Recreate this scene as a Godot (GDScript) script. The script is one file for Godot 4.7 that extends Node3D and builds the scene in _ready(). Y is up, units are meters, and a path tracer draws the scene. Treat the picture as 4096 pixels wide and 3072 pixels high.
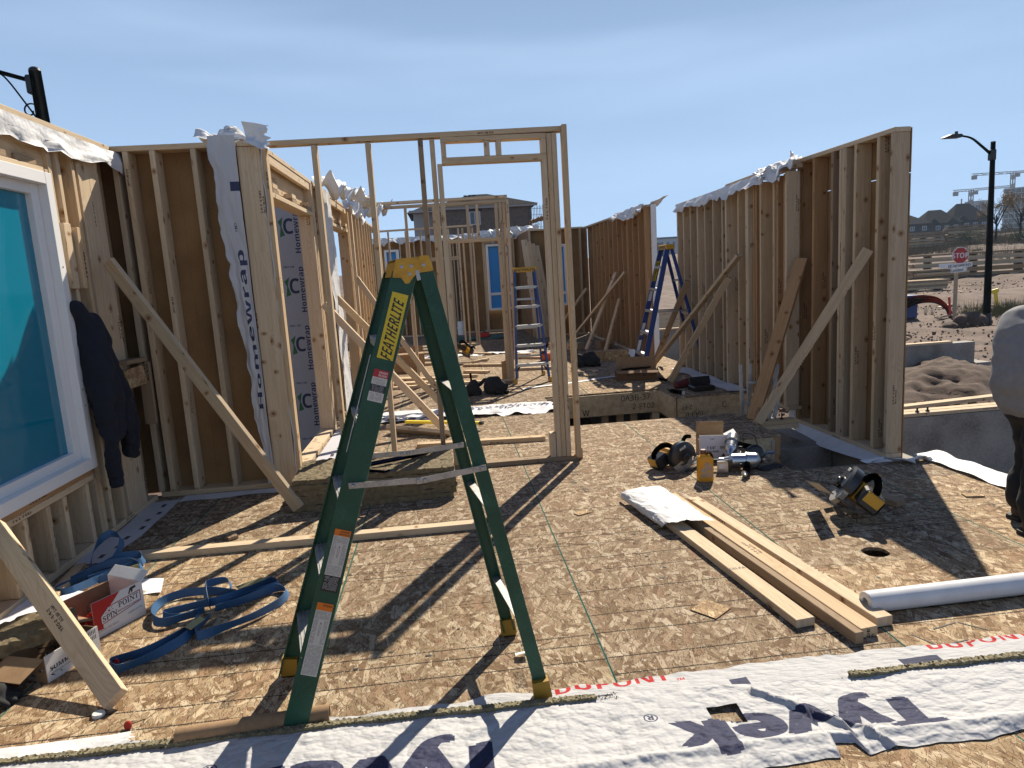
extends Node3D

var rng := RandomNumberGenerator.new()
var M := {}
var names := {}
const TOP := 2.62

func _ready() -> void:
	rng.seed = 20241
	camera_and_light()
	make_materials()
	build_ground()
	build_floor()
	build_near_walls()
	build_far_walls()
	build_right_walls()
	build_outside()
	build_ladders()
	build_near_things()
	build_tools()
	build_far_things()
	build_person()

func camera_and_light() -> void:
	var yaw := deg_to_rad(5.14)
	var pitch := deg_to_rad(9.1)
	var roll := deg_to_rad(-3.5)
	var fwd := Vector3(sin(yaw) * cos(pitch), -sin(pitch), -cos(yaw) * cos(pitch))
	var right := Vector3(cos(yaw), 0, sin(yaw))
	var up := right.cross(fwd)
	var cam := Camera3D.new()
	cam.name = "camera"
	cam.transform = Transform3D(Basis(right * cos(roll) + up * sin(roll), up * cos(roll) - right * sin(roll), -fwd), Vector3(0, 1.55, 0))
	cam.fov = 58.2
	cam.near = 0.05
	cam.far = 2000.0
	add_child(cam)
	cam.current = true
	var sun := DirectionalLight3D.new()
	sun.name = "sun"
	var el := deg_to_rad(41.0)
	var d := Vector3(-0.463 * cos(el), -sin(el), 0.886 * cos(el)).normalized()
	sun.transform = Transform3D(Basis.looking_at(d, Vector3.UP), Vector3(0, 30, -30))
	sun.light_energy = 1.6
	sun.light_color = Color(1.0, 0.955, 0.88)
	sun.light_angular_distance = 0.5
	sun.shadow_enabled = true
	add_child(sun)
	var sky_mat := ProceduralSkyMaterial.new()
	sky_mat.sky_top_color = Color(0.055, 0.135, 0.34)
	sky_mat.sky_horizon_color = Color(0.6, 0.71, 0.83)
	sky_mat.sky_curve = 0.46
	sky_mat.ground_bottom_color = Color(0.2, 0.17, 0.14)
	sky_mat.ground_horizon_color = Color(0.55, 0.6, 0.62)
	sky_mat.sun_angle_max = 1.0
	sky_mat.sky_cover = ImageTexture.create_from_image(cloud_cover())
	sky_mat.sky_cover_modulate = Color(1, 1, 1, 1)
	var sky := Sky.new()
	sky.sky_material = sky_mat
	var env := Environment.new()
	env.background_mode = Environment.BG_SKY
	env.sky = sky
	env.tonemap_mode = Environment.TONE_MAPPER_LINEAR
	env.tonemap_exposure = 1.68
	env.sdfgi_enabled = true
	env.ssao_enabled = true
	env.ssil_enabled = true
	env.fog_enabled = true
	env.fog_density = 0.00042
	env.fog_light_color = Color(0.72, 0.8, 0.88)
	var we := WorldEnvironment.new()
	we.name = "world"
	we.environment = env
	add_child(we)

func cloud_cover() -> Image:
	# thin streaks of high cloud
	var n := FastNoiseLite.new()
	n.seed = 7
	n.frequency = 0.011
	n.fractal_octaves = 5
	var a := n.get_seamless_image(512, 512)
	a.resize(1024, 220, Image.INTERPOLATE_CUBIC)
	var b := noise_img(512, 512, 11, 0.006, 2)
	var img := Image.create(1024, 512, false, Image.FORMAT_RGBA8)
	for y in range(60, 256):
		for x in 1024:
			var v := a.get_pixel(x, (y * 2) % 220).r
			var w := b.get_pixel(x / 2, y).r
			var t: float = clamp((v - 0.46) * 2.2, 0.0, 1.0) * clamp((w - 0.38) * 2.6, 0.0, 1.0)
			t *= clamp((252.0 - y) / 60.0, 0.0, 1.0)
			img.set_pixel(x, y, Color(0.62, 0.66, 0.7, t * 0.22))
	return img

# ---------- naming ----------
func numbered(n: String) -> String:
	names[n] = names.get(n, -1) + 1
	return n if names[n] == 0 else "%s_%03d" % [n, names[n]]

func tag(o: Node3D, label: String, category: String, group := "") -> Node3D:
	o.set_meta("label", label)
	o.set_meta("category", category)
	if group != "":
		o.set_meta("group", group)
	return o

func thing(called: String, label: String, category: String, at := Vector3.ZERO, turn := 0.0, group := "") -> Node3D:
	var o := Node3D.new()
	o.name = numbered(called)
	add_child(o)
	o.position = at
	o.rotation.y = turn
	return tag(o, label, category, group)

func struct(called: String) -> Node3D:
	var o := Node3D.new()
	o.name = numbered(called)
	add_child(o)
	o.set_meta("kind", "structure")
	return o

func world_of(n: Node) -> Transform3D:
	var t := Transform3D.IDENTITY
	while n is Node3D and n != self:
		t = (n as Node3D).transform * t
		n = n.get_parent()
	return t

# a mesh as a part of parent; the transform is given in the scene's axes
func mi(parent: Node, called: String, mesh: Mesh, mat: Material, xf := Transform3D.IDENTITY) -> MeshInstance3D:
	var o := MeshInstance3D.new()
	o.mesh = mesh
	o.material_override = mat
	if parent == self:
		o.name = numbered(called)
		add_child(o)
		o.transform = xf
	else:
		o.name = called
		parent.add_child(o, true)
		o.transform = world_of(parent).affine_inverse() * xf
	return o

# the same, with the transform in the parent's own axes
func lp(parent: Node, called: String, mesh: Mesh, mat: Material, xf := Transform3D.IDENTITY) -> MeshInstance3D:
	var o := MeshInstance3D.new()
	o.mesh = mesh
	o.material_override = mat
	o.name = called
	parent.add_child(o, true)
	o.transform = xf
	return o

func at(x: float, y: float, z: float) -> Transform3D:
	return Transform3D(Basis.IDENTITY, Vector3(x, y, z))

func turned(x: float, y: float, z: float, deg: float, pitch := 0.0, roll := 0.0) -> Transform3D:
	return Transform3D(Basis.from_euler(Vector3(deg_to_rad(pitch), deg_to_rad(deg), deg_to_rad(roll))), Vector3(x, y, z))

# ---------- shapes ----------
func new_st() -> SurfaceTool:
	var st := SurfaceTool.new()
	st.begin(Mesh.PRIMITIVE_TRIANGLES)
	return st

func face(st: SurfaceTool, pts: Array, uvs: Array, outward: Vector3) -> void:
	var n: Vector3 = (pts[1] - pts[0]).cross(pts[2] - pts[0])
	var flip := n.dot(outward) > 0.0
	n = n.normalized() * (1.0 if flip else -1.0)
	for k in range(1, pts.size() - 1):
		var ids := [0, k + 1, k] if flip else [0, k, k + 1]
		for i in ids:
			st.set_normal(n)
			st.set_uv(uvs[i])
			st.add_vertex(pts[i])

# box with chamfered edges, grain along x: u runs 1/2.4 m, v 1/0.4 m
func add_box(st: SurfaceTool, size: Vector3, xf := Transform3D.IDENTITY, bevel := 0.0025, u0 := 0.0, v0 := 0.0) -> void:
	var h := size * 0.5
	var b: float = min(bevel, min(h.x, min(h.y, h.z)) * 0.45)
	var vert := func(s: Vector3, axis: int) -> Vector3:
		var q := Vector3(h.x - b, h.y - b, h.z - b)
		q[axis] = h[axis]
		return Vector3(q.x * s.x, q.y * s.y, q.z * s.z)
	var uv := func(p: Vector3, axis: int) -> Vector2:
		if axis == 0:
			return Vector2(u0 + p.y / 2.4, v0 + p.z / 0.4)
		if axis == 1:
			return Vector2(u0 + p.x / 2.4, v0 + p.z / 0.4)
		return Vector2(u0 + p.x / 2.4, v0 + 0.37 + p.y / 0.4)
	for axis in 3:
		var a1 := (axis + 1) % 3
		var a2 := (axis + 2) % 3
		for sg in [-1.0, 1.0]:
			var pts := []
			var uvs := []
			for c in [[-1.0, -1.0], [1.0, -1.0], [1.0, 1.0], [-1.0, 1.0]]:
				var s := Vector3.ZERO
				s[axis] = sg
				s[a1] = c[0]
				s[a2] = c[1]
				var p: Vector3 = vert.call(s, axis)
				uvs.append(uv.call(p, axis))
				pts.append(xf * p)
			var nrm := Vector3.ZERO
			nrm[axis] = sg
			face(st, pts, uvs, xf.basis * nrm)
		for s1 in [-1.0, 1.0]:
			for s2 in [-1.0, 1.0]:
				var s := Vector3.ZERO
				s[a1] = s1
				s[a2] = s2
				var sa := s
				var sb := s
				sa[axis] = -1.0
				sb[axis] = 1.0
				var raw := [vert.call(sa, a1), vert.call(sb, a1), vert.call(sb, a2), vert.call(sa, a2)]
				var pts := []
				var uvs := []
				for p in raw:
					uvs.append(uv.call(p, a1 if axis == 0 else (1 if axis == 2 else 2)))
					pts.append(xf * p)
				face(st, pts, uvs, xf.basis * s)
	for sx in [-1.0, 1.0]:
		for sy in [-1.0, 1.0]:
			for sz in [-1.0, 1.0]:
				var s := Vector3(sx, sy, sz)
				var pts := []
				var uvs := []
				for k in 3:
					var p: Vector3 = vert.call(s, k)
					uvs.append(uv.call(p, 1))
					pts.append(xf * p)
				face(st, pts, uvs, xf.basis * s)

func box_mesh(size: Vector3, bevel := 0.0025) -> ArrayMesh:
	var st := new_st()
	add_box(st, size, Transform3D.IDENTITY, bevel, rng.randf(), rng.randf())
	return st.commit()

func along(a: Vector3, b: Vector3, side: Vector3) -> Transform3D:
	var x := (b - a).normalized()
	var z := (side - x * side.dot(x)).normalized()
	return Transform3D(Basis(x, z.cross(x), z), (a + b) * 0.5)

# a piece of lumber from a to b; w is measured along side
func board(parent: Node, called: String, a: Vector3, b: Vector3, w: float, t: float, side: Vector3, mat: Material = null) -> MeshInstance3D:
	if mat == null:
		mat = wood()
	return mi(parent, called, box_mesh(Vector3(a.distance_to(b), t, w)), mat, along(a, b, side))

func wood() -> Material:
	return M.wood[rng.randi() % M.wood.size()]

func add_bar(st: SurfaceTool, a: Vector3, b: Vector3, w: float, t: float, side: Vector3, bevel := 0.002) -> void:
	add_box(st, Vector3(a.distance_to(b), t, w), along(a, b, side), bevel, rng.randf(), rng.randf())

func smooth(st: SurfaceTool) -> ArrayMesh:
	st.index()
	st.generate_normals()
	return st.commit()

# profile points are (radius, height); the axis is y
func add_lathe(st: SurfaceTool, prof: Array, seg := 24, xf := Transform3D.IDENTITY) -> void:
	for k in prof.size() - 1:
		var p: Vector2 = prof[k]
		var q: Vector2 = prof[k + 1]
		var slope := Vector2(q.y - p.y, p.x - q.x).normalized()
		for i in seg:
			var a0 := TAU * i / seg
			var a1 := TAU * (i + 1) / seg
			var pts := [Vector3(p.x * cos(a0), p.y, p.x * sin(a0)), Vector3(p.x * cos(a1), p.y, p.x * sin(a1)), Vector3(q.x * cos(a1), q.y, q.x * sin(a1)), Vector3(q.x * cos(a0), q.y, q.x * sin(a0))]
			var angs := [a0, a1, a1, a0]
			var vs := [p.y, p.y, q.y, q.y]
			for t in [0, 1, 2, 0, 2, 3]:
				st.set_normal((xf.basis * Vector3(slope.x * cos(angs[t]), slope.y, slope.x * sin(angs[t]))).normalized())
				st.set_uv(Vector2(angs[t] / TAU, vs[t]))
				st.add_vertex(xf * pts[t])

func lathe(prof: Array, seg := 24) -> ArrayMesh:
	var st := new_st()
	add_lathe(st, prof, seg)
	return st.commit()

func add_tube(st: SurfaceTool, pts: Array, r: float, sides := 8, r_end := -1.0) -> void:
	if r_end < 0.0:
		r_end = r
	var n := pts.size()
	var rings := []
	var d0: Vector3 = (pts[1] - pts[0]).normalized()
	var u := d0.cross(Vector3.UP if abs(d0.y) < 0.9 else Vector3.RIGHT).normalized()
	for i in n:
		var d: Vector3 = (pts[min(i + 1, n - 1)] - pts[max(i - 1, 0)]).normalized()
		u = (u - d * u.dot(d)).normalized()
		var v := d.cross(u)
		var rr: float = lerp(r, r_end, float(i) / (n - 1))
		var ring := []
		for k in sides:
			var a := TAU * k / sides
			ring.append([pts[i] + (u * cos(a) + v * sin(a)) * rr, u * cos(a) + v * sin(a), Vector2(float(k) / sides, i * 0.1)])
		rings.append(ring)
	for i in n - 1:
		for k in sides:
			var q := [rings[i][k], rings[i][(k + 1) % sides], rings[i + 1][(k + 1) % sides], rings[i + 1][k]]
			for t in [0, 1, 2, 0, 2, 3]:
				st.set_normal(q[t][1])
				st.set_uv(q[t][2])
				st.add_vertex(q[t][0])
	for e in [0, n - 1]:
		var d: Vector3 = (pts[1] - pts[0]) if e == 0 else (pts[n - 2] - pts[n - 1])
		var poly := []
		var uvs := []
		for k in sides:
			poly.append(rings[e][k][0])
			uvs.append(Vector2(0.5, 0.5))
		face(st, poly, uvs, -d)

func tube(pts: Array, r: float, sides := 8, r_end := -1.0) -> ArrayMesh:
	var st := new_st()
	add_tube(st, pts, r, sides, r_end)
	return st.commit()

# polygon in the xy plane pushed out along z, centred on z = 0
func add_prism(st: SurfaceTool, poly: PackedVector2Array, depth: float, xf := Transform3D.IDENTITY, uvs := 1.0) -> void:
	var ids := Geometry2D.triangulate_polygon(poly)
	var h := depth * 0.5
	for k in range(0, ids.size(), 3):
		for sg in [-1.0, 1.0]:
			var pts := []
			var uv := []
			for j in 3:
				var p := poly[ids[k + j]]
				pts.append(xf * Vector3(p.x, p.y, h * sg))
				uv.append(p * uvs)
			face(st, pts, uv, xf.basis * Vector3(0, 0, sg))
	var area := 0.0
	for i in poly.size():
		area += poly[i].cross(poly[(i + 1) % poly.size()])
	for i in poly.size():
		var p := poly[i]
		var q := poly[(i + 1) % poly.size()]
		var o: Vector3 = Vector3(q.y - p.y, p.x - q.x, 0) * signf(area)
		face(st, [xf * Vector3(p.x, p.y, -h), xf * Vector3(q.x, q.y, -h), xf * Vector3(q.x, q.y, h), xf * Vector3(p.x, p.y, h)], [Vector2(p.x, p.y - h) * uvs, Vector2(q.x, q.y - h) * uvs, Vector2(q.x, q.y + h) * uvs, Vector2(p.x, p.y + h) * uvs], xf.basis * o)

func prism(poly: Array, depth: float, uvs := 1.0) -> ArrayMesh:
	var st := new_st()
	add_prism(st, PackedVector2Array(poly), depth, Transform3D.IDENTITY, uvs)
	return st.commit()

# a sheet: fn(u, v) gives the point, u and v from 0 to 1
func sheet(nu: int, nv: int, fn: Callable, thick := 0.0) -> ArrayMesh:
	var st := new_st()
	var g := []
	for j in nv + 1:
		for i in nu + 1:
			g.append(fn.call(float(i) / nu, float(j) / nv))
	for j in nv:
		for i in nu:
			var q := [[i, j], [i + 1, j], [i + 1, j + 1], [i, j + 1]]
			if g[j * (nu + 1) + i] == null:
				continue
			var ok := true
			for c in q:
				if g[c[1] * (nu + 1) + c[0]] == null:
					ok = false
			if not ok:
				continue
			for t in [0, 1, 2, 0, 2, 3]:
				var c = q[t]
				st.set_uv(Vector2(float(c[0]) / nu, float(c[1]) / nv))
				st.add_vertex(g[c[1] * (nu + 1) + c[0]])
	return smooth(st)

# webbing: a flat band that follows pts; wid gives the direction of its width at each point
func band(pts: Array, wid: Array, w: float, t := 0.0022) -> ArrayMesh:
	var st := new_st()
	var n := pts.size()
	var sec := []
	for i in n:
		var d: Vector3 = (pts[min(i + 1, n - 1)] - pts[max(i - 1, 0)]).normalized()
		var s: Vector3 = (wid[i] - d * wid[i].dot(d)).normalized()
		var o: Vector3 = d.cross(s)
		sec.append([pts[i] - s * w / 2 - o * t / 2, pts[i] + s * w / 2 - o * t / 2, pts[i] + s * w / 2 + o * t / 2, pts[i] - s * w / 2 + o * t / 2])
	var run := 0.0
	for i in n - 1:
		var nxt: float = run + pts[i].distance_to(pts[i + 1])
		var mid: Vector3 = (pts[i] + pts[i + 1]) * 0.5
		for k in 4:
			var k2 := (k + 1) % 4
			var f := [sec[i][k], sec[i][k2], sec[i + 1][k2], sec[i + 1][k]]
			var fc: Vector3 = (f[0] + f[1] + f[2] + f[3]) * 0.25
			face(st, f, [Vector2(run, 0), Vector2(run, 1), Vector2(nxt, 1), Vector2(nxt, 0)], fc - mid)
		run = nxt
	return st.commit()

func curve(pts: Array, steps := 8) -> Array:
	var out := []
	var n := pts.size()
	for i in n - 1:
		for k in steps:
			var t := float(k) / steps
			out.append(pts[i].cubic_interpolate(pts[i + 1], pts[max(i - 1, 0)], pts[min(i + 2, n - 1)], t))
	out.append(pts[n - 1])
	return out

# one continuous skin over tapered capsules [a, b, ra, rb], joined softly; squash scales the space before
func skin(caps: Array, cell: float, k := 0.03, fold := 0.0, sd := 5) -> ArrayMesh:
	var fn := FastNoiseLite.new()
	fn.seed = sd
	fn.frequency = 1.0
	fn.fractal_type = FastNoiseLite.FRACTAL_RIDGED
	fn.fractal_octaves = 2
	var lo := Vector3(1e9, 1e9, 1e9)
	var hi := -lo
	for c in caps:
		var r: float = max(c[2], c[3]) + cell * 2.0
		for e in [c[0], c[1]]:
			lo = lo.min(e - Vector3(r, r, r))
			hi = hi.max(e + Vector3(r, r, r))
	var n := Vector3i(((hi - lo) / cell).ceil()) + Vector3i.ONE
	var f := PackedFloat32Array()
	f.resize(n.x * n.y * n.z)
	f.fill(1.0)
	for c in caps:
		var a: Vector3 = c[0]
		var b: Vector3 = c[1]
		var ra: float = c[2]
		var rb: float = c[3]
		var m: float = max(ra, rb) + k + cell * 2.0
		var i0 := Vector3i(((a.min(b) - Vector3(m, m, m) - lo) / cell).floor()).clamp(Vector3i.ZERO, n - Vector3i.ONE)
		var i1 := Vector3i(((a.max(b) + Vector3(m, m, m) - lo) / cell).ceil()).clamp(Vector3i.ZERO, n - Vector3i.ONE)
		var ab := b - a
		var l2: float = max(ab.length_squared(), 1e-9)
		for z in range(i0.z, i1.z + 1):
			for y in range(i0.y, i1.y + 1):
				for x in range(i0.x, i1.x + 1):
					var p := lo + Vector3(x, y, z) * cell
					var t: float = clamp((p - a).dot(ab) / l2, 0.0, 1.0)
					var d := p.distance_to(a + ab * t) - lerpf(ra, rb, t)
					var id := (z * n.y + y) * n.x + x
					var o := f[id]
					var h: float = max(k - abs(o - d), 0.0) / k
					f[id] = min(o, d) - h * h * k * 0.25
	var vid := {}
	var vs := PackedVector3Array()
	var idx := PackedInt32Array()
	var sx := 1
	var sy := n.x
	var sz := n.x * n.y
	var off := [0, sx, sy, sx + sy, sz, sx + sz, sy + sz, sx + sy + sz]
	var cor := [Vector3(0, 0, 0), Vector3(1, 0, 0), Vector3(0, 1, 0), Vector3(1, 1, 0), Vector3(0, 0, 1), Vector3(1, 0, 1), Vector3(0, 1, 1), Vector3(1, 1, 1)]
	var edges := [[0, 1], [2, 3], [4, 5], [6, 7], [0, 2], [1, 3], [4, 6], [5, 7], [0, 4], [1, 5], [2, 6], [3, 7]]
	for z in n.z - 1:
		for y in n.y - 1:
			for x in n.x - 1:
				var id := (z * n.y + y) * n.x + x
				var f0 := f[id]
				if f0 > cell * 3.0:
					continue
				var mask := 0
				for q in 8:
					if f[id + off[q]] < 0.0:
						mask |= 1 << q
				if mask == 0 or mask == 255:
					continue
				var sum := Vector3.ZERO
				var cnt := 0
				for e in edges:
					var fa := f[id + off[e[0]]]
					var fb := f[id + off[e[1]]]
					if (fa < 0.0) != (fb < 0.0):
						sum += cor[e[0]].lerp(cor[e[1]], fa / (fa - fb))
						cnt += 1
				vid[id] = vs.size()
				var pv := lo + (Vector3(x, y, z) + sum / cnt) * cell
				if fold > 0.0:
					var gr := Vector3(f[id + sx] - f0, f[id + sy] - f0, f[id + sz] - f0).normalized()
					pv += gr * fold * fn.get_noise_3d(pv.x * 3.0 + pv.y * 2.4, pv.y * 3.2, pv.z * 2.2)
				vs.append(pv)
	for id in vid.keys():
		var inside := f[id] < 0.0
		for ax in [[sx, sy, sz], [sy, sz, sx], [sz, sx, sy]]:
			if inside != (f[id + ax[0]] < 0.0):
				var q := [id, id - ax[1], id - ax[1] - ax[2], id - ax[2]]
				if vid.has(q[1]) and vid.has(q[2]) and vid.has(q[3]):
					var o := [0, 2, 1, 0, 3, 2] if inside else [0, 1, 2, 0, 2, 3]
					for t in o:
						idx.append(vid[q[t]])
	var st := new_st()
	for v in vs:
		st.set_uv(Vector2(v.x + v.z, v.y))
		st.add_vertex(v)
	for i in idx:
		st.add_index(i)
	st.generate_normals()
	return st.commit()

# ---------- textures ----------
func noise_img(w: int, h: int, sd: int, freq: float, oct := 4) -> Image:
	var n := FastNoiseLite.new()
	n.seed = sd
	n.frequency = freq
	n.fractal_octaves = oct
	return n.get_seamless_image(w, h)

func lin(r: float, g: float, b: float) -> Color:
	return Color(r, g, b).linear_to_srgb()

func tex(img: Image) -> ImageTexture:
	img.generate_mipmaps()
	return ImageTexture.create_from_image(img)

func normal_of(img: Image, strength: float) -> ImageTexture:
	var n: Image = img.duplicate()
	n.clear_mipmaps()
	n.convert(Image.FORMAT_RGBA8)
	n.bump_map_to_normal_map(strength)
	return tex(n)

func plain(c: Color, rough := 0.6, metal := 0.0) -> StandardMaterial3D:
	var m := StandardMaterial3D.new()
	m.albedo_color = c
	m.roughness = rough
	m.metallic = metal
	return m

# colours mixed by two scales of noise
func ramp_img(w: int, cols: Array, sd: int, f1: float, f2: float, fine := 0.5) -> Image:
	var a := noise_img(w, w, sd, f1, 4)
	var b := noise_img(w, w, sd + 3, f2, 3)
	var img := Image.create(w, w, false, Image.FORMAT_RGB8)
	var n := cols.size() - 1
	for y in w:
		for x in w:
			var v := a.get_pixel(x, y).r * (1.0 - fine) + b.get_pixel(x, y).r * fine
			v = clamp((v - 0.5) * 1.7 + 0.5, 0.0, 0.999) * n
			var i := int(v)
			img.set_pixel(x, y, cols[i].lerp(cols[i + 1], v - i))
	return img

func textured(img: Image, scale: float, rough: float, bump := 0.0, world := true) -> StandardMaterial3D:
	var m := StandardMaterial3D.new()
	m.albedo_texture = tex(img)
	m.roughness = rough
	if bump > 0.0:
		m.normal_enabled = true
		m.normal_texture = normal_of(img, bump)
	m.uv1_triplanar = true
	m.uv1_world_triplanar = world
	m.uv1_scale = Vector3.ONE * scale
	return m

func osb_image(sd: int, marks: bool, W := 1024, L := 2048) -> Image:
	rng.seed = sd
	var img := Image.create(W, L, false, Image.FORMAT_RGBA8)
	img.fill(lin(0.15, 0.09, 0.048))
	var pal := [lin(0.372, 0.254, 0.138), lin(0.432, 0.301, 0.165), lin(0.324, 0.215, 0.112), lin(0.282, 0.177, 0.088), lin(0.516, 0.378, 0.220), lin(0.396, 0.277, 0.152), lin(0.228, 0.136, 0.066), lin(0.576, 0.437, 0.264), lin(0.336, 0.206, 0.110), lin(0.408, 0.283, 0.154)]
	var stamps := []
	for k in 130:
		var ln := rng.randf_range(30.0, 120.0)
		var wd := rng.randf_range(4.0, 32.0)
		var ang := rng.randfn(PI / 2, 0.55) if k % 4 else rng.randf_range(0.0, PI)
		var col: Color = pal[rng.randi() % pal.size()]
		col = col.lightened(rng.randf() * 0.07) if rng.randf() < 0.5 else col.darkened(rng.randf() * 0.1)
		var s := int(ceil(max(abs(ln * cos(ang)) + abs(wd * sin(ang)), abs(ln * sin(ang)) + abs(wd * cos(ang))))) + 4
		var st := Image.create(s, s, false, Image.FORMAT_RGBA8)
		var streak := []
		for q in 40:
			streak.append(rng.randf_range(-0.06, 0.06))
		var skew := rng.randf_range(-0.6, 0.6)
		var jag := rng.randf_range(2.0, 9.0)
		for y in s:
			for x in s:
				var dx := x - s * 0.5
				var dy := y - s * 0.5
				var u := dx * cos(ang) + dy * sin(ang)
				var v := -dx * sin(ang) + dy * cos(ang)
				var e: float = ln * 0.5 + v * skew - abs(sin(v * 1.3 + k)) * jag
				if abs(v) > wd * 0.5 or abs(u) > e:
					continue
				var c := col
				var g: float = streak[int(v * 1.7 + 60.0) % 40] + streak[int(v * 0.6 + u * 0.05 + 60.0) % 40] * 0.6
				c = c.lightened(g) if g > 0.0 else c.darkened(-g * 1.6)
				if abs(v) > wd * 0.5 - 1.1 or abs(u) > e - 1.2:
					c = c.darkened(0.2)
				st.set_pixel(x, y, c)
		stamps.append(st)
	for k in int(0.0065 * W * L):
		var st: Image = stamps[rng.randi() % stamps.size()]
		var s := st.get_width()
		img.blend_rect(st, Rect2i(0, 0, s, s), Vector2i(rng.randi_range(-s, W), rng.randi_range(-s, L)))
	# dark slivers, chips and resin between the strands
	var chips := []
	for k in 60:
		var ln := rng.randi_range(5, 34)
		var an := rng.randfn(PI / 2, 0.7)
		var q := Image.create(36, 36, false, Image.FORMAT_RGBA8)
		var dk := Color(0.17, 0.1, 0.06).lerp(Color(0.3, 0.2, 0.13), rng.randf())
		for i in ln:
			var bend := sin(i * 0.2 + k) * 1.2
			q.set_pixel(clampi(int(18 + (i - ln * 0.5) * cos(an) + bend), 0, 35), clampi(int(18 + (i - ln * 0.5) * sin(an)), 0, 35), Color(dk.r, dk.g, dk.b, rng.randf_range(0.5, 0.95)))
			if k % 3 == 0:
				q.set_pixel(clampi(int(19 + (i - ln * 0.5) * cos(an) + bend), 0, 35), clampi(int(18 + (i - ln * 0.5) * sin(an)), 0, 35), Color(dk.r, dk.g, dk.b, rng.randf_range(0.3, 0.8)))
		chips.append(q)
	for k in int(0.006 * W * L):
		img.blend_rect(chips[rng.randi() % 60], Rect2i(0, 0, 36, 36), Vector2i(rng.randi_range(-18, W), rng.randi_range(-18, L)))
	# drifts of sawdust
	if marks:
		for k in 46:
			var cxx := rng.randf() * W
			var cyy := rng.randf() * L
			for q in 90:
				var sx := int(cxx + rng.randfn(0, 22))
				var sy := int(cyy + rng.randfn(0, 40))
				if sx > 0 and sy > 0 and sx < W and sy < L:
					img.set_pixel(sx, sy, Color(0.84, 0.74, 0.58))
	if marks:
		# printed nailing lines, grade stamps and the sealed green edge
		var per := L / 2.34
		for sp in [0.39, 0.468, 0.585, 0.78, 0.936, 1.17, 1.404, 1.56, 1.755, 1.872, 1.95]:
			var y := int(sp * per)
			for x in W:
				if rng.randf() < 0.85:
					var d := Image.create(1, rng.randi_range(5, 7), false, Image.FORMAT_RGBA8)
					d.fill(Color(0.05, 0.06, 0.075, rng.randf_range(0.6, 0.95)))
					img.blend_rect(d, Rect2i(0, 0, 1, d.get_height()), Vector2i(x, y + int(sin(x * 0.013) * 1.5)))
		for blk in 9:
			var bx := 690 + (blk % 2) * 46
			var by := 150 + blk * 190
			for r in 34:
				for x in 38:
					if rng.randf() < (0.5 if (r / 4 + x / 9) % 3 != 0 else 0.1):
						var d := Image.create(1, 3, false, Image.FORMAT_RGBA8)
						d.fill(Color(0.05, 0.07, 0.08, rng.randf_range(0.35, 0.8)))
						img.blend_rect(d, Rect2i(0, 0, 1, 3), Vector2i(bx + x, by + r * 3))
		for y in L:
			for sdx in [0, 1]:
				var wd := rng.randi_range(3, 5)
				var d := Image.create(wd, 1, false, Image.FORMAT_RGBA8)
				d.fill(Color(0.16, 0.42, 0.38, rng.randf_range(0.45, 0.9)))
				img.blend_rect(d, Rect2i(0, 0, wd, 1), Vector2i(0 if sdx == 0 else W - wd, y))
	img.convert(Image.FORMAT_RGB8)
	return img

func wood_image(sd: int) -> Image:
	rng.seed = sd
	var W := 1024
	var Hh := 384
	var st := noise_img(512, 512, sd, 0.03, 4)
	st.resize(4096, 512, Image.INTERPOLATE_CUBIC)
	var lo := noise_img(256, 256, sd + 1, 0.012, 2)
	lo.resize(1024, 512, Image.INTERPOLATE_CUBIC)
	var knots := []
	for k in 13:
		knots.append([rng.randf() * W, rng.randf() * Hh, rng.randf_range(3.5, 8.5), rng.randf_range(7.0, 17.0)])
	var a := lin(0.6, 0.495, 0.36)
	var b := lin(0.46, 0.36, 0.245)
	var kc := lin(0.17, 0.075, 0.028)
	var img := Image.create(W, Hh, false, Image.FORMAT_RGB8)
	for y in Hh:
		for x in W:
			var warp := 0.0
			var kn := 0.0
			for q in knots:
				var dx: float = (x - q[0]) / q[2]
				if abs(dx) > 9.0:
					continue
				var dy: float = (y - q[1]) / q[3]
				if abs(dy) > 6.0:
					continue
				var d := sqrt(dx * dx + dy * dy)
				warp += exp(-d * d * 0.09) * sign(dy) * 3.0
				kn = max(kn, clamp(1.45 - d, 0.0, 1.0))
				if d < 1.9 and d > 1.2:
					kn = max(kn, 0.3)
			var g := y * 0.42 + lo.get_pixel(x, y).r * 44.0 + warp * 2.6
			var ring := 0.5 + 0.5 * sin(g)
			ring = ring * ring
			var s := st.get_pixel(x, y).r
			var t: float = clamp(ring * 0.38 + (s - 0.5) * 0.95 + 0.22, 0.0, 1.0)
			var c := a.lerp(b, t)
			if kn > 0.0:
				c = c.lerp(kc, kn * 0.85)
			img.set_pixel(x, y, c)
	# grade stamps
	for k in 3:
		var o := Vector2(120 + k * 330, 40 + k * 120)
		draw_text(img, "S-P-F  S-DRY", o, Vector2(70, 0), Vector2(0, 14), Color(0.24, 0.18, 0.14))
		draw_text(img, "No2 NLGA", o + Vector2(0, 19), Vector2(52, 0), Vector2(0, 13), Color(0.24, 0.18, 0.14))
	return img

# ---------- lettering ----------
var glyphs := {}
func text_mesh(txt: String, font: String, bold: bool) -> TextMesh:
	var f := SystemFont.new()
	f.font_names = PackedStringArray([font])
	f.font_weight = 700 if bold else 400
	var t := TextMesh.new()
	t.text = txt
	t.font = f
	t.font_size = 64
	t.pixel_size = 0.01
	t.depth = 0.0
	t.curve_step = 1.0
	return t

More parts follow.
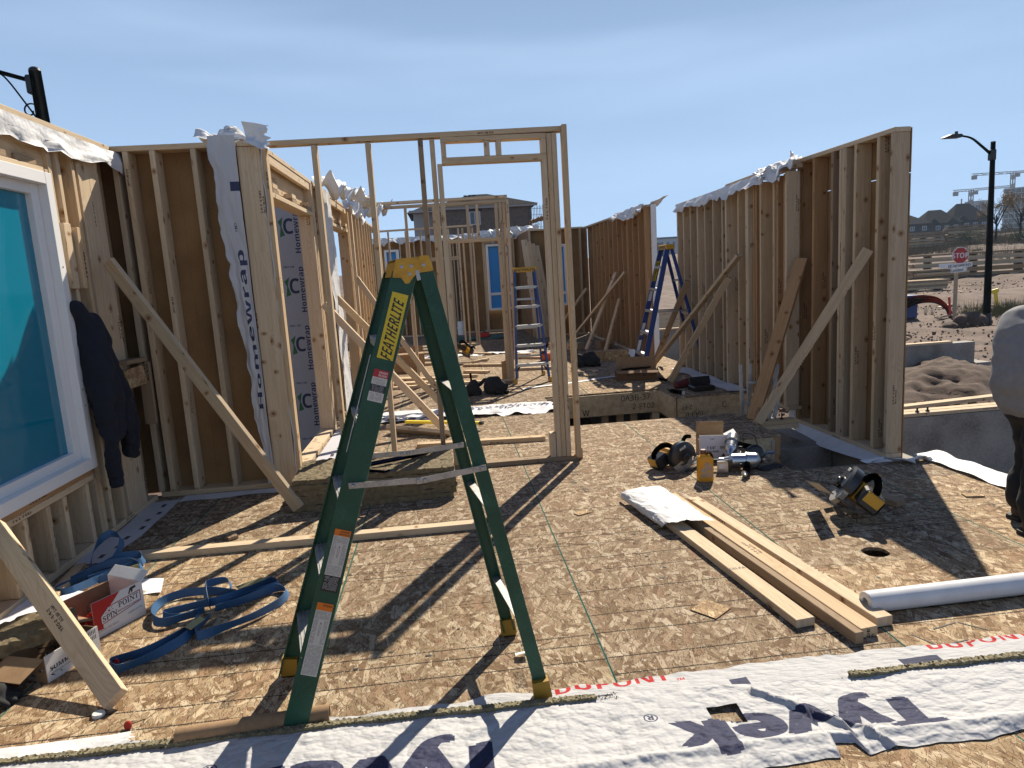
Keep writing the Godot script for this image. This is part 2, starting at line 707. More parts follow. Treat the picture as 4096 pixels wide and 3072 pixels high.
func text_tris(txt: String, font := "Droid Sans", bold := true) -> Array:
	var key := txt + font + str(bold)
	if not glyphs.has(key):
		var arr := text_mesh(txt, font, bold).get_mesh_arrays()
		var vs: PackedVector3Array = arr[Mesh.ARRAY_VERTEX]
		var ix = arr[Mesh.ARRAY_INDEX]
		var out := PackedVector2Array()
		if ix == null or ix.size() == 0:
			for v in vs:
				out.append(Vector2(v.x, v.y))
		else:
			for i in ix:
				out.append(Vector2(vs[i].x, vs[i].y))
		var lo := Vector2(1e9, 1e9)
		var hi := -lo
		for p in out:
			lo = lo.min(p)
			hi = hi.max(p)
		glyphs[key] = [out, lo, hi]
	return glyphs[key]

func fill_tri(img: Image, a: Vector2, b: Vector2, c: Vector2, col: Color) -> void:
	var y0: int = max(0, int(floor(min(a.y, min(b.y, c.y)))))
	var y1: int = min(img.get_height() - 1, int(ceil(max(a.y, max(b.y, c.y)))))
	for y in range(y0, y1 + 1):
		var yy := y + 0.5
		var xs := []
		for e in [[a, b], [b, c], [c, a]]:
			var p: Vector2 = e[0]
			var q: Vector2 = e[1]
			if (p.y <= yy) != (q.y <= yy):
				xs.append(p.x + (q.x - p.x) * (yy - p.y) / (q.y - p.y))
		if xs.size() == 2:
			var x0: int = max(0, int(round(min(xs[0], xs[1]))))
			var x1: int = min(img.get_width(), int(round(max(xs[0], xs[1]))))
			if x1 > x0:
				img.fill_rect(Rect2i(x0, y, x1 - x0, 1), col)

func fill_poly(img: Image, pts: Array, col: Color) -> void:
	var poly := PackedVector2Array(pts)
	var ids := Geometry2D.triangulate_polygon(poly)
	for k in range(0, ids.size(), 3):
		fill_tri(img, poly[ids[k]], poly[ids[k + 1]], poly[ids[k + 2]], col)

# text drawn in the box that starts at o, x to the right along ex and y down along ey (image pixels)
func draw_text(img: Image, txt: String, o: Vector2, ex: Vector2, ey: Vector2, col: Color, font := "Droid Sans", bold := true) -> void:
	var t := text_tris(txt, font, bold)
	var lo: Vector2 = t[1]
	var sz: Vector2 = t[2] - t[1]
	var v: PackedVector2Array = t[0]
	for k in range(0, v.size(), 3):
		var q := []
		for j in 3:
			var p := (v[k + j] - lo) / sz
			q.append(o + ex * p.x + ey * (1.0 - p.y))
		fill_tri(img, q[0], q[1], q[2], col)

func flat_text(txt: String, height: float, font := "Droid Sans", bold := true) -> ArrayMesh:
	# raised 0.6 mm lettering in the xy plane, centred
	var t := text_tris(txt, font, bold)
	var st := new_st()
	var v: PackedVector2Array = t[0]
	var sc: float = height / (t[2].y - t[1].y)
	var mid: Vector2 = (t[1] + t[2]) * 0.5
	for k in range(0, v.size(), 3):
		var pts := []
		for j in 3:
			var p := (v[k + j] - mid) * sc
			pts.append(Vector3(p.x, p.y, 0))
		face(st, pts, [Vector2.ZERO, Vector2.ZERO, Vector2.ZERO], Vector3(0, 0, 1))
	return st.commit()

func print_mat(img: Image, rough := 0.55) -> StandardMaterial3D:
	var m := StandardMaterial3D.new()
	m.albedo_texture = tex(img)
	m.roughness = rough
	return m

# ---------- materials ----------
func make_materials() -> void:
	var osb := osb_image(5, true)
	var osb_t := tex(osb)
	var osb_n := normal_of(osb, 1.6)
	M.osb = []
	for c in [Color(0.92, 0.94, 0.99), Color(0.97, 0.98, 1.0), Color(0.87, 0.89, 0.94), Color(0.9, 0.92, 0.96)]:
		var m := StandardMaterial3D.new()
		m.albedo_texture = osb_t
		m.albedo_color = c
		m.normal_enabled = true
		m.normal_texture = osb_n
		m.normal_scale = 0.8
		m.roughness = 0.85
		m.metallic_specular = 0.25
		M.osb.append(m)
	var rim := osb_image(9, false, 512, 512)
	M.rim = textured(rim, 1.5, 0.85, 1.0)
	M.rim.albedo_color = Color(1.0, 0.97, 0.9)
	M.lsl = textured(ramp_img(512, [lin(0.34, 0.25, 0.14), lin(0.46, 0.35, 0.21), lin(0.56, 0.45, 0.29)], 19, 0.02, 0.08, 0.5), 0.9, 0.8, 0.8)
	M.wool_pale = textured(ramp_img(256, [lin(0.1, 0.085, 0.045), lin(0.18, 0.155, 0.09), lin(0.27, 0.24, 0.15)], 32, 0.03, 0.3, 0.6), 3.0, 0.95)
	M.wood = []
	for sd in [21, 34]:
		var wi := wood_image(sd)
		var wt := tex(wi)
		var wn := normal_of(wi, 1.0)
		for c in [Color(1, 0.98, 0.95), Color(0.97, 0.93, 0.87), Color(0.9, 0.88, 0.85)]:
			var m := StandardMaterial3D.new()
			m.albedo_texture = wt
			m.albedo_color = c
			m.normal_enabled = true
			m.normal_texture = wn
			m.normal_scale = 0.5
			m.roughness = 0.8
			m.metallic_specular = 0.3
			M.wood.append(m)
	M.wood_grey = M.wood[2].duplicate()
	M.wood_grey.albedo_color = Color(0.74, 0.7, 0.66)
	M.wood_red = M.wood[4].duplicate()
	M.wood_red.albedo_color = Color(0.84, 0.73, 0.61)
	M.fiber = textured(ramp_img(512, [lin(0.19, 0.1, 0.036), lin(0.235, 0.13, 0.048), lin(0.28, 0.162, 0.064)], 4, 0.006, 0.2, 0.3), 0.5, 0.9)
	M.concrete = textured(ramp_img(512, [lin(0.16, 0.142, 0.118), lin(0.255, 0.232, 0.2), lin(0.33, 0.303, 0.264)], 8, 0.008, 0.12, 0.35), 0.4, 0.85, 1.5)
	M.dirt = textured(ramp_img(1024, [lin(0.036, 0.02, 0.013), lin(0.082, 0.05, 0.034), lin(0.125, 0.08, 0.056), lin(0.18, 0.125, 0.09)], 15, 0.006, 0.07, 0.5), 0.12, 0.95, 3.0)
	M.soil = textured(ramp_img(512, [lin(0.035, 0.022, 0.015), lin(0.08, 0.05, 0.035), lin(0.13, 0.085, 0.06)], 16, 0.02, 0.12, 0.5), 0.5, 0.95, 4.0)
	M.wool = textured(ramp_img(512, [lin(0.085, 0.062, 0.033), lin(0.15, 0.115, 0.062), lin(0.23, 0.185, 0.105)], 31, 0.02, 0.25, 0.6), 2.0, 0.95, 3.0)
	var fl := ramp_img(512, [lin(0.56, 0.56, 0.56), lin(0.62, 0.62, 0.62), lin(0.67, 0.67, 0.665)], 41, 0.01, 0.2, 0.3)
	M.wrap = textured(fl, 1.3, 0.65, 1.0)
	M.wrap.backlight_enabled = true
	M.wrap.backlight = Color(0.22, 0.22, 0.22)
	var cell := FastNoiseLite.new()
	cell.noise_type = FastNoiseLite.TYPE_CELLULAR
	cell.cellular_return_type = FastNoiseLite.RETURN_DISTANCE2_SUB
	cell.frequency = 0.018
	cell.fractal_octaves = 3
	cell.seed = 12
	M.creases = normal_of(cell.get_seamless_image(512, 512), 5.0)
	cell.frequency = 0.05
	M.creases_wide = normal_of(cell.get_seamless_image(1024, 128), 5.0)
	M.wrap.normal_texture = M.creases
	M.wrap.normal_scale = 0.5
	M.wrap_text = normal_of(noise_img(512, 512, 43, 0.02, 4), 4.0)
	M.vinyl = plain(lin(0.75, 0.75, 0.74), 0.35)
	M.film = plain(lin(0.0, 0.2, 0.3), 0.05)
	M.film.backlight_enabled = true
	M.film.backlight = Color(0.0, 0.3, 0.4)
	M.film.transparency = BaseMaterial3D.TRANSPARENCY_ALPHA
	M.film.albedo_color.a = 0.82
	M.film_bright = plain(lin(0.01, 0.22, 0.42), 0.3)
	M.film_bright.backlight_enabled = true
	M.film_bright.backlight = Color(0.03, 0.42, 0.62)
	var gi := ramp_img(512, [lin(0.004, 0.045, 0.02), lin(0.006, 0.062, 0.03), lin(0.014, 0.08, 0.045)], 51, 0.008, 0.3, 0.5)
	for k in 420:
		var gx := rng.randi() % 512
		var gy := rng.randi() % 512
		var gl := rng.randi_range(4, 40)
		var gc := Color(0.35, 0.5, 0.42) if k % 5 else Color(0.6, 0.62, 0.58)
		for q in gl:
			var pxx := posmod(gx + int(q * sin(k * 1.7)), 512)
			var pyy := posmod(gy + int(q * cos(k * 1.7)), 512)
			gi.set_pixel(pxx, pyy, gi.get_pixel(pxx, pyy).lerp(gc, 0.35))
	M.green = textured(gi, 2.0, 0.5, 0.0, false)
	M.foot_yellow = plain(lin(0.3, 0.17, 0.012), 0.6)
	M.blue_rail = plain(lin(0.022, 0.055, 0.21), 0.35)
	M.alu = plain(lin(0.42, 0.42, 0.41), 0.42, 0.9)
	M.alu_dull = textured(ramp_img(256, [lin(0.3, 0.29, 0.27), lin(0.42, 0.41, 0.39), lin(0.5, 0.49, 0.46)], 53, 0.03, 0.2, 0.5), 2.0, 0.5)
	M.alu_dull.metallic = 0.65
	M.steel = plain(lin(0.5, 0.5, 0.5), 0.3, 1.0)
	M.yellow = textured(ramp_img(256, [lin(0.42, 0.21, 0.01), lin(0.56, 0.31, 0.02), lin(0.6, 0.35, 0.03)], 55, 0.02, 0.2, 0.4), 4.0, 0.45)
	M.yellow_label = plain(lin(0.72, 0.56, 0.02), 0.45)
	M.tool_yellow = plain(lin(0.55, 0.29, 0.012), 0.4)
	M.black_plastic = plain(lin(0.012, 0.012, 0.013), 0.35)
	M.black_metal = plain(lin(0.03, 0.03, 0.032), 0.3, 0.3)
	M.rubber = plain(lin(0.012, 0.012, 0.012), 0.75)
	M.silver = plain(lin(0.5, 0.51, 0.52), 0.28, 0.95)
	M.cardboard = textured(ramp_img(256, [lin(0.22, 0.135, 0.066), lin(0.28, 0.175, 0.09), lin(0.33, 0.21, 0.11)], 61, 0.02, 0.1, 0.4), 2.0, 0.85)
	M.white_card = textured(ramp_img(256, [lin(0.6, 0.6, 0.59), lin(0.68, 0.68, 0.67), lin(0.72, 0.72, 0.71)], 62, 0.02, 0.1, 0.4), 2.0, 0.6)
	M.paper = plain(lin(0.75, 0.75, 0.75), 0.8)
	M.navy = textured(ramp_img(256, [lin(0.004, 0.005, 0.011), lin(0.007, 0.009, 0.018), lin(0.01, 0.012, 0.024)], 63, 0.02, 0.3, 0.5), 4.0, 0.95, 1.5)
	M.black_cloth = textured(ramp_img(256, [lin(0.006, 0.006, 0.007), lin(0.012, 0.012, 0.013), lin(0.02, 0.019, 0.018)], 64, 0.02, 0.3, 0.5), 4.0, 0.9, 1.5)
	M.fleece = textured(ramp_img(256, [lin(0.17, 0.175, 0.185), lin(0.21, 0.215, 0.225), lin(0.25, 0.255, 0.265)], 65, 0.02, 0.35, 0.6), 3.0, 0.95, 1.5)
	M.boot = textured(ramp_img(256, [lin(0.03, 0.018, 0.011), lin(0.055, 0.034, 0.02), lin(0.1, 0.065, 0.04)], 66, 0.03, 0.2, 0.5), 5.0, 0.8, 1.5)
	M.skin = plain(lin(0.4, 0.22, 0.14), 0.55)
	M.hat = plain(lin(0.16, 0.165, 0.17), 0.4)
	M.strap = plain(lin(0.02, 0.09, 0.28), 0.6)
	var rib := Image.create(64, 4, false, Image.FORMAT_RGB8)
	for x in 64:
		for y in 4:
			var v: float = 0.72 + 0.28 * abs(sin(x * PI / 8.0))
			rib.set_pixel(x, y, Color(0.2 * v, 0.38 * v, 0.55 * v))
	M.strap = StandardMaterial3D.new()
	M.strap.albedo_texture = tex(rib)
	M.strap.uv1_scale = Vector3(26, 1, 1)
	M.strap.roughness = 0.6
	M.red = plain(lin(0.45, 0.025, 0.02), 0.45)
	M.orange = plain(lin(0.6, 0.1, 0.015), 0.45)
	M.white = plain(lin(0.75, 0.75, 0.74), 0.5)
	M.ink = plain(lin(0.012, 0.012, 0.012), 0.7)
	M.navy_ink = plain(lin(0.018, 0.024, 0.08), 0.5)
	M.pole = plain(lin(0.018, 0.019, 0.02), 0.45, 0.3)
	M.brick = textured(ramp_img(256, [lin(0.09, 0.062, 0.045), lin(0.135, 0.098, 0.075), lin(0.175, 0.13, 0.1)], 71, 0.02, 0.15, 0.5), 0.5, 0.9)
	M.stucco = plain(lin(0.34, 0.32, 0.3), 0.9)
	M.shingle = textured(ramp_img(256, [lin(0.02, 0.02, 0.022), lin(0.045, 0.042, 0.04), lin(0.07, 0.065, 0.06)], 72, 0.03, 0.25, 0.6), 0.6, 0.9, 1.0)
	M.shingle.metallic_specular = 0.05
	M.shingle.roughness = 1.0
	M.dark_brick = textured(ramp_img(256, [lin(0.035, 0.03, 0.03), lin(0.06, 0.05, 0.047), lin(0.085, 0.07, 0.062)], 73, 0.02, 0.15, 0.5), 0.5, 0.9)
	M.trim = plain(lin(0.5, 0.5, 0.5), 0.6)
	M.pane = plain(lin(0.03, 0.05, 0.075), 0.06)
	M.dark = plain(lin(0.02, 0.02, 0.02), 0.8)
	M.leaf = plain(lin(0.06, 0.075, 0.022), 0.7)
	M.leaf.backlight_enabled = true
	M.leaf.backlight = Color(0.12, 0.14, 0.03)
	M.leaf_dry = plain(lin(0.16, 0.1, 0.03), 0.75)
	M.leaf_dry.backlight_enabled = true
	M.leaf_dry.backlight = Color(0.18, 0.12, 0.03)
	M.leaf_red = plain(lin(0.2, 0.06, 0.025), 0.75)
	M.bark = plain(lin(0.06, 0.045, 0.035), 0.9)
	M.grass = plain(lin(0.075, 0.075, 0.03), 0.8)
	M.grass.backlight_enabled = true
	M.grass.backlight = Color(0.1, 0.1, 0.03)
	M.dry_grass = plain(lin(0.13, 0.095, 0.05), 0.85)
	M.asphalt = plain(lin(0.06, 0.058, 0.056), 0.9)
	M.felt = plain(lin(0.02, 0.018, 0.022), 0.9)
	M.conduit = plain(lin(0.62, 0.06, 0.025), 0.45)
	M.wood_dark = M.wood[1].duplicate()
	M.wood_dark.albedo_color = Color(0.34, 0.26, 0.22)
	M.orange_dull = plain(lin(0.35, 0.2, 0.07), 0.7)
	M.leaf_dark = plain(lin(0.05, 0.04, 0.022), 0.85)
	M.blue_tool = plain(lin(0.015, 0.04, 0.2), 0.45)
	M.strap_label = plain(lin(0.3, 0.27, 0.13), 0.8)
	M.red_card = plain(lin(0.38, 0.04, 0.03), 0.7)
	M.white_translucent = plain(lin(0.6, 0.62, 0.6), 0.4)
	M.roll = textured(fl, 1.0, 0.32)
	M.nail_mesh = lathe([Vector2(0.0001, 0.004), Vector2(0.009, 0.0035), Vector2(0.011, 0.001), Vector2(0.011, 0.0)], 12)
	M.pin_mesh = tube([Vector3.ZERO, Vector3(0, -0.035, 0)], 0.0014, 5)
	M.brown_cap = plain(lin(0.13, 0.035, 0.02), 0.4)
	M.bag = plain(lin(0.3, 0.38, 0.5), 0.3)
	M.green_level = plain(lin(0.02, 0.1, 0.08), 0.45)
	M.red_cloth = plain(lin(0.12, 0.015, 0.012), 0.85)
	M.teal = plain(lin(0.03, 0.12, 0.1), 0.6)
	rng.seed = 99

# ---------- ground and floor ----------
func ground_y(x: float, z: float) -> float:
	var d := Vector2(x - 3.0, z + 8.0).length()
	var y := -1.2 + 4.1 * smoothstep(32.0, 135.0, d)
	if x > -2.42 and x < 3.72 and z > -19.4 and z < 1.9:
		y = -2.9
	return y

func spaced(lo: float, hi: float, c: float) -> Array:
	var out := []
	var x := c
	while x < hi:
		out.append(x)
		x += max(0.6, 0.045 * abs(x - c))
	out.append(hi)
	x = c
	var back := []
	while x > lo:
		x -= max(0.6, 0.045 * abs(x - c))
		back.append(x)
	back.reverse()
	return back + out

func build_ground() -> void:
	var xs := spaced(-500.0, 700.0, 3.2)
	var zs := spaced(-800.0, 120.0, -8.0)
	var n := FastNoiseLite.new()
	n.seed = 3
	n.frequency = 0.35
	n.fractal_octaves = 4
	var n2 := FastNoiseLite.new()
	n2.seed = 5
	n2.frequency = 0.05
	var st := new_st()
	for z in zs:
		for x in xs:
			var y := ground_y(x, z)
			if y > -2.0:
				y += n.get_noise_2d(x, z) * 0.22 + n2.get_noise_2d(x, z) * clamp(Vector2(x, z + 8).length() * 0.02 - 0.2, 0.0, 1.6)
			st.set_uv(Vector2(x, z))
			st.add_vertex(Vector3(x, y, z))
	var w := xs.size()
	for j in zs.size() - 1:
		for i in w - 1:
			var a := j * w + i
			for q in [a, a + 1, a + w + 1, a, a + w + 1, a + w]:
				st.add_index(q)
	st.generate_normals()
	var g := mi(self, "ground", st.commit(), M.dirt)
	g.set_meta("kind", "structure")

# polygons are in x and z; u runs across the panel and v along it
func panel_mesh(polys: Array, x0: float, z0: float, fu: bool, fv: bool) -> ArrayMesh:
	var st := new_st()
	var uv := func(p: Vector2) -> Vector2:
		var u := (p.x - x0) / 1.17
		var v := (p.y - z0) / 2.34
		return Vector2(1.0 - u if fu else u, 1.0 - v if fv else v)
	for poly in polys:
		var pv := PackedVector2Array(poly)
		var ids := Geometry2D.triangulate_polygon(pv)
		for k in range(0, ids.size(), 3):
			for y in [0.0, -0.018]:
				var pts := []
				var uvs := []
				for j in 3:
					var p := pv[ids[k + j]]
					pts.append(Vector3(p.x, y, p.y))
					uvs.append(uv.call(p))
				face(st, pts, uvs, Vector3(0, 1 if y == 0.0 else -1, 0))
		var area := 0.0
		for i in pv.size():
			area += pv[i].cross(pv[(i + 1) % pv.size()])
		for i in pv.size():
			var p := pv[i]
			var q := pv[(i + 1) % pv.size()]
			var o: Vector3 = Vector3(q.y - p.y, 0, p.x - q.x) * signf(area)
			face(st, [Vector3(p.x, 0, p.y), Vector3(q.x, 0, q.y), Vector3(q.x, -0.018, q.y), Vector3(p.x, -0.018, p.y)], [uv.call(p), uv.call(q), uv.call(q) + Vector2(0.01, 0.008), uv.call(p) + Vector2(0.01, 0.008)], o)
	return st.commit()

func build_floor() -> void:
	var fl := struct("subfloor")
	var rects := [
		Rect2(-2.44, -5.46, 4.89, 7.4), Rect2(2.45, -4.68, 1.2, 6.62), Rect2(-1.43, -6.7, 3.88, 1.24), Rect2(2.45, -6.7, 0.41, 1.01),
		Rect2(-1.43, -8.4, 2.58, 1.7), Rect2(2.62, -8.4, 1.02, 0.65), Rect2(-2.6, -19.3, 6.24, 10.9)]
	var hole := Vector2(2.14, -3.225)
	for i in range(-3, 4):
		var x0 := 0.54 + 1.17 * i
		for j in range(-10, 3):
			var z0 := -4.28 + 2.34 * j + (1.17 if posmod(i, 2) == 1 else 0.0)
			var fu := rng.randf() < 0.5
			var fv := rng.randf() < 0.5
			var mat: Material = M.osb[rng.randi() % 4]
			for r in rects:
				var c: Rect2 = Rect2(x0 + 0.0015, z0 + 0.0015, 1.167, 2.337).intersection(r)
				if c.size.x < 0.02 or c.size.y < 0.02:
					continue
				var polys := [[c.position, c.position + Vector2(c.size.x, 0), c.end, c.position + Vector2(0, c.size.y)]]
				if c.size.x > 0.2 and c.size.y > 0.2 and c.grow(-0.08).has_point(hole):
					var left := [c.position]
					var right := [Vector2(c.end.x, c.position.y)]
					left.append(Vector2(hole.x, c.position.y))
					right.append(Vector2(hole.x, c.position.y))
					for k in 13:
						var a := PI * k / 12.0
						var rr := 0.066 + 0.002 * sin(k * 5.0)
						left.append(hole + Vector2(-sin(a), -cos(a)) * rr)
						right.append(hole + Vector2(sin(a), -cos(a)) * rr)
					left.append(Vector2(hole.x, c.end.y))
					left.append(Vector2(c.position.x, c.end.y))
					right.append(Vector2(hole.x, c.end.y))
					right.append(c.end)
					polys = [left, right]
				mi(fl, "osb_panel", panel_mesh(polys, x0, z0, fu, fv), mat, at(0, rng.randf_range(-0.001, 0.001), 0))
	# rim boards round the openings and the joists under the floor
	var rims := [[Vector3(1.17, -0.155, -8.385), Vector3(2.6, -0.155, -8.385)], [Vector3(2.64, -0.155, -7.765), Vector3(3.6, -0.155, -7.765)], [Vector3(1.2, -0.155, -6.72), Vector3(2.84, -0.155, -6.72)], [Vector3(2.45, -0.155, -5.71), Vector3(2.8, -0.155, -5.71)], [Vector3(1.13, -0.155, -6.74), Vector3(1.13, -0.155, -8.36)], [Vector3(2.43, -0.155, -4.72), Vector3(2.43, -0.155, -5.68)], [Vector3(2.46, -0.155, -4.7), Vector3(3.55, -0.155, -4.7)], [Vector3(2.61, -0.155, -7.78), Vector3(2.61, -0.155, -8.37)], [Vector3(3.625, -0.155, -4.66), Vector3(3.625, -0.155, 1.9)]]
	for k in rims.size():
		var r = rims[k]
		var b := board(fl, "rim_board", r[0], r[1], 0.27, 0.04, Vector3.UP, M.lsl)
		var tx := []
		if k == 0:
			tx = [["0A3B-37", Vector3(2.30, -0.085, -8.362), 0.075, 0.0], ["2-F102", Vector3(2.40, -0.2, -8.362), 0.07, 0.0], ["W", Vector3(1.66, -0.235, -8.362), 0.075, 0.0], ["Timber", Vector3(1.32, -0.225, -8.362), 0.035, 180.0]]
		elif k == 1:
			tx = [["0A3-B", Vector3(2.83, -0.22, -7.742), 0.06, 180.0], ["2-F1", Vector3(2.75, -0.13, -7.742), 0.05, 180.0], ["C", Vector3(3.2, -0.13, -7.742), 0.07, 10.0]]
		for t in tx:
			mi(b, "lettering", flat_text(t[0], t[2], "Droid Sans", false), M.ink, turned(t[1].x, t[1].y, t[1].z, 0, 0, t[3]))
	board(fl, "corner_post", Vector3(2.83, -0.02, -5.71), Vector3(2.83, -0.29, -5.71), 0.06, 0.045, Vector3.RIGHT, M.wood_red)
	mi(fl, "steel_bracket", box_mesh(Vector3(0.03, 0.2, 0.004), 0.001), M.alu, at(2.79, -0.14, -5.686))
	for x in [1.95, 2.15, 2.33]:
		board(fl, "stair_post", Vector3(x, -0.3, -8.6), Vector3(x, -2.8, -8.6), 0.09, 0.04, Vector3.RIGHT)
	board(fl, "stair_post", Vector3(2.56, -0.3, -8.42), Vector3(2.56, -2.8, -8.42), 0.09, 0.09, Vector3.RIGHT)
	for k in 16:
		var z := -18.8 + k * 0.61
		board(fl, "floor_joist", Vector3(-2.3, -0.16, z), Vector3(3.5, -0.16, z), 0.24, 0.05, Vector3.UP, M.rim)
	for k in 8:
		var z := -5.3 + k * 0.6
		board(fl, "floor_joist", Vector3(-2.3, -0.16, z), Vector3(2.4, -0.16, z), 0.24, 0.05, Vector3.UP, M.rim)
	# basement
	var bs := mi(self, "basement_slab", box_mesh(Vector3(6.6, 0.1, 22.0)), M.concrete, at(0.6, -2.8, -8.8))
	bs.set_meta("kind", "structure")
	var fd := thing("concrete_foundation", "grey poured concrete foundation wall under the house frame", "foundation", Vector3(3.75, -2.8, -8))
	# right side, lower under the near part of the wall
	mi(fd, "wall", box_mesh(Vector3(0.25, 2.56, 2.3), 0.006), M.concrete, at(3.765, -1.485, -5.85))
	mi(fd, "wall", box_mesh(Vector3(0.25, 2.46, 12.6), 0.006), M.concrete, at(3.55, -1.5, -12.6))
	mi(fd, "wall", box_mesh(Vector3(0.25, 2.46, 6.2), 0.006), M.concrete, at(3.74, -1.55, -1.12))
	mi(fd, "wall", box_mesh(Vector3(0.2, 2.46, 7.6), 0.006), M.concrete, at(-2.42, -1.5, -1.7))
	mi(fd, "wall", box_mesh(Vector3(1.2, 2.46, 0.2), 0.006), M.concrete, at(-1.9, -1.5, -5.55))
	mi(fd, "wall", box_mesh(Vector3(0.2, 2.46, 14.0), 0.006), M.concrete, at(-1.5, -1.5, -12.6))
	mi(fd, "wall", box_mesh(Vector3(6.3, 2.46, 0.2), 0.006), M.concrete, at(0.6, -1.5, -19.4))
	mi(fd, "wall", box_mesh(Vector3(6.3, 2.46, 0.2), 0.006), M.concrete, at(0.6, -1.5, 2.0))
	# short return wall with sill plates at the jog
	mi(fd, "wall", box_mesh(Vector3(0.74, 2.4, 0.2), 0.006), M.concrete, at(3.26, -1.48, -6.28))
	board(fd, "sill_plate", Vector3(2.88, -0.06, -6.26), Vector3(3.3, -0.06, -6.26), 0.14, 0.038, Vector3.BACK)
	board(fd, "sill_plate", Vector3(2.88, -0.021, -6.28), Vector3(3.3, -0.021, -6.28), 0.12, 0.038, Vector3.BACK)
	for x in [3.0, 3.16]:
		mi(fd, "anchor_bolt", lathe([Vector2(0, 0.06), Vector2(0.007, 0.06), Vector2(0.007, 0.012), Vector2(0.016, 0.012), Vector2(0.016, 0), Vector2(0, 0)], 8), M.black_metal, at(x, 0.0, -6.26))

# ---------- framing ----------
# wall along z at inner face x; studs reach from x to x + depth
func studs_z(w: Node3D, x: float, depth: float, y0: float, y1: float, zs: Array, mat: Material = null) -> void:
	for z in zs:
		board(w, "stud", Vector3(x + depth / 2, y0, z), Vector3(x + depth / 2, y1, z + rng.randf_range(-0.006, 0.006)), abs(depth), 0.038, Vector3.RIGHT, mat)

func studs_x(w: Node3D, z: float, depth: float, y0: float, y1: float, xs: Array, mat: Material = null) -> void:
	for x in xs:
		board(w, "stud", Vector3(x, y0, z - depth / 2), Vector3(x + rng.randf_range(-0.006, 0.006), y1, z - depth / 2), depth, 0.038, Vector3.BACK, mat)

func crumple(sd: int, o: Vector3, eu: Vector3, ev: Vector3, nrm: Vector3, amp: float, rag := 0.03, nu := 26, nv := 18) -> ArrayMesh:
	var n := FastNoiseLite.new()
	n.seed = sd
	n.frequency = 1.0
	n.fractal_octaves = 2
	var lu := eu.length()
	var lv := ev.length()
	var nn := nrm.normalized()
	return sheet(nu, nv, func(u: float, v: float):
		var e := n.get_noise_2d(u * lu * 3.2, v * lv * 3.2)
		var e2 := absf(n.get_noise_2d(u * lu * 5.0 + v * lv * 4.0 + 20.0, v * lv * 1.5))
		var ragged: Vector3 = ev.normalized() * n.get_noise_2d(u * lu * 4.0, 70.0) * rag * v + eu.normalized() * n.get_noise_2d(v * 5.0, 40.0) * rag * u
		return o + eu * u + ev * v + nn * ((e + e2 * 0.6) * amp * (0.3 + v)) + ragged)

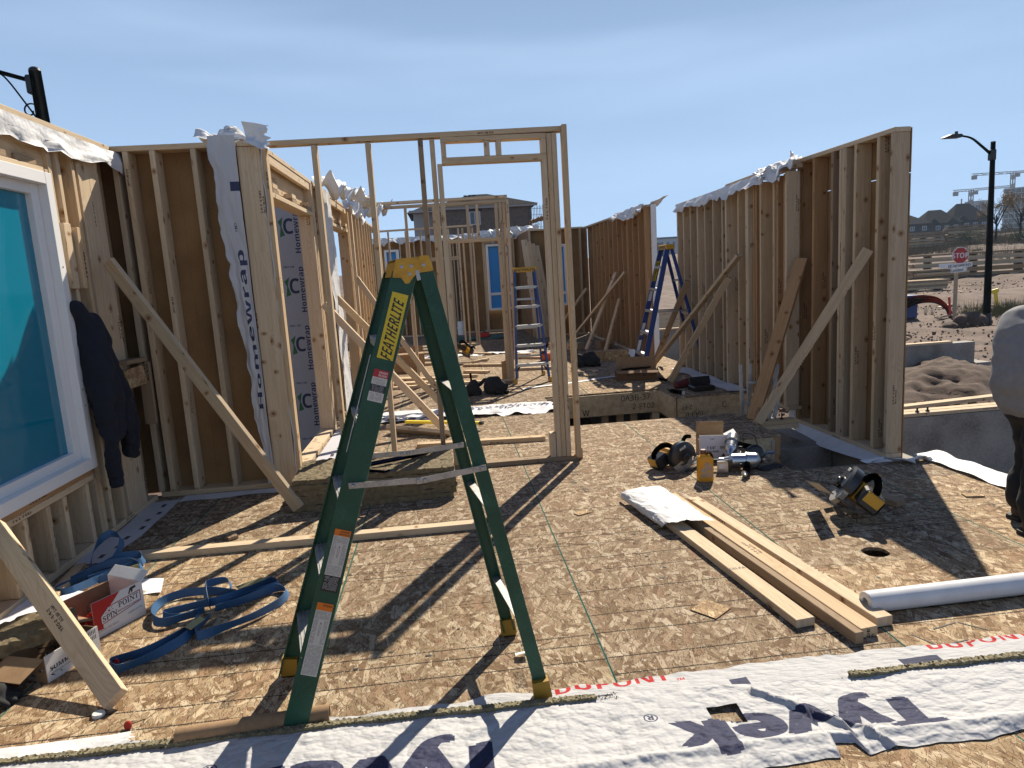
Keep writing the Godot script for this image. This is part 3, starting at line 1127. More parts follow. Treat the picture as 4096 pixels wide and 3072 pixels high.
func build_near_walls() -> void:
	# window wall on the left
	var w1 := thing("framed_wall", "stud wall with the large blue-filmed window and bare header", "wall", Vector3(-2.37, 0, -3.5))
	var x := -2.3
	board(w1, "bottom_plate", Vector3(x - 0.07, 0.019, 0.2), Vector3(x - 0.07, 0.019, -5.36), 0.14, 0.038, Vector3.RIGHT)
	board(w1, "top_plate", Vector3(x - 0.07, TOP - 0.019, 0.2), Vector3(x - 0.07, TOP - 0.019, -5.4), 0.14, 0.038, Vector3.RIGHT, M.wood[0])
	board(w1, "top_plate", Vector3(x - 0.07, TOP - 0.058, 0.2), Vector3(x - 0.07, TOP - 0.058, -5.4), 0.14, 0.038, Vector3.RIGHT)
	# window at z -2.6 .. -4.5
	var zf := -4.49
	var zn := -2.3
	board(w1, "header", Vector3(x - 0.07, 2.44, zn), Vector3(x - 0.07, 2.44, -4.64), 0.2, 0.09, Vector3.UP, M.wood[1])
	board(w1, "header_plate", Vector3(x - 0.07, 2.318, zn), Vector3(x - 0.07, 2.318, zf), 0.14, 0.038, Vector3.RIGHT, M.wood[0])
	for z in [-4.05, -4.33]:
		board(w1, "blocking", Vector3(x - 0.07, 2.357, z - 0.1), Vector3(x - 0.07, 2.357, z + 0.1), 0.13, 0.036, Vector3.RIGHT, M.wood_grey)
	board(w1, "sill_plate", Vector3(x - 0.07, 0.475, zn), Vector3(x - 0.07, 0.475, zf - 0.02), 0.14, 0.038, Vector3.RIGHT, M.wood_red)
	board(w1, "sill_plate", Vector3(x - 0.07, 0.436, zn), Vector3(x - 0.07, 0.436, zf - 0.02), 0.14, 0.038, Vector3.RIGHT)
	studs_z(w1, x, -0.14, 0.04, 0.415, [-2.5, -2.9, -3.3, -3.62, -3.75, -4.14])
	for z in [-3.97, -4.4]:
		board(w1, "stud", Vector3(x - 0.07, 0.04, z), Vector3(x - 0.07, 0.415, z), 0.14, 0.038, Vector3.RIGHT)
	studs_z(w1, x, -0.14, 0.04, 2.33, [-4.515])
	studs_z(w1, x, -0.14, 0.04, TOP - 0.08, [-4.556, -4.66, -4.83, -0.2, -0.8, -1.4, -2.0, -2.25])
	# the wide boards of the corner
	board(w1, "corner_stud", Vector3(x - 0.018, 0.04, -4.965), Vector3(x - 0.018, TOP - 0.08, -4.955), 0.14, 0.036, Vector3.BACK, M.wood[0])
	board(w1, "corner_stud", Vector3(x - 0.02, 0.04, -5.11), Vector3(x - 0.02, TOP - 0.08, -5.1), 0.14, 0.036, Vector3.BACK, M.wood[3])
	board(w1, "corner_stud", Vector3(x - 0.09, 0.04, -5.3), Vector3(x - 0.09, TOP - 0.08, -5.3), 0.14, 0.038, Vector3.BACK, M.wood_grey)
	var zz := 0.2
	while zz > -5.5:
		var ze: float = max(zz - 1.17, -5.56)
		var holes := zz > -4.45 and ze < -2.3
		for seg in ([[0.0, 0.44], [2.34, TOP]] if holes else [[0.0, TOP]]):
			mi(w1, "sheathing_panel", box_mesh(Vector3(0.012, seg[1] - seg[0] - 0.004, zz - ze - 0.001)), M.fiber, at(x - 0.148, (seg[0] + seg[1]) / 2, (zz + ze) / 2))
		zz = ze
	board(w1, "blocking", Vector3(x + 0.01, 1.62, -4.6), Vector3(x + 0.01, 2.02, -4.605), 0.085, 0.03, Vector3.BACK, M.wood[0])
	board(w1, "blocking", Vector3(x + 0.02, 1.62, -4.68), Vector3(x + 0.02, 2.0, -4.69), 0.038, 0.05, Vector3.BACK, M.wood[1])
	# vinyl window
	var win := thing("window", "large white vinyl window covered with blue protective film", "window", Vector3(x - 0.03, 0.5, -3.4))
	var fr := [[Vector3(x - 0.02, 0.5, zn), Vector3(x - 0.02, 2.3, zn)], [Vector3(x - 0.02, 0.5, zf + 0.03), Vector3(x - 0.02, 2.3, zf + 0.03)]]
	for f in fr:
		board(win, "frame", f[0], f[1], 0.07, 0.11, Vector3.BACK, M.vinyl)
	for y in [0.535, 2.265]:
		board(win, "frame", Vector3(x - 0.02, y, zn + 0.035), Vector3(x - 0.02, y, zf + 0.065), 0.07, 0.11, Vector3.UP, M.vinyl)
	for f in [[Vector3(x - 0.045, 0.57, zn - 0.06), Vector3(x - 0.045, 2.23, zn - 0.06)], [Vector3(x - 0.045, 0.57, zf + 0.105), Vector3(x - 0.045, 2.23, zf + 0.105)]]:
		board(win, "sash", f[0], f[1], 0.075, 0.06, Vector3.BACK, M.vinyl)
	for y in [0.6, 2.2]:
		board(win, "sash", Vector3(x - 0.045, y, zn - 0.1), Vector3(x - 0.045, y, zf + 0.145), 0.06, 0.06, Vector3.UP, M.vinyl)
	mi(win, "pane", box_mesh(Vector3(0.006, 1.56, abs(zf - zn) - 0.27), 0.001), M.film, at(x - 0.055, 1.4, (zf + zn) / 2))
	var note := Image.create(64, 96, false, Image.FORMAT_RGB8)
	note.fill(Color(0.82, 0.82, 0.83))
	for k in 12:
		note.fill_rect(Rect2i(28, 8 + k * 7, 14 + (k * 7) % 20, 2), Color(0.2, 0.2, 0.25))
	mi(win, "label_sticker", prism([Vector2(-0.07, -0.07), Vector2(0.07, -0.07), Vector2(0.07, 0.07), Vector2(-0.07, 0.07)], 0.001, 7.0), print_mat(note), turned(x - 0.049, 0.82, -3.33, 90))
	for q in [Vector3(x + 0.037, 1.75, zf + 0.03), Vector3(x + 0.037, 1.0, zf + 0.03), Vector3(x + 0.037, 0.9, zf + 0.028)]:
		mi(win, "screw_hole", lathe([Vector2(0.0001, 0.001), Vector2(0.005, 0.001), Vector2(0.005, 0)], 8), M.ink, turned(q.x - 0.001, q.y, q.z, 0, 0, -90))
	# housewrap folded over the top of the wall
	tag(mi(self, "housewrap_flap", crumple(3, Vector3(x + 0.012, TOP - 0.045, 0.0), Vector3(0.02, 0, -5.55), Vector3(0.005, -0.13, 0), Vector3(1, 0, 0), 0.05, 0.05, 60, 10), M.wrap), "white housewrap folded down inside the top of the window wall", "housewrap", "housewrap flaps")
	# back left wall, cross
	var w2 := thing("framed_wall", "short stud wall lined with brown fibreboard beside the window", "wall", Vector3(-1.9, 0, -5.47))
	var z := -5.4
	board(w2, "bottom_plate", Vector3(-2.29, 0.019, z - 0.07), Vector3(-1.44, 0.019, z - 0.07), 0.14, 0.038, Vector3.BACK)
	board(w2, "top_plate", Vector3(-2.44, TOP - 0.019, z - 0.075), Vector3(-1.42, TOP - 0.019, z - 0.075), 0.14, 0.038, Vector3.BACK)
	studs_x(w2, z, 0.14, 0.04, TOP - 0.04, [-2.285, -2.2, -2.02, -1.73], null)
	for p in [[-2.46, -1.9], [-1.9, -1.43]]:
		mi(w2, "sheathing_panel", box_mesh(Vector3(p[1] - p[0] + 0.001, TOP, 0.012)), M.fiber, at((p[0] + p[1]) / 2, TOP / 2, z - 0.148))
	board(w2, "blocking", Vector3(-2.27, 1.09, -5.3), Vector3(-2.27, 1.1, -4.98), 0.12, 0.03, Vector3.RIGHT, M.wood_grey)
	board(w2, "blocking", Vector3(-2.25, 0.6, -5.32), Vector3(-2.24, 1.07, -5.31), 0.08, 0.03, Vector3.RIGHT, M.wood_grey)
	tag(mi(self, "osb_scrap", box_mesh(Vector3(0.16, 0.14, 0.012)), M.rim, turned(-2.24, 0.98, -5.14, 62, 0, 8)), "small dark strand board offcut stuck between corner studs", "offcut")
	# exterior wall running back, with two door openings
	var w3 := thing("framed_wall", "stud wall with two door openings and packed timber headers", "wall", Vector3(-1.34, 0, -8))
	x = -1.27
	board(w3, "corner_stud", Vector3(-1.345, 0.0, -5.43), Vector3(-1.345, TOP - 0.04, -5.43), 0.16, 0.04, Vector3.RIGHT, M.wood[0])
	board(w3, "top_plate", Vector3(-1.345, TOP - 0.019, -5.4), Vector3(-1.345, TOP - 0.019, -15.0), 0.14, 0.038, Vector3.RIGHT, M.wood[0])
	board(w3, "bottom_plate", Vector3(-1.34, 0.019, -5.46), Vector3(-1.34, 0.019, -15.0), 0.14, 0.038, Vector3.RIGHT, M.wood[0])
	studs_z(w3, x, -0.14, 0.04, TOP - 0.04, [-5.52, -5.58, -7.46, -7.52, -7.9, -8.3, -10.2, -10.26, -10.7, -11.1, -11.5, -11.9, -12.3, -12.7, -13.1, -13.5])
	studs_z(w3, x, -0.14, 0.04, 2.25, [-5.66, -7.37, -8.6, -10.07])
	studs_z(w3, x, -0.14, 0.04, TOP - 0.04, [-8.52])
	for op in [[-5.64, -7.42], [-8.56, -10.1]]:
		board(w3, "header_plate", Vector3(-1.34, 2.27, op[0]), Vector3(-1.34, 2.27, op[1]), 0.14, 0.038, Vector3.RIGHT, M.wood[0])
		board(w3, "header", Vector3(-1.37, 2.46, op[0]), Vector3(-1.37, 2.46, op[1]), 0.24, 0.045, Vector3.UP, M.wood[1])
		for k in 3:
			var zb: float = lerp(op[0], op[1], 0.08 + k * 0.4)
			board(w3, "blocking", Vector3(-1.32, 2.31, zb), Vector3(-1.32, 2.31, zb - 0.2), 0.085, 0.038, Vector3.RIGHT, M.wood_grey)
			board(w3, "blocking", Vector3(-1.32, 2.35, zb), Vector3(-1.32, 2.35, zb - 0.17), 0.085, 0.038, Vector3.RIGHT)
		board(w3, "header", Vector3(-1.3, 2.545, op[0]), Vector3(-1.3, 2.545, op[1]), 0.07, 0.038, Vector3.UP, M.wood[3])
	# sheathing outside of the far part
	for p in [[-7.5, -8.5], [-10.2, -11.3], [-11.3, -12.4], [-12.4, -13.5]]:
		mi(w3, "sheathing_panel", box_mesh(Vector3(0.012, TOP, p[0] - p[1] - 0.001)), M.fiber, at(-1.42, TOP / 2, (p[0] + p[1]) / 2))
	# wrapped return wall seen through the first opening
	var w4 := thing("wrapped_wall", "outer wall covered in printed housewrap beyond the first door opening", "wall", Vector3(-2.2, 0, -8.3))
	mi(w4, "sheathing_panel", box_mesh(Vector3(1.6, TOP + 0.6, 0.14)), M.fiber, at(-2.25, TOP / 2 - 0.3, -8.34))
	var hw := Image.create(256, 2048, false, Image.FORMAT_RGB8)
	hw.fill(Color(0.66, 0.66, 0.675))
	var navy := Color(0.13, 0.16, 0.3)
	for k in 5:
		var gy := 60 + k * 430
		draw_text(hw, "Homewrap", Vector2(170, gy + 380), Vector2(0, -330), Vector2(74, 0), navy)
		fill_poly(hw, [Vector2(14, gy + 150), Vector2(70, gy + 120), Vector2(48, gy + 185), Vector2(76, gy + 250), Vector2(22, gy + 262), Vector2(36, gy + 190)], Color(0.16, 0.4, 0.22))
		draw_text(hw, "C", Vector2(66, gy + 130), Vector2(104, 0), Vector2(0, 112), navy)
		draw_text(hw, "13565-R - CCMC", Vector2(20, gy + 40), Vector2(120, 0), Vector2(0, 14), navy)
	var hwm := print_mat(hw)
	var st := new_st()
	face(st, [Vector3(-1.83, -0.6, 0), Vector3(-1.56, -0.6, 0), Vector3(-1.56, TOP, 0), Vector3(-1.83, TOP, 0)], [Vector2(0, 1), Vector2(1, 1), Vector2(1, 0), Vector2(0, 0)], Vector3(0, 0, 1))
	mi(w4, "housewrap", st.commit(), hwm, at(0, 0, -8.262))
	# printed wrap hanging inside beside the corner post
	var strip := Image.create(256, 1024, false, Image.FORMAT_RGB8)
	strip.fill(Color(0.7, 0.7, 0.71))
	draw_text(strip, "Homewrap", Vector2(118, 790), Vector2(0, -470), Vector2(120, 0), navy)
	draw_text(strip, "®", Vector2(150, 268), Vector2(0, -26), Vector2(26, 0), navy)
	strip.fill_rect(Rect2i(160, 128, 96, 26), navy)
	for k in 3:
		strip.fill_rect(Rect2i(226 + k * 9, 330, 2, 420), Color(0.35, 0.38, 0.48))
	var sm := print_mat(strip)
	sm.normal_enabled = true
	sm.normal_texture = M.wrap_text
	sm.normal_scale = 0.25
	sm.backlight_enabled = true
	sm.backlight = Color(0.15, 0.15, 0.15)
	var n := FastNoiseLite.new()
	n.seed = 12
	n.frequency = 1.0
	tag(mi(self, "housewrap_strip", sheet(16, 80, func(u: float, v: float):
		var y := 2.66 - v * 2.62
		var left: float = lerp(-1.615, -1.49, pow(v, 1.3)) + n.get_noise_2d(v * 7.0, 0.0) * 0.035 + (0.02 if v > 0.34 else 0.0)
		var right: float = -1.425 + n.get_noise_2d(v * 4.0, 9.0) * 0.008
		return Vector3(lerp(left, right, u), y, -5.385 + n.get_noise_2d(u * 2.0, v * 6.0) * 0.03 * (1.2 - u))), sm), "printed white housewrap strip hanging beside the corner post", "housewrap")
	tag(mi(self, "housewrap_strip", sheet(8, 70, func(u: float, v: float):
		var y := 2.7 - v * 2.68
		return Vector3(-1.262 + n.get_noise_2d(v * 5.0, 31.0) * 0.018 + u * 0.015, y, -5.42 - u * (0.1 + 0.05 * n.get_noise_2d(v * 4.0, 3.0)))), M.wrap), "narrow white housewrap edge between the corner post and the bare stud", "housewrap")
	tag(mi(self, "housewrap_strip", sheet(14, 60, func(u: float, v: float):
		var y := 2.6 - v * 2.58
		return Vector3(-1.235 + n.get_noise_2d(v * 3.0, u * 2.0 + 50.0) * 0.03 + v * 0.05, y, -7.86 - u * 0.55 + n.get_noise_2d(v * 4.0, 13.0) * 0.03)), M.wrap), "thin white housewrap sheet hanging between the two door openings", "housewrap")
	# ragged flaps above
	tag(mi(self, "housewrap_flap", crumple(21, Vector3(-1.72, 2.66, -5.4), Vector3(0.34, -0.02, -0.05), Vector3(0.02, 0.02, -0.16), Vector3(0, 1, 0), 0.12, 0.08), M.wrap), "torn white housewrap tuft on top of the corner post", "housewrap")
	tag(mi(self, "housewrap_flap", crumple(22, Vector3(-1.36, 2.75, -5.38), Vector3(0.17, -0.03, 0.0), Vector3(0.03, -0.2, 0.02), Vector3(0, 0.2, 1), 0.09, 0.06), M.wrap), "pointed white housewrap tuft blown up between post and top plate", "housewrap")
	tag(mi(self, "housewrap_flap", crumple(23, Vector3(-1.27, 2.66, -7.55), Vector3(0.3, 0.0, -1.5), Vector3(0.2, -0.18, 0.05), Vector3(0.3, 1, 0), 0.2, 0.1), M.wrap), "crumpled white housewrap draped over the top beyond the first door opening", "housewrap")
	tag(mi(self, "housewrap_flap", crumple(24, Vector3(-1.27, 2.66, -9.3), Vector3(0.36, 0.02, -0.9), Vector3(0.25, -0.22, 0.05), Vector3(0.3, 1, 0), 0.26, 0.1), M.wrap), "crumpled white housewrap draped over the second door header", "housewrap")
	# central partition
	var w5 := thing("partition_frame", "open interior partition frame with door opening behind the green ladder", "wall", Vector3(-0.1, 0, -5.45))
	z = -5.45
	board(w5, "top_plate", Vector3(-1.3, TOP - 0.019, z - 0.045), Vector3(0.995, TOP - 0.019 + 0.02, z - 0.045), 0.089, 0.038, Vector3.BACK, M.wood[1])
	board(w5, "bottom_plate", Vector3(-1.25, 0.019, z - 0.045), Vector3(0.99, 0.019, z - 0.045), 0.089, 0.038, Vector3.BACK, M.wood_grey)
	studs_x(w5, z, 0.089, 0.04, TOP - 0.04, [-1.25, -0.878, -0.487], M.wood[1])
	studs_x(w5, z, 0.089, 0.04, TOP - 0.035, [-0.095], M.wood_grey)
	studs_x(w5, z, 0.089, 0.04, TOP - 0.035, [0.0], M.wood[1])
	studs_x(w5, z, 0.089, 0.04, 2.4, [0.04], M.wood[0])
	studs_x(w5, z, 0.089, 0.04, TOP - 0.03, [0.885], M.wood[1])
	studs_x(w5, z, 0.089, 0.04, 2.4, [0.846], M.wood[0])
	studs_x(w5, z + 0.01, 0.089, 0.04, TOP - 0.03, [0.925], M.wood[0])
	board(w5, "corner_stud", Vector3(0.998, 0.04, z + 0.03), Vector3(1.0, TOP + 0.02, z + 0.015), 0.038, 0.085, Vector3.RIGHT, M.wood[4])
	board(w5, "header_plate", Vector3(0.06, 2.42, z - 0.045), Vector3(0.865, 2.42, z - 0.045), 0.089, 0.05, Vector3.BACK, M.wood[1])
	board(w5, "header_plate", Vector3(0.06, 2.575, z - 0.045), Vector3(0.865, 2.575, z - 0.045), 0.089, 0.038, Vector3.BACK, M.wood[1])
	for xx in [0.08, 0.41, 0.5, 0.845]:
		board(w5, "cripple_stud", Vector3(xx, 2.446, z - 0.045), Vector3(xx, 2.555, z - 0.045), 0.089, 0.038, Vector3.BACK)
	board(w5, "blocking", Vector3(0.8, 0.04, z - 0.045), Vector3(0.8, 0.24, z - 0.045), 0.085, 0.045, Vector3.BACK, M.wood[0])
	board(w5, "blocking", Vector3(1.02, 0.0, z - 0.05), Vector3(1.02, 0.09, z - 0.05), 0.05, 0.05, Vector3.BACK, M.wood_red)
	# braces of the left walls
	tag(board(self, "brace", Vector3(-2.2, 1.79, -4.9), Vector3(-1.11, 0.03, -4.73), 0.085, 0.038, Vector3(1, 0.62, 0.4), M.wood[2]), "long diagonal timber brace from the window wall to the wool stack", "brace", "diagonal wall braces")
	tag(board(self, "brace", Vector3(-2.28, 0.47, -3.48), Vector3(-1.36, 0.035, -2.56), 0.089, 0.04, Vector3(0.7, 0.3, 0.6).cross(Vector3(0.68, -0.32, 0.67)) + Vector3(0.5, 0.75, 0), M.wood[0]), "short pale timber brace in front of the nail boxes", "brace", "diagonal wall braces")
	var bi := -1
	for b in [[Vector3(-1.24, 1.35, -7.35), Vector3(-0.1, 0.03, -6.9)], [Vector3(-1.22, 1.4, -8.1), Vector3(-0.05, 0.03, -7.9)], [Vector3(-1.2, 1.62, -9.95), Vector3(-0.2, 0.03, -9.6)]]:
		bi += 1
		var names_of := ["timber brace footing on the housewrap strip behind the partition", "timber brace beside the thin hanging wrap sheet", "timber brace from the second door opening down to the scrap lumber"]
		tag(board(self, "brace", b[0], b[1], 0.075, 0.038, Vector3(0.8, 0.6, 0.2)), names_of[bi], "brace", "diagonal wall braces")

func build_far_walls() -> void:
	# second partition
	var w6 := thing("partition_frame", "second interior partition frame beyond the housewrap strip", "wall", Vector3(0, 0, -9.95))
	var z := -9.9
	board(w6, "top_plate", Vector3(-1.25, TOP - 0.02, z - 0.045), Vector3(0.98, TOP - 0.0, z - 0.045), 0.089, 0.038, Vector3.BACK)
	board(w6, "top_plate", Vector3(-1.25, TOP - 0.075, z - 0.045), Vector3(0.98, TOP - 0.06, z - 0.045), 0.089, 0.038, Vector3.BACK)
	board(w6, "bottom_plate", Vector3(-1.25, 0.019, z - 0.045), Vector3(0.98, 0.019, z - 0.045), 0.089, 0.038, Vector3.BACK)
	studs_x(w6, z, 0.089, 0.04, TOP - 0.08, [-1.2, -0.84, -0.445, -0.06, 0.08, 0.88, 0.92], null)
	studs_x(w6, z, 0.089, 0.04, 2.02, [0.118, 0.842], null)
	board(w6, "corner_stud", Vector3(0.975, 0.04, z), Vector3(0.975, TOP - 0.05, z), 0.038, 0.085, Vector3.RIGHT, M.wood[0])
	board(w6, "header_plate", Vector3(0.1, 2.04, z - 0.045), Vector3(0.86, 2.04, z - 0.045), 0.089, 0.05, Vector3.BACK)
	for xx in [0.415, 0.55, 0.82]:
		board(w6, "cripple_stud", Vector3(xx, 2.065, z - 0.045), Vector3(xx, TOP - 0.09, z - 0.045), 0.089, 0.038, Vector3.BACK)
	board(w6, "blocking", Vector3(0.79, 0.04, z - 0.045), Vector3(0.79, 0.3, z - 0.045), 0.085, 0.06, Vector3.BACK, M.wood_red)
	# third partition
	var w7 := thing("partition_frame", "farthest interior partition frame in front of the fibreboard back wall", "wall", Vector3(-0.4, 0, -15))
	z = -15.6
	board(w7, "top_plate", Vector3(-1.75, TOP, z - 0.045), Vector3(0.75, TOP + 0.03, z - 0.045), 0.089, 0.038, Vector3.BACK)
	board(w7, "bottom_plate", Vector3(-1.75, 0.019, z - 0.045), Vector3(0.75, 0.019, z - 0.045), 0.089, 0.038, Vector3.BACK)
	studs_x(w7, z, 0.089, 0.04, TOP - 0.02, [-1.7, -1.5, -1.12, -0.74, -0.42, -0.3, 0.02, 0.12, 0.42, 0.52, 0.68, 0.73], null)
	for yy in [1.98, 1.94]:
		board(w7, "header_plate", Vector3(-0.3, yy, z - 0.045), Vector3(0.42, yy, z - 0.045), 0.089, 0.038, Vector3.BACK)
	for xx in [-0.05, 0.2]:
		board(w7, "cripple_stud", Vector3(xx, 2.0, z - 0.045), Vector3(xx, TOP - 0.02, z - 0.045), 0.089, 0.038, Vector3.BACK)
	# back wall
	var w8 := thing("framed_wall", "rear stud wall lined with brown fibreboard and blue-filmed windows", "wall", Vector3(0.8, 0, -19))
	z = -19.0
	board(w8, "bottom_plate", Vector3(-2.6, 0.019, z - 0.07), Vector3(2.2, 0.019, z - 0.07), 0.14, 0.038, Vector3.BACK)
	board(w8, "top_plate", Vector3(-2.6, TOP - 0.019, z - 0.07), Vector3(2.2, TOP - 0.019, z - 0.07), 0.14, 0.038, Vector3.BACK)
	studs_x(w8, z, 0.14, 0.04, TOP - 0.04, [-2.5, -2.1, -1.6, -1.08, -0.7, -0.3, 0.1, 0.16, 0.28, 0.34, 0.44, 0.5, 0.8, 1.14, 1.18, 1.93, 1.97, 2.15], null)
	var wins := [[1.22, 1.89, 0.58, 2.36], [-1.5, -1.13, 0.6, 2.36], [2.55, 2.95, 0.72, 2.16]]
	for p in [[-2.6, -1.5, 0.0, TOP], [-1.5, -1.13, 0.0, 0.6], [-1.5, -1.13, 2.36, TOP], [-1.13, 0.0, 0.0, TOP], [0.0, 1.22, 0.0, TOP], [1.22, 1.89, 0.0, 0.58], [1.22, 1.89, 2.36, TOP], [1.89, 2.25, 0.0, TOP]]:
		mi(w8, "sheathing_panel", box_mesh(Vector3(p[1] - p[0] - 0.0005, p[3] - p[2], 0.012)), M.fiber, at((p[0] + p[1]) / 2, (p[2] + p[3]) / 2, z - 0.148))
	var wb := thing("framed_wall", "dark rear corner stud wall with brown fibreboard beside the leaning planks", "wall", Vector3(2.7, 0, -16.5))
	studs_x(wb, -16.4, 0.14, 0.04, 2.5, [2.1, 2.5, 2.53, 2.97, 3.0, 3.3], null)
	board(wb, "bottom_plate", Vector3(2.08, 0.019, -16.47), Vector3(3.36, 0.019, -16.47), 0.14, 0.038, Vector3.BACK)
	board(wb, "top_plate", Vector3(2.08, 2.52, -16.47), Vector3(3.36, 2.52, -16.47), 0.14, 0.038, Vector3.BACK)
	for p in [[2.08, 2.55, 0.0, 2.54], [2.55, 2.95, 0.0, 0.72], [2.55, 2.95, 2.16, 2.54], [2.95, 3.5, 0.0, 2.54]]:
		mi(wb, "sheathing_panel", box_mesh(Vector3(p[1] - p[0] - 0.0005, p[3] - p[2], 0.012)), M.fiber, at((p[0] + p[1]) / 2, (p[2] + p[3]) / 2, -16.548))
	mi(wb, "sheathing_panel", box_mesh(Vector3(0.012, 2.54, 2.5)), M.fiber, at(2.1, 1.27, -17.8))
	for k in 3:
		var q = wins[k]
		z = -16.4 if k == 2 else -19.0
		var wd := thing("window", ["narrow blue-filmed window seen through the partition door", "blue-filmed window at the far left of the rear wall", "blue-filmed window near the right corner of the rear wall"][k], "window", Vector3((q[0] + q[1]) / 2, q[2], z), 0, "blue filmed rear windows")
		for f in [[Vector3(q[0] + 0.03, q[2], z), Vector3(q[0] + 0.03, q[3], z)], [Vector3(q[1] - 0.03, q[2], z), Vector3(q[1] - 0.03, q[3], z)]]:
			board(wd, "frame", f[0], f[1], 0.06, 0.1, Vector3.RIGHT, M.vinyl)
		for y in [q[2] + 0.03, q[3] - 0.03]:
			board(wd, "frame", Vector3(q[0] + 0.06, y, z), Vector3(q[1] - 0.06, y, z), 0.06, 0.1, Vector3.UP, M.vinyl)
		if k != 1:
			board(wd, "rail", Vector3(q[0] + 0.06, 1.02, z), Vector3(q[1] - 0.06, 1.02, z), 0.07, 0.08, Vector3.UP, M.vinyl)
		mi(wd, "pane", box_mesh(Vector3(q[1] - q[0] - 0.12, q[3] - q[2] - 0.12, 0.006), 0.001), M.film_bright, at((q[0] + q[1]) / 2, (q[2] + q[3]) / 2, z - 0.02))
	z = -19.0
	board(w8, "blocking", Vector3(1.2, 2.42, z - 0.02), Vector3(1.95, 2.42, z - 0.02), 0.09, 0.1, Vector3.UP)
	tag(mi(self, "housewrap_flap", crumple(41, Vector3(-1.9, TOP + 0.05, z + 0.06), Vector3(3.6, 0.0, 0.0), Vector3(0.0, -0.16, 0.1), Vector3(0, 0.4, 1), 0.15, 0.06, 60, 10), M.wrap), "white housewrap edge along the top of the rear wall", "housewrap")
	tag(mi(self, "housewrap_flap", crumple(42, Vector3(1.0, TOP + 0.1, z + 0.06), Vector3(1.7, 0.1, 0.0), Vector3(0.0, -0.3, 0.1), Vector3(0, 0.4, 1), 0.3, 0.1, 50, 14), M.wrap), "rumpled white housewrap above the narrow rear window", "housewrap")
	for k in 4:
		tag(board(self, "leaning_stud", Vector3(1.95 + k * 0.09, 2.3 - k * 0.05, -16.3), Vector3(2.15 + k * 0.11, 0.02, -15.9 - k * 0.04), 0.14, 0.038, Vector3.RIGHT), ["longest plank leaning on the dark corner wall", "second leaning plank, against the longest", "third leaning plank, between two others", "shortest plank leaning toward the dark corner window"][k], "plank", "planks leaning on the rear wall")
	# far part of the right wall
	var w9 := thing("framed_wall", "far stretch of the right stud wall ending in a white panel edge", "wall", Vector3(3.45, 0, -14))
	var x := 3.36
	var zs := []
	for k in 12:
		zs.append(-11.35 - k * 0.36)
	board(w9, "bottom_plate", Vector3(x + 0.07, 0.019, -11.25), Vector3(x + 0.07, 0.019, -16.35), 0.14, 0.038, Vector3.RIGHT)
	board(w9, "top_plate", Vector3(x + 0.07, 2.5, -11.25), Vector3(x + 0.07, 2.5, -16.35), 0.14, 0.038, Vector3.RIGHT)
	studs_z(w9, x, 0.14, 0.04, 2.48, zs + [-11.3, -12.4, -12.47], M.wood_red)
	zs = [-11.25, -12.42, -13.59, -14.76, -15.93, -16.5]
	for k in 5:
		mi(w9, "sheathing_panel", box_mesh(Vector3(0.012, 2.6, zs[k] - zs[k + 1] - 0.001)), M.fiber, at(x + 0.15, 1.22, (zs[k] + zs[k + 1]) / 2))
	mi(w9, "end_panel", box_mesh(Vector3(0.09, 2.6, 0.02)), M.white_card, at(x + 0.125, 1.22, -11.23))
	tag(mi(self, "housewrap_flap", crumple(51, Vector3(x - 0.03, 2.54, -11.2), Vector3(0.0, 0.0, -1.8), Vector3(-0.1, -0.16, 0), Vector3(-1, 0.5, 0), 0.1, 0.1), M.wrap), "white housewrap hanging over the far right wall top", "housewrap")
	tag(mi(self, "housewrap_flap", crumple(52, Vector3(x + 0.08, 2.55, -11.2), Vector3(0.28, 0.1, 0.0), Vector3(0.0, -0.1, -0.2), Vector3(0, 1, 0), 0.06, 0.1), M.wrap), "white housewrap scrap fluttering past the far right wall end", "housewrap")
	var br := [[Vector3(3.3, 1.45, -12.4), Vector3(2.42, 0.03, -13.9)], [Vector3(3.3, 1.45, -13.1), Vector3(2.62, 0.03, -12.9)], [Vector3(3.3, 0.95, -12.9), Vector3(2.9, 0.03, -12.5)], [Vector3(3.3, 1.1, -15.9), Vector3(2.5, 0.03, -16.2)]]
	for k in 4:
		tag(board(self, "brace", br[k][0], br[k][1], 0.075, 0.038, Vector3(0.6, 0.6, 0.5)), ["timber brace crossing another on the far right wall", "timber brace crossed by a longer one on the far right wall", "timber brace in front of the small brown carton", "timber brace in the dark rear corner"][k], "brace", "diagonal wall braces")

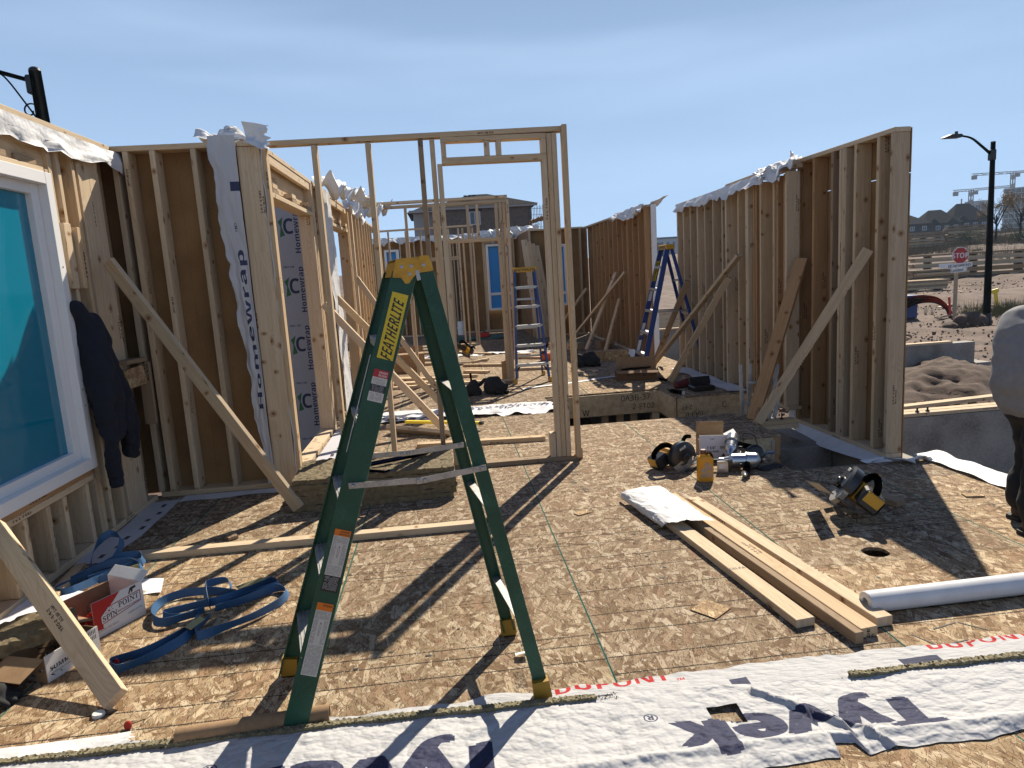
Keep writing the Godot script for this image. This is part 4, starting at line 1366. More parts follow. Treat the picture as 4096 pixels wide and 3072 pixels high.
func build_right_walls() -> void:
	var x := 3.52
	var wf := thing("framed_wall", "close-studded middle stretch of the right wall", "wall", Vector3(3.47, 0, -8.80))
	board(wf, "bottom_plate", Vector3(x + 0.07, -0.03, -10.25), Vector3(x + 0.07, -0.03, -6.82), 0.14, 0.038, Vector3.RIGHT)
	board(wf, "top_plate", Vector3(x + 0.07, 2.39, -10.25), Vector3(x + 0.07, 2.44, -6.82), 0.14, 0.038, Vector3.RIGHT, M.wood[0])
	studs_z(wf, x, 0.14, -0.01, 2.37, [-10.19, -9.93, -9.65, -9.38, -9.10, -8.82, -8.53, -8.05, -7.47, -7.16])
	studs_z(wf, x - 0.02, 0.14, -0.01, 2.39, [-8.36, -7.79, -7.75, -6.86], M.wood[0])
	studs_z(wf, x + 0.01, 0.14, -0.01, 2.38, [-7.66, -7.60, -7.10, -6.95], M.wood_red)
	var zz := -10.25
	while zz < -6.9:
		var len: float = min(1.17, -6.84 - zz)
		mi(wf, "sheathing_panel", box_mesh(Vector3(0.012, 2.5, len - 0.001)), M.fiber, at(x + 0.15, 1.13, zz + len / 2))
		zz += 1.17
	board(wf, "top_plate", Vector3(x + 0.1, 2.45, -8.49), Vector3(x + 0.1, 2.48, -6.83), 0.14, 0.038, Vector3.RIGHT)
	mi(wf, "lettering", flat_text("2x6 SPF", 0.045), M.ink, turned(x - 0.0015, 1.7, -7.73, -90))
	x = 3.64
	var wn := thing("framed_wall", "tall near end of the right stud wall on the concrete foundation", "wall", Vector3(3.7, -0.2, -6.1))
	board(wn, "bottom_plate", Vector3(x + 0.07, -0.18, -5.376), Vector3(x + 0.07, -0.18, -6.92), 0.14, 0.038, Vector3.RIGHT)
	board(wn, "top_plate", Vector3(x + 0.07, 2.49, -5.376), Vector3(x + 0.07, 2.49, -6.94), 0.14, 0.038, Vector3.RIGHT, M.wood[0])
	studs_z(wn, x, 0.14, -0.16, 2.47, [-5.4, -5.58, -5.9, -6.05])
	studs_z(wn, x, 0.14, -0.16, 2.47, [-6.26], M.wood_grey)
	studs_z(wn, x, 0.14, -0.16, 2.47, [-6.59, -6.88], M.wood_red)
	board(wn, "stud", Vector3(x + 0.05, -0.16, -6.09), Vector3(x + 0.05, 2.47, -6.09), 0.09, 0.036, Vector3.RIGHT)
	board(wn, "stud", Vector3(x + 0.055, -0.16, -6.135), Vector3(x + 0.055, 2.47, -6.135), 0.1, 0.036, Vector3.RIGHT, M.wood[0])
	board(wn, "corner_stud", Vector3(x - 0.012, -0.2, -6.95), Vector3(x - 0.012, 2.48, -6.97), 0.12, 0.02, Vector3.BACK, M.vinyl)
	for s in [[-5.376, -6.15], [-6.155, -6.96]]:
		mi(wn, "sheathing_panel", box_mesh(Vector3(0.012, 2.36, s[0] - s[1] - 0.003)), M.fiber, at(x + 0.148, 0.97, (s[0] + s[1]) / 2))
		mi(wn, "sheathing_panel", box_mesh(Vector3(0.012, 0.345, s[0] - s[1] - 0.003)), M.fiber, at(x + 0.149, 2.33, (s[0] + s[1]) / 2))
	# wrap lying over the top and under the bottom plate
	tag(mi(self, "housewrap_flap", crumple(61, Vector3(3.5, 2.46, -6.85), Vector3(0.02, -0.06, -3.35), Vector3(-0.05, -0.13, 0), Vector3(-1, 0.3, 0), 0.05, 0.06, 60, 12), M.wrap), "white housewrap hanging along the top of the close-studded right wall", "housewrap", "housewrap flaps")
	tag(mi(self, "housewrap_flap", crumple(62, Vector3(3.55, 2.52, -6.7), Vector3(0.02, 0.0, -0.85), Vector3(-0.12, -0.12, 0.1), Vector3(-0.3, 1, 0), 0.08, 0.12), M.wrap), "folded white housewrap corner where the two right wall stretches meet", "housewrap")
	tag(mi(self, "housewrap_flap", crumple(63, Vector3(3.7, 2.5, -6.9), Vector3(0.25, 0.1, -0.5), Vector3(0.02, 0.02, -0.3), Vector3(0, 1, 0), 0.08, 0.1), M.wrap), "white housewrap blown upward above the right wall", "housewrap")
	tag(mi(self, "membrane_strip", sheet(40, 10, func(u: float, v: float):
		return Vector3(3.636 - 0.13 * v * (0.4 + u) - 0.03 * v * v, -0.195 - 0.12 * v * (1.0 - 0.5 * u) + 0.1 * v * u * u, lerpf(-6.83, -5.2, u) + 0.14 * v * u)), M.wrap), "white membrane skirt hanging below the near right wall over concrete", "membrane")
	x = 3.52
	tag(mi(self, "membrane_strip", sheet(50, 8, func(u: float, v: float):
		return Vector3(x + 0.0 - 0.24 * v + 0.02 * sin(u * 23.0) * v, 0.012 + 0.008 * sin(u * 17.0 + v * 3.0), lerpf(-9.9, -7.8, u))), M.wrap), "white membrane strip on the floor along the close-studded right wall", "membrane")
	var br := [[Vector3(3.6, 1.52, -6.72), Vector3(2.9, 0.0, -6.33), 0.12, M.wood_red, "dark broad plank brace on the near right wall"], [Vector3(3.6, 1.57, -5.62), Vector3(2.84, 0.03, -6.08), 0.09, M.wood[2], "weathered long brace with split face on the near right wall"], [Vector3(3.38, 1.6, -7.7), Vector3(2.95, 0.02, -9.9), 0.075, M.wood[2], "slim pale brace passing in front of the blue ladder leg"], [Vector3(3.38, 1.35, -8.0), Vector3(2.88, 0.02, -8.75), 0.075, M.wood[2], "slim pale brace beside the caulking tube"], [Vector3(3.38, 1.3, -9.4), Vector3(3.1, 0.02, -10.2), 0.075, M.wood_grey, "slim brace behind the blue ladder near the gap in the right wall"]]
	for b in br:
		tag(board(self, "brace", b[0], b[1], b[2], 0.04, Vector3(0.9, 0.55, 0.55), b[3]), b[4], "brace", "diagonal wall braces")

# ---------- outside ----------
func hip_roof(w: float, d: float, h: float, ridge: float) -> ArrayMesh:
	var st := new_st()
	var a := [Vector3(-w / 2, 0, d / 2), Vector3(w / 2, 0, d / 2), Vector3(w / 2, 0, -d / 2), Vector3(-w / 2, 0, -d / 2)]
	var r0 := Vector3(-ridge / 2, h, 0)
	var r1 := Vector3(ridge / 2, h, 0)
	var u := [Vector2(0, 0), Vector2(1, 0), Vector2(1, 1), Vector2(0, 1)]
	face(st, [a[0], a[1], r1, r0], u, Vector3(0, 1, 1))
	face(st, [a[2], a[3], r0, r1], u, Vector3(0, 1, -1))
	face(st, [a[1], a[2], r1], u, Vector3(1, 1, 0))
	face(st, [a[3], a[0], r0], u, Vector3(-1, 1, 0))
	face(st, a, u, Vector3(0, -1, 0))
	return st.commit()

func gable(w: float, h: float, d: float) -> ArrayMesh:
	return prism([Vector2(-w / 2, 0), Vector2(w / 2, 0), Vector2(0, h)], d)

func house_window(parent: Node, x: float, y: float, z: float, w: float, h: float, bars := 1) -> void:
	var f := lp(parent, "window", box_mesh(Vector3(w, h, 0.12), 0.02), M.trim, at(x, y, z))
	lp(f, "pane", box_mesh(Vector3(w - 0.2, h - 0.2, 0.04), 0.005), M.pane, at(0, 0, 0.055))
	for k in bars:
		lp(f, "mullion", box_mesh(Vector3(0.07, h - 0.1, 0.05), 0.005), M.trim, at((k + 1) * w / (bars + 1) - w / 2, 0, 0.075))

func add_leaves(st: SurfaceTool, c: Vector3, r: Vector3, n: int, size: float) -> void:
	for k in n:
		var p := Vector3(rng.randfn(0, 0.45), rng.randfn(0, 0.45), rng.randfn(0, 0.45))
		p = c + Vector3(p.x * r.x, p.y * r.y, p.z * r.z)
		var a := Vector3(rng.randf_range(-1, 1), rng.randf_range(-1, 1), rng.randf_range(-1, 1)).normalized()
		var b := a.cross(Vector3(rng.randf_range(-1, 1), rng.randf_range(-1, 1), rng.randf_range(-1, 1))).normalized()
		var s := size * rng.randf_range(0.6, 1.3)
		face(st, [p - a * s, p + b * s * 0.5, p + a * s, p - b * s * 0.5], [Vector2.ZERO, Vector2.ZERO, Vector2.ZERO, Vector2.ZERO], a.cross(b))

func tree(label: String, o: Vector3, h: float, spread: float, dens: int, leaf: Material, group: String) -> void:
	var t := thing("tree", label, "tree", o, 0, group)
	var wood_st := new_st()
	var leaf_st := new_st()
	var top := o + Vector3(0, h * 0.55, 0)
	add_tube(wood_st, [o - Vector3(0, 0.2, 0), o + Vector3(0.05, h * 0.25, 0), top], h * 0.028, 7, h * 0.014)
	for k in 11:
		var a := TAU * k / 11.0 + rng.randf()
		var s := o + Vector3(0, h * rng.randf_range(0.22, 0.55), 0)
		var e := o + Vector3(cos(a) * spread * rng.randf_range(0.5, 1.0), h * rng.randf_range(0.55, 0.97), sin(a) * spread * rng.randf_range(0.4, 0.9))
		var m := s.lerp(e, 0.5) + Vector3(0, h * 0.04, 0)
		add_tube(wood_st, [s, m, e], h * 0.011, 5, h * 0.003)
		for q in 4:
			var s2 := m.lerp(e, rng.randf_range(0.0, 0.9))
			var e2 := s2 + Vector3(rng.randf_range(-1, 1), rng.randf_range(0.1, 1), rng.randf_range(-1, 1)) * h * 0.13
			add_tube(wood_st, [s2, e2], h * 0.004, 4, h * 0.0015)
			add_leaves(leaf_st, e2, Vector3.ONE * h * 0.085, dens, h * 0.016)
		add_leaves(leaf_st, e, Vector3.ONE * h * 0.1, dens, h * 0.016)
	mi(t, "trunk", wood_st.commit(), M.bark)
	mi(t, "crown", leaf_st.commit(), leaf)

func shrub(label: String, o: Vector3, r: float, leaf: Material, group := "shrubs on the slope") -> void:
	var t := thing("shrub", label, "shrub", o, 0, group)
	var st := new_st()
	var ws := new_st()
	for k in 9:
		var c := o + Vector3(rng.randf_range(-r, r), r * rng.randf_range(0.25, 0.9), rng.randf_range(-r, r) * 0.6)
		add_tube(ws, [o, c], r * 0.02, 4, r * 0.008)
		add_leaves(st, c, Vector3.ONE * r * 0.36, 75, r * 0.06)
	mi(t, "stems", ws.commit(), M.bark)
	mi(t, "foliage", st.commit(), leaf)

func lumber_stack(label: String, o: Vector3, len: float, rows: int, cols: int, turn: float, mat_list: Array, gaps := 0.0, group := "lumber stacks on the dirt") -> void:
	var t := thing("lumber_stack", label, "lumber stack", o, deg_to_rad(turn), group)
	var w := 0.24
	var y := 0.1
	for k in 3:
		lp(t, "bearer", box_mesh(Vector3(0.1, 0.1, cols * w + 0.1), 0.005), M.wood_grey, at((k - 1) * len * 0.36, 0.05, 0))
	for r in rows:
		for c in cols:
			var l := len * rng.randf_range(0.93, 1.0)
			lp(t, "timber", box_mesh(Vector3(l, 0.14, w - 0.012), 0.004), mat_list[rng.randi() % mat_list.size()], at(rng.randf_range(-0.15, 0.15), y + 0.07, (c - (cols - 1) * 0.5) * w))
		y += 0.145
		if gaps > 0.0 and r % 2 == 1 and r < rows - 1:
			for k in 3:
				lp(t, "sticker", box_mesh(Vector3(0.1, gaps, cols * w), 0.004), M.wood_grey, at((k - 1) * len * 0.36, y + gaps / 2, 0))
			y += gaps

func crane(label: String, o: Vector3, h: float, jib: float, back: float, tilt: float) -> void:
	var t := thing("tower_crane", label, "crane", o, 0, "tower cranes on the horizon")
	var lattice := func(st: SurfaceTool, a: Vector3, b: Vector3, s: float, up: Vector3, n: int) -> void:
		var d := (b - a).normalized()
		var side := d.cross(up).normalized()
		var cs := [side * s + up * s, -side * s + up * s, -side * s - up * s, side * s - up * s]
		for c in cs:
			add_bar(st, a + c, b + c, s * 0.5, s * 0.5, up)
		for k in n:
			var p := a.lerp(b, float(k) / n)
			var q := a.lerp(b, float(k + 1) / n)
			for j in 4:
				add_bar(st, p + cs[j], q + cs[(j + 1) % 4], s * 0.32, s * 0.32, up + d * 0.1)
	var st := new_st()
	lattice.call(st, Vector3(0, -20, 0), Vector3(0, h, 0), 0.6, Vector3(0, 0, 1), 12)
	lp(t, "mast", st.commit(), M.crane)
	st = new_st()
	lattice.call(st, Vector3(0, h, 0), Vector3(jib, h + jib * tilt, 0), 0.42, Vector3.UP, 18)
	lp(t, "jib", st.commit(), M.crane)
	st = new_st()
	lattice.call(st, Vector3(0, h, 0), Vector3(-back, h - back * tilt * 0.5, 0), 0.42, Vector3.UP, 5)
	lp(t, "counter_jib", st.commit(), M.crane)
	lp(t, "counterweight", box_mesh(Vector3(1.8, 1.6, 1.4), 0.05), M.crane, at(-back + 1.0, h - 1.5, 0))
	lp(t, "cab", box_mesh(Vector3(1.2, 1.5, 1.2), 0.05), M.crane, at(1.6, h - 1.4, 1.0))

func tower(label: String, o: Vector3, w: float, h: float, floors: int, cols: int, yaw: float) -> void:
	var t := thing("apartment_tower", label, "building", o, deg_to_rad(yaw), "unfinished towers on the horizon")
	lp(t, "core", box_mesh(Vector3(w * 0.9, h, 12), 0.05), M.tower_dark, at(0, h / 2, -6.5))
	var fh := h / floors
	for k in floors + 1:
		lp(t, "floor_slab", box_mesh(Vector3(w, fh * 0.22, 14), 0.03), M.concrete_pale, at(0, k * fh, -6))
	for c in cols + 1:
		lp(t, "column", box_mesh(Vector3(w * 0.025, h, 0.6), 0.03), M.concrete_pale, at(-w / 2 + w * c / cols, h / 2, 0.6))
	for k in range(floors / 2, floors):
		for c in cols:
			if (k * 7 + c * 3) % 4 != 0:
				lp(t, "window_panel", box_mesh(Vector3(w / cols * 0.7, fh * 0.6, 0.2), 0.02), M.pane, at(-w / 2 + w * (c + 0.5) / cols, (k + 0.5) * fh, 0.3))

func build_outside() -> void:
	M.crane = plain(lin(0.22, 0.21, 0.19), 0.6)
	M.tower_dark = plain(lin(0.13, 0.135, 0.14), 0.85)
	M.concrete_pale = plain(lin(0.38, 0.38, 0.37), 0.85)
	var pale := [M.wood[1], M.wood[2], M.wood_grey, M.wood_grey, M.wood_red]
	# street lamp beside the sign
	var l := thing("street_lamp", "dark slender street lamp with curved arm beside the stop sign", "street lamp", Vector3(19.4, -1.2, -23.16), 0, "street lamps")
	mi(l, "pole", tube([Vector3(19.4, -1.2, -23.16), Vector3(19.33, 5.05, -23.16)], 0.125, 14, 0.075), M.pole)
	mi(l, "base", lathe([Vector2(0.0001, 0.3), Vector2(0.14, 0.3), Vector2(0.17, 0.02), Vector2(0.17, -0.1)], 14), M.pole, at(19.4, -1.2, -23.16))
	mi(l, "arm", tube(curve([Vector3(19.3, 4.6, -23.16), Vector3(18.9, 4.92, -23.16), Vector3(18.5, 5.2, -23.16), Vector3(18.05, 5.3, -23.16)], 5), 0.05, 8, 0.03), M.pole)
	mi(l, "clamp", box_mesh(Vector3(0.2, 0.36, 0.18), 0.02), M.pole, at(19.31, 4.6, -23.16))
	var lum := mi(l, "luminaire", prism([Vector2(-0.4, -0.02), Vector2(-0.33, -0.05), Vector2(0.2, -0.05), Vector2(0.26, 0.02), Vector2(0.2, 0.07), Vector2(-0.15, 0.07)], 0.26), M.pole, at(17.85, 5.27, -23.16))
	mi(lum, "photocell", lathe([Vector2(0, 0.1), Vector2(0.05, 0.1), Vector2(0.055, 0)], 10), M.black_plastic, at(17.95, 5.34, -23.16))
	# street lamp behind the window wall
	l = thing("street_lamp", "black decorative street lamp pole with scrolled bracket behind the window wall", "street lamp", Vector3(-9.07, -1.2, -18), 0, "street lamps")
	mi(l, "pole", tube([Vector3(-8.96, -1.2, -18), Vector3(-9.07, 6.86, -18)], 0.19, 14, 0.13), M.pole)
	mi(l, "cap", lathe([Vector2(0.0001, 0.1), Vector2(0.07, 0.085), Vector2(0.115, 0.05), Vector2(0.13, 0)], 14), M.pole, at(-9.07, 6.86, -18))
	mi(l, "arm", tube([Vector3(-9.1, 6.62, -18), Vector3(-11.2, 7.3, -18)], 0.05, 10), M.pole)
	mi(l, "arm_socket", box_mesh(Vector3(0.16, 0.42, 0.2), 0.03), M.pole, at(-9.2, 6.56, -18))
	mi(l, "brace_rod", tube(curve([Vector3(-9.07, 5.6, -18), Vector3(-9.35, 6.1, -18), Vector3(-9.75, 6.75, -18), Vector3(-10.0, 6.85, -18), Vector3(-10.1, 6.7, -18)], 6), 0.02, 6), M.pole)
	var sc := []
	for k in 22:
		var a := k * 0.3
		sc.append(Vector3(-9.3 + cos(a) * (0.2 - k * 0.007), 5.98 + sin(a) * (0.2 - k * 0.007), -18))
	mi(l, "scroll", tube(sc, 0.018, 6), M.pole)
	var lantern := mi(l, "lantern", lathe([Vector2(0.0001, 0.3), Vector2(0.1, 0.25), Vector2(0.3, 0.1), Vector2(0.34, 0.0), Vector2(0.2, -0.2), Vector2(0.0001, -0.25)], 16), M.pole, at(-11.3, 7.1, -18))
	lantern.set_meta("label", "black bell lantern")
	# stop sign
	var s := thing("stop_sign", "red stop sign with street name plates on a wooden post", "sign", Vector3(19.65, -1.2, -25))
	mi(s, "post", box_mesh(Vector3(0.1, 2.45, 0.1)), M.wood[2], at(19.66, -0.05, -25.08))
	var oct := []
	var oct2 := []
	for k in 8:
		var a := PI / 8 + TAU * k / 8.0
		oct.append(Vector2(cos(a), sin(a)) * 0.33)
		oct2.append(Vector2(cos(a), sin(a)) * 0.308)
	var face_x := turned(19.735, 1.19, -25, -6)
	mi(s, "border", prism(oct, 0.006), M.white, face_x)
	var red_face := mi(s, "sign_face", prism(oct2, 0.006), M.red, face_x.translated_local(Vector3(0, 0, 0.004)))
	mi(red_face, "lettering", flat_text("STOP", 0.2), M.white, face_x.translated_local(Vector3(0, 0, 0.0085)))
	for p in [["STANFORD CRES", Vector3(19.735, 0.81, -24.99), Vector3(0.93, 0.17, 0.006), 0.09, 0.82], ["LANE 207", Vector3(19.64, 0.63, -24.98), Vector3(0.54, 0.15, 0.006), 0.085, 0.4]]:
		var pl := mi(s, "name_plate", box_mesh(p[2], 0.001), M.white, turned(p[1].x, p[1].y, p[1].z, -6, 0, 3))
		var words: PackedStringArray = p[0].split(" ")
		var offs := [-0.155, 0.27] if words[0].length() > 5 else [-0.1, 0.12]
		for k in 2:
			mi(pl, "lettering", flat_text(words[k], p[3]), M.ink, turned(p[1].x, p[1].y, p[1].z, -6, 0, 3).translated_local(Vector3(offs[k], 0, 0.005)))
	mi(s, "name_plate", box_mesh(Vector3(0.006, 0.17, 0.8), 0.001), M.white, at(19.4, 0.82, -25.3))
	mi(s, "name_plate", box_mesh(Vector3(0.5, 0.15, 0.006), 0.001), M.alu, turned(19.85, 0.64, -25.15, -40))
	# conduits
	for k in 3:
		var e := Vector3(20.3 - k * 0.12, -1.3, -26.0 + k * 0.1)
		var pts := curve([e, e + Vector3(-0.2, 0.42, 0), e + Vector3(-0.75, 0.85 - k * 0.06, 0), e + Vector3(-1.6, 0.93 - k * 0.12, 0), e + Vector3(-2.5, 0.62 - k * 0.17, 0), e + Vector3(-3.6, -0.05, 0)], 6)
		tag(mi(self, "orange_conduit", tube(pts, 0.055, 8), M.conduit), ["outer orange conduit bending highest out of the dirt", "middle orange conduit bending out of the dirt", "lowest orange conduit bending out of the dirt"][k], "conduit", "orange conduits bending out of the dirt")
	tag(mi(self, "marker_stake", box_mesh(Vector3(0.09, 0.75, 0.03)), M.red, turned(19.85, -0.78, -25.6, 0, 0, 6)), "red painted wooden marker stake beside the conduits", "stake")
	tag(mi(self, "yellow_stake", prism([Vector2(-0.07, 0), Vector2(0.07, 0), Vector2(0.07, 0.7), Vector2(0.16, 0.75), Vector2(0.16, 0.9), Vector2(-0.16, 0.9), Vector2(-0.16, 0.75), Vector2(-0.07, 0.7)], 0.06), M.yellow_label, turned(24.3, -1.3, -28.4, 0, 0, 12)), "yellow utility marker in weeds behind the lamp", "marker")
	var bin := thing("blue_bin", "dark blue plastic bin on the dirt behind the wall end", "bin", Vector3(18.55, -1.2, -26.4))
	mi(bin, "body", box_mesh(Vector3(0.75, 0.85, 0.6), 0.03), M.blue_rail, at(18.5, -0.78, -26.4))
	mi(bin, "lid", box_mesh(Vector3(0.82, 0.06, 0.66), 0.02), M.blue_rail, at(18.5, -0.32, -26.4))
	for q in [[Vector3(18.6, -1.25, -22.9), 0.62, "large dark boulder at the lamp foot"], [Vector3(17.6, -1.35, -22.6), 0.36, "small dark boulder next to the larger one"]]:
		var caps := []
		for k in 7:
			var a: Vector3 = q[0] + Vector3(rng.randf_range(-1, 1), rng.randf_range(0, 0.5), rng.randf_range(-0.6, 0.6)) * q[1] * 0.6
			caps.append([a, a + Vector3(0.1, 0.05, 0), q[1] * 0.5, q[1] * 0.4])
		tag(mi(self, "boulder", skin(caps, q[1] * 0.09, 0.03), M.soil), q[2], "boulder")
	# neighbouring foundations
	var f := thing("concrete_foundation", "grey concrete foundation wall with pale sill plates beside the worker", "foundation", Vector3(5.6, -1.6, -6.95))
	mi(f, "wall", box_mesh(Vector3(5.0, 1.5, 0.22), 0.008), M.concrete, at(6.6, -1.0, -6.95))
	for k in 2:
		board(f, "sill_plate", Vector3(4.1, -0.225 + k * 0.0, -6.9 - k * 0.11), Vector3(9.0, -0.22, -6.9 - k * 0.11), 0.1, 0.038, Vector3.BACK, M.wood[0])
	for x in [5.02, 5.14]:
		mi(f, "anchor_bolt", lathe([Vector2(0, 0.05), Vector2(0.01, 0.05), Vector2(0.01, 0.012), Vector2(0.022, 0.012), Vector2(0.022, 0)], 8), M.black_metal, at(x, -0.2, -6.9))
	f = thing("concrete_foundation", "second grey concrete foundation wall behind the dirt pile", "foundation", Vector3(8.4, -1.3, -12))
	mi(f, "wall", box_mesh(Vector3(3.6, 1.2, 0.24), 0.008), M.concrete, at(7.95, -0.82, -12.0))
	mi(f, "wall", box_mesh(Vector3(0.3, 0.8, 0.6), 0.02), M.concrete, at(9.85, -1.0, -12.05))
	board(f, "sill_plate", Vector3(6.2, -0.2, -11.95), Vector3(9.3, -0.2, -11.95), 0.14, 0.038, Vector3.BACK, M.wood[0])
	tag(board(self, "loose_plank", Vector3(5.6, -0.62, -8.8), Vector3(7.9, -0.6, -9.0), 0.14, 0.05, Vector3.BACK, M.wood[0]), "pale loose plank lying on dark soil between foundations", "plank")
	var dn := FastNoiseLite.new()
	dn.seed = 77
	dn.frequency = 1.1
	dn.fractal_octaves = 5
	tag(mi(self, "dirt_pile", sheet(90, 70, func(u: float, v: float):
		var px := lerpf(3.9, 11.0, u)
		var pz := lerpf(-12.0, -7.1, v)
		var d := Vector2((px - 8.6) / 1.9, (pz + 11.0) / 1.5).length()
		var hgt: float = -0.95 + 0.5 * exp(-d * d) + dn.get_noise_2d(px, pz) * 0.16 + dn.get_noise_2d(px * 3.3, pz * 3.3) * 0.05
		if px > 10.2:
			hgt -= (px - 10.2) * 0.7
		return Vector3(px, hgt, pz)), M.soil), "dark heap of excavated soil between the concrete walls", "dirt")
	var gap := thing("concrete_foundation", "low grey concrete wall seen through the gap in the right wall", "foundation", Vector3(6, -1.2, -17.8))
	mi(gap, "wall", box_mesh(Vector3(3.6, 1.4, 0.2), 0.008), M.concrete, at(6.6, -0.87, -17.8))
	board(gap, "sill_plate", Vector3(4.9, -0.15, -17.75), Vector3(8.2, -0.15, -17.75), 0.14, 0.038, Vector3.BACK, M.wood[0])
	# lumber
	lumber_stack("yellow strapped bundle of engineered beams seen through the gap in the right wall", Vector3(7.6, -1.2, -22.5), 3.4, 8, 3, 0, [M.wood[0], M.wood[3]], 0.0)
	lumber_stack("low strapped pile of pale boards near the conduits", Vector3(30.0, -1.15, -42.2), 4.2, 4, 6, -8, pale)
	var stacks := [[Vector3(51.0, 0.3, -78.0), 5.0, 12, 4, 0.06, "tall stack of planks on the slope beside the wall end"], [Vector3(57.5, 0.3, -79.0), 5.5, 12, 4, 0.08, "tall stack of yellowish planks on the slope"], [Vector3(63.0, 0.3, -79.0), 5.5, 13, 4, 0.1, "tall stack of planks with spacers on the slope"], [Vector3(38.5, -0.6, -47.5), 9.0, 9, 4, 0.12, "long layered stack of trusses and planks behind the lamp"], [Vector3(35.0, -0.7, -46.5), 4.5, 5, 4, 0.06, "shorter stack of boards beside the stop sign"]]
	for q in stacks:
		var o: Vector3 = q[0]
		o.y = ground_y(o.x, o.z) - 0.05
		lumber_stack(q[5], o, q[1], q[2], q[3], rng.randf_range(-8, 8), pale, q[4])
	for q in [[Vector3(21.0, -1.0, -37.0), Vector3(26.5, -1.0, -39.5), "long dark steel beam lying across the dirt"], [Vector3(26.0, -0.9, -45.0), Vector3(40.0, -0.9, -46.0), "long rust-dark beam below the lumber stacks"], [Vector3(19.0, -1.1, -34.0), Vector3(22.5, -1.1, -35.0), "short dark plank half sunk in the dirt"]]:
		var a: Vector3 = q[0]
		var b: Vector3 = q[1]
		a.y = ground_y(a.x, a.z) + 0.12
		b.y = ground_y(b.x, b.z) + 0.12
		tag(board(self, "loose_beam", a, b, 0.3, 0.2, Vector3.BACK, M.wood_dark), q[2], "beam")
	for k in 26:
		var px := rng.randf_range(20, 60)
		var pz := -px * rng.randf_range(1.2, 1.5) + rng.randf_range(-3, 3)
		var o := Vector3(px, ground_y(px, pz) + 0.05, pz)
		var d := Vector3(rng.randf_range(-1, 1), 0, rng.randf_range(-0.4, 0.4)).normalized() * rng.randf_range(0.6, 2.0)
		tag(board(self, "scrap_board", o, o + d, 0.16, 0.05, Vector3.BACK), "pale scrap board lying loose on the distant dirt", "scrap board", "scrap boards strewn over the dirt")
	# townhouses on the rise
	var hx := [[91.0, 9.0, 7.4, 5.6, 0.0], [98.6, 6.6, 8.0, 5.5, 1.0], [104.6, 6.4, 9.0, 5.8, 2.0]]
	for k in 3:
		var q = hx[k]
		var gy: float = 2.7
		var h := thing("townhouse", ["dark brick house end with plain hipped roof on the rise", "dark brick townhouse with small gable and porch roof on the rise", "tallest dark brick townhouse with twin gables on the rise"][k], "house", Vector3(q[0], gy, -130), deg_to_rad(-18), "townhouses on the rise")
		var wl: float = q[1]
		var wh: float = q[3] - 2.7 + 0.6
		lp(h, "wall", box_mesh(Vector3(wl, wh, 9), 0.02), M.dark_brick, at(0, wh / 2, -4.5))
		lp(h, "roof", hip_roof(wl + 0.6, 9.8, q[2] - q[3] + 0.4, wl * 0.35), M.shingle, at(0, wh, -4.5))
		lp(h, "fascia", box_mesh(Vector3(wl + 0.7, 0.16, 0.1), 0.01), M.dark, at(0, wh, 0.42))
		lp(h, "porch_roof", prism([Vector2(0, 0), Vector2(1.5, -0.4), Vector2(1.5, -0.55), Vector2(0, -0.2)], wl * 0.94), M.shingle, turned(0, wh * 0.55, 0, -90))
		for c in 4:
			lp(h, "porch_column", box_mesh(Vector3(0.14, wh * 0.45, 0.14), 0.01), M.trim, at(-wl * 0.42 + wl * 0.28 * c, wh * 0.22, 1.4))
		if k > 0:
			for sx in [-0.25, 0.25]:
				lp(h, "gable", gable(2.2, 1.1, 0.5), M.shingle, at(sx * wl, wh, 0.2))
		for c in 4:
			house_window(h, -wl * 0.36 + wl * 0.24 * c, wh * 0.76, 0.02, 0.8, 0.85)
		for c in 3:
			house_window(h, -wl * 0.3 + wl * 0.3 * c, wh * 0.26, 0.02, 0.9, 0.9)
	var gh := thing("townhouse", "dark gabled house seen through the gap in the right wall", "house", Vector3(47.5, 1.2, -150), deg_to_rad(8), "townhouses on the rise")
	lp(gh, "wall", box_mesh(Vector3(6.5, 3.6, 8), 0.02), M.dark_brick, at(0, 1.8, -4))
	lp(gh, "roof", hip_roof(7.2, 8.8, 2.0, 1.5), M.shingle, at(0, 3.6, -4))
	lp(gh, "gable", gable(3.0, 1.5, 0.6), M.shingle, at(-1.2, 3.6, 0.2))
	for c in 3:
		house_window(gh, -2.2 + c * 2.2, 2.8, 0.02, 1.2, 1.0, 2)
		house_window(gh, -2.2 + c * 2.2, 1.1, 0.02, 1.2, 1.1, 2)
	var blk := thing("apartment_tower", "long pale flat-roofed block beyond the gabled house", "building", Vector3(66, 3, -210))
	lp(blk, "wall", box_mesh(Vector3(14, 6.0, 10), 0.05), M.concrete_pale, at(0, 3, 0))
	lp(blk, "parapet", box_mesh(Vector3(14.4, 0.5, 10.4), 0.05), M.tower_dark, at(0, 6.2, 0))
	for c in 7:
		house_window(blk, -5.6 + c * 1.85, 4.6, 5.02, 1.1, 1.1)
	# house behind the frame, scaffold beside it
	var bh := thing("brick_house", "two-storey brown brick house with dark hipped roof behind the frame", "house", Vector3(3, -1.2, -60))
	lp(bh, "wall", box_mesh(Vector3(8.4, 8.45, 10), 0.03), M.brick, at(0.75, 4.2, -5))
	lp(bh, "wall", box_mesh(Vector3(2.1, 8.3, 8), 0.03), M.stucco, at(-4.05, 4.15, -5.2))
	# courses of brick on the front
	var course := new_st()
	for k in 80:
		add_box(course, Vector3(8.36, 0.055, 0.03), at(0.75, 0.9 + k * 0.094, 0.005), 0.004, rng.randf(), rng.randf())
	var cm := lp(bh, "brick_courses", course.commit(), M.brick)
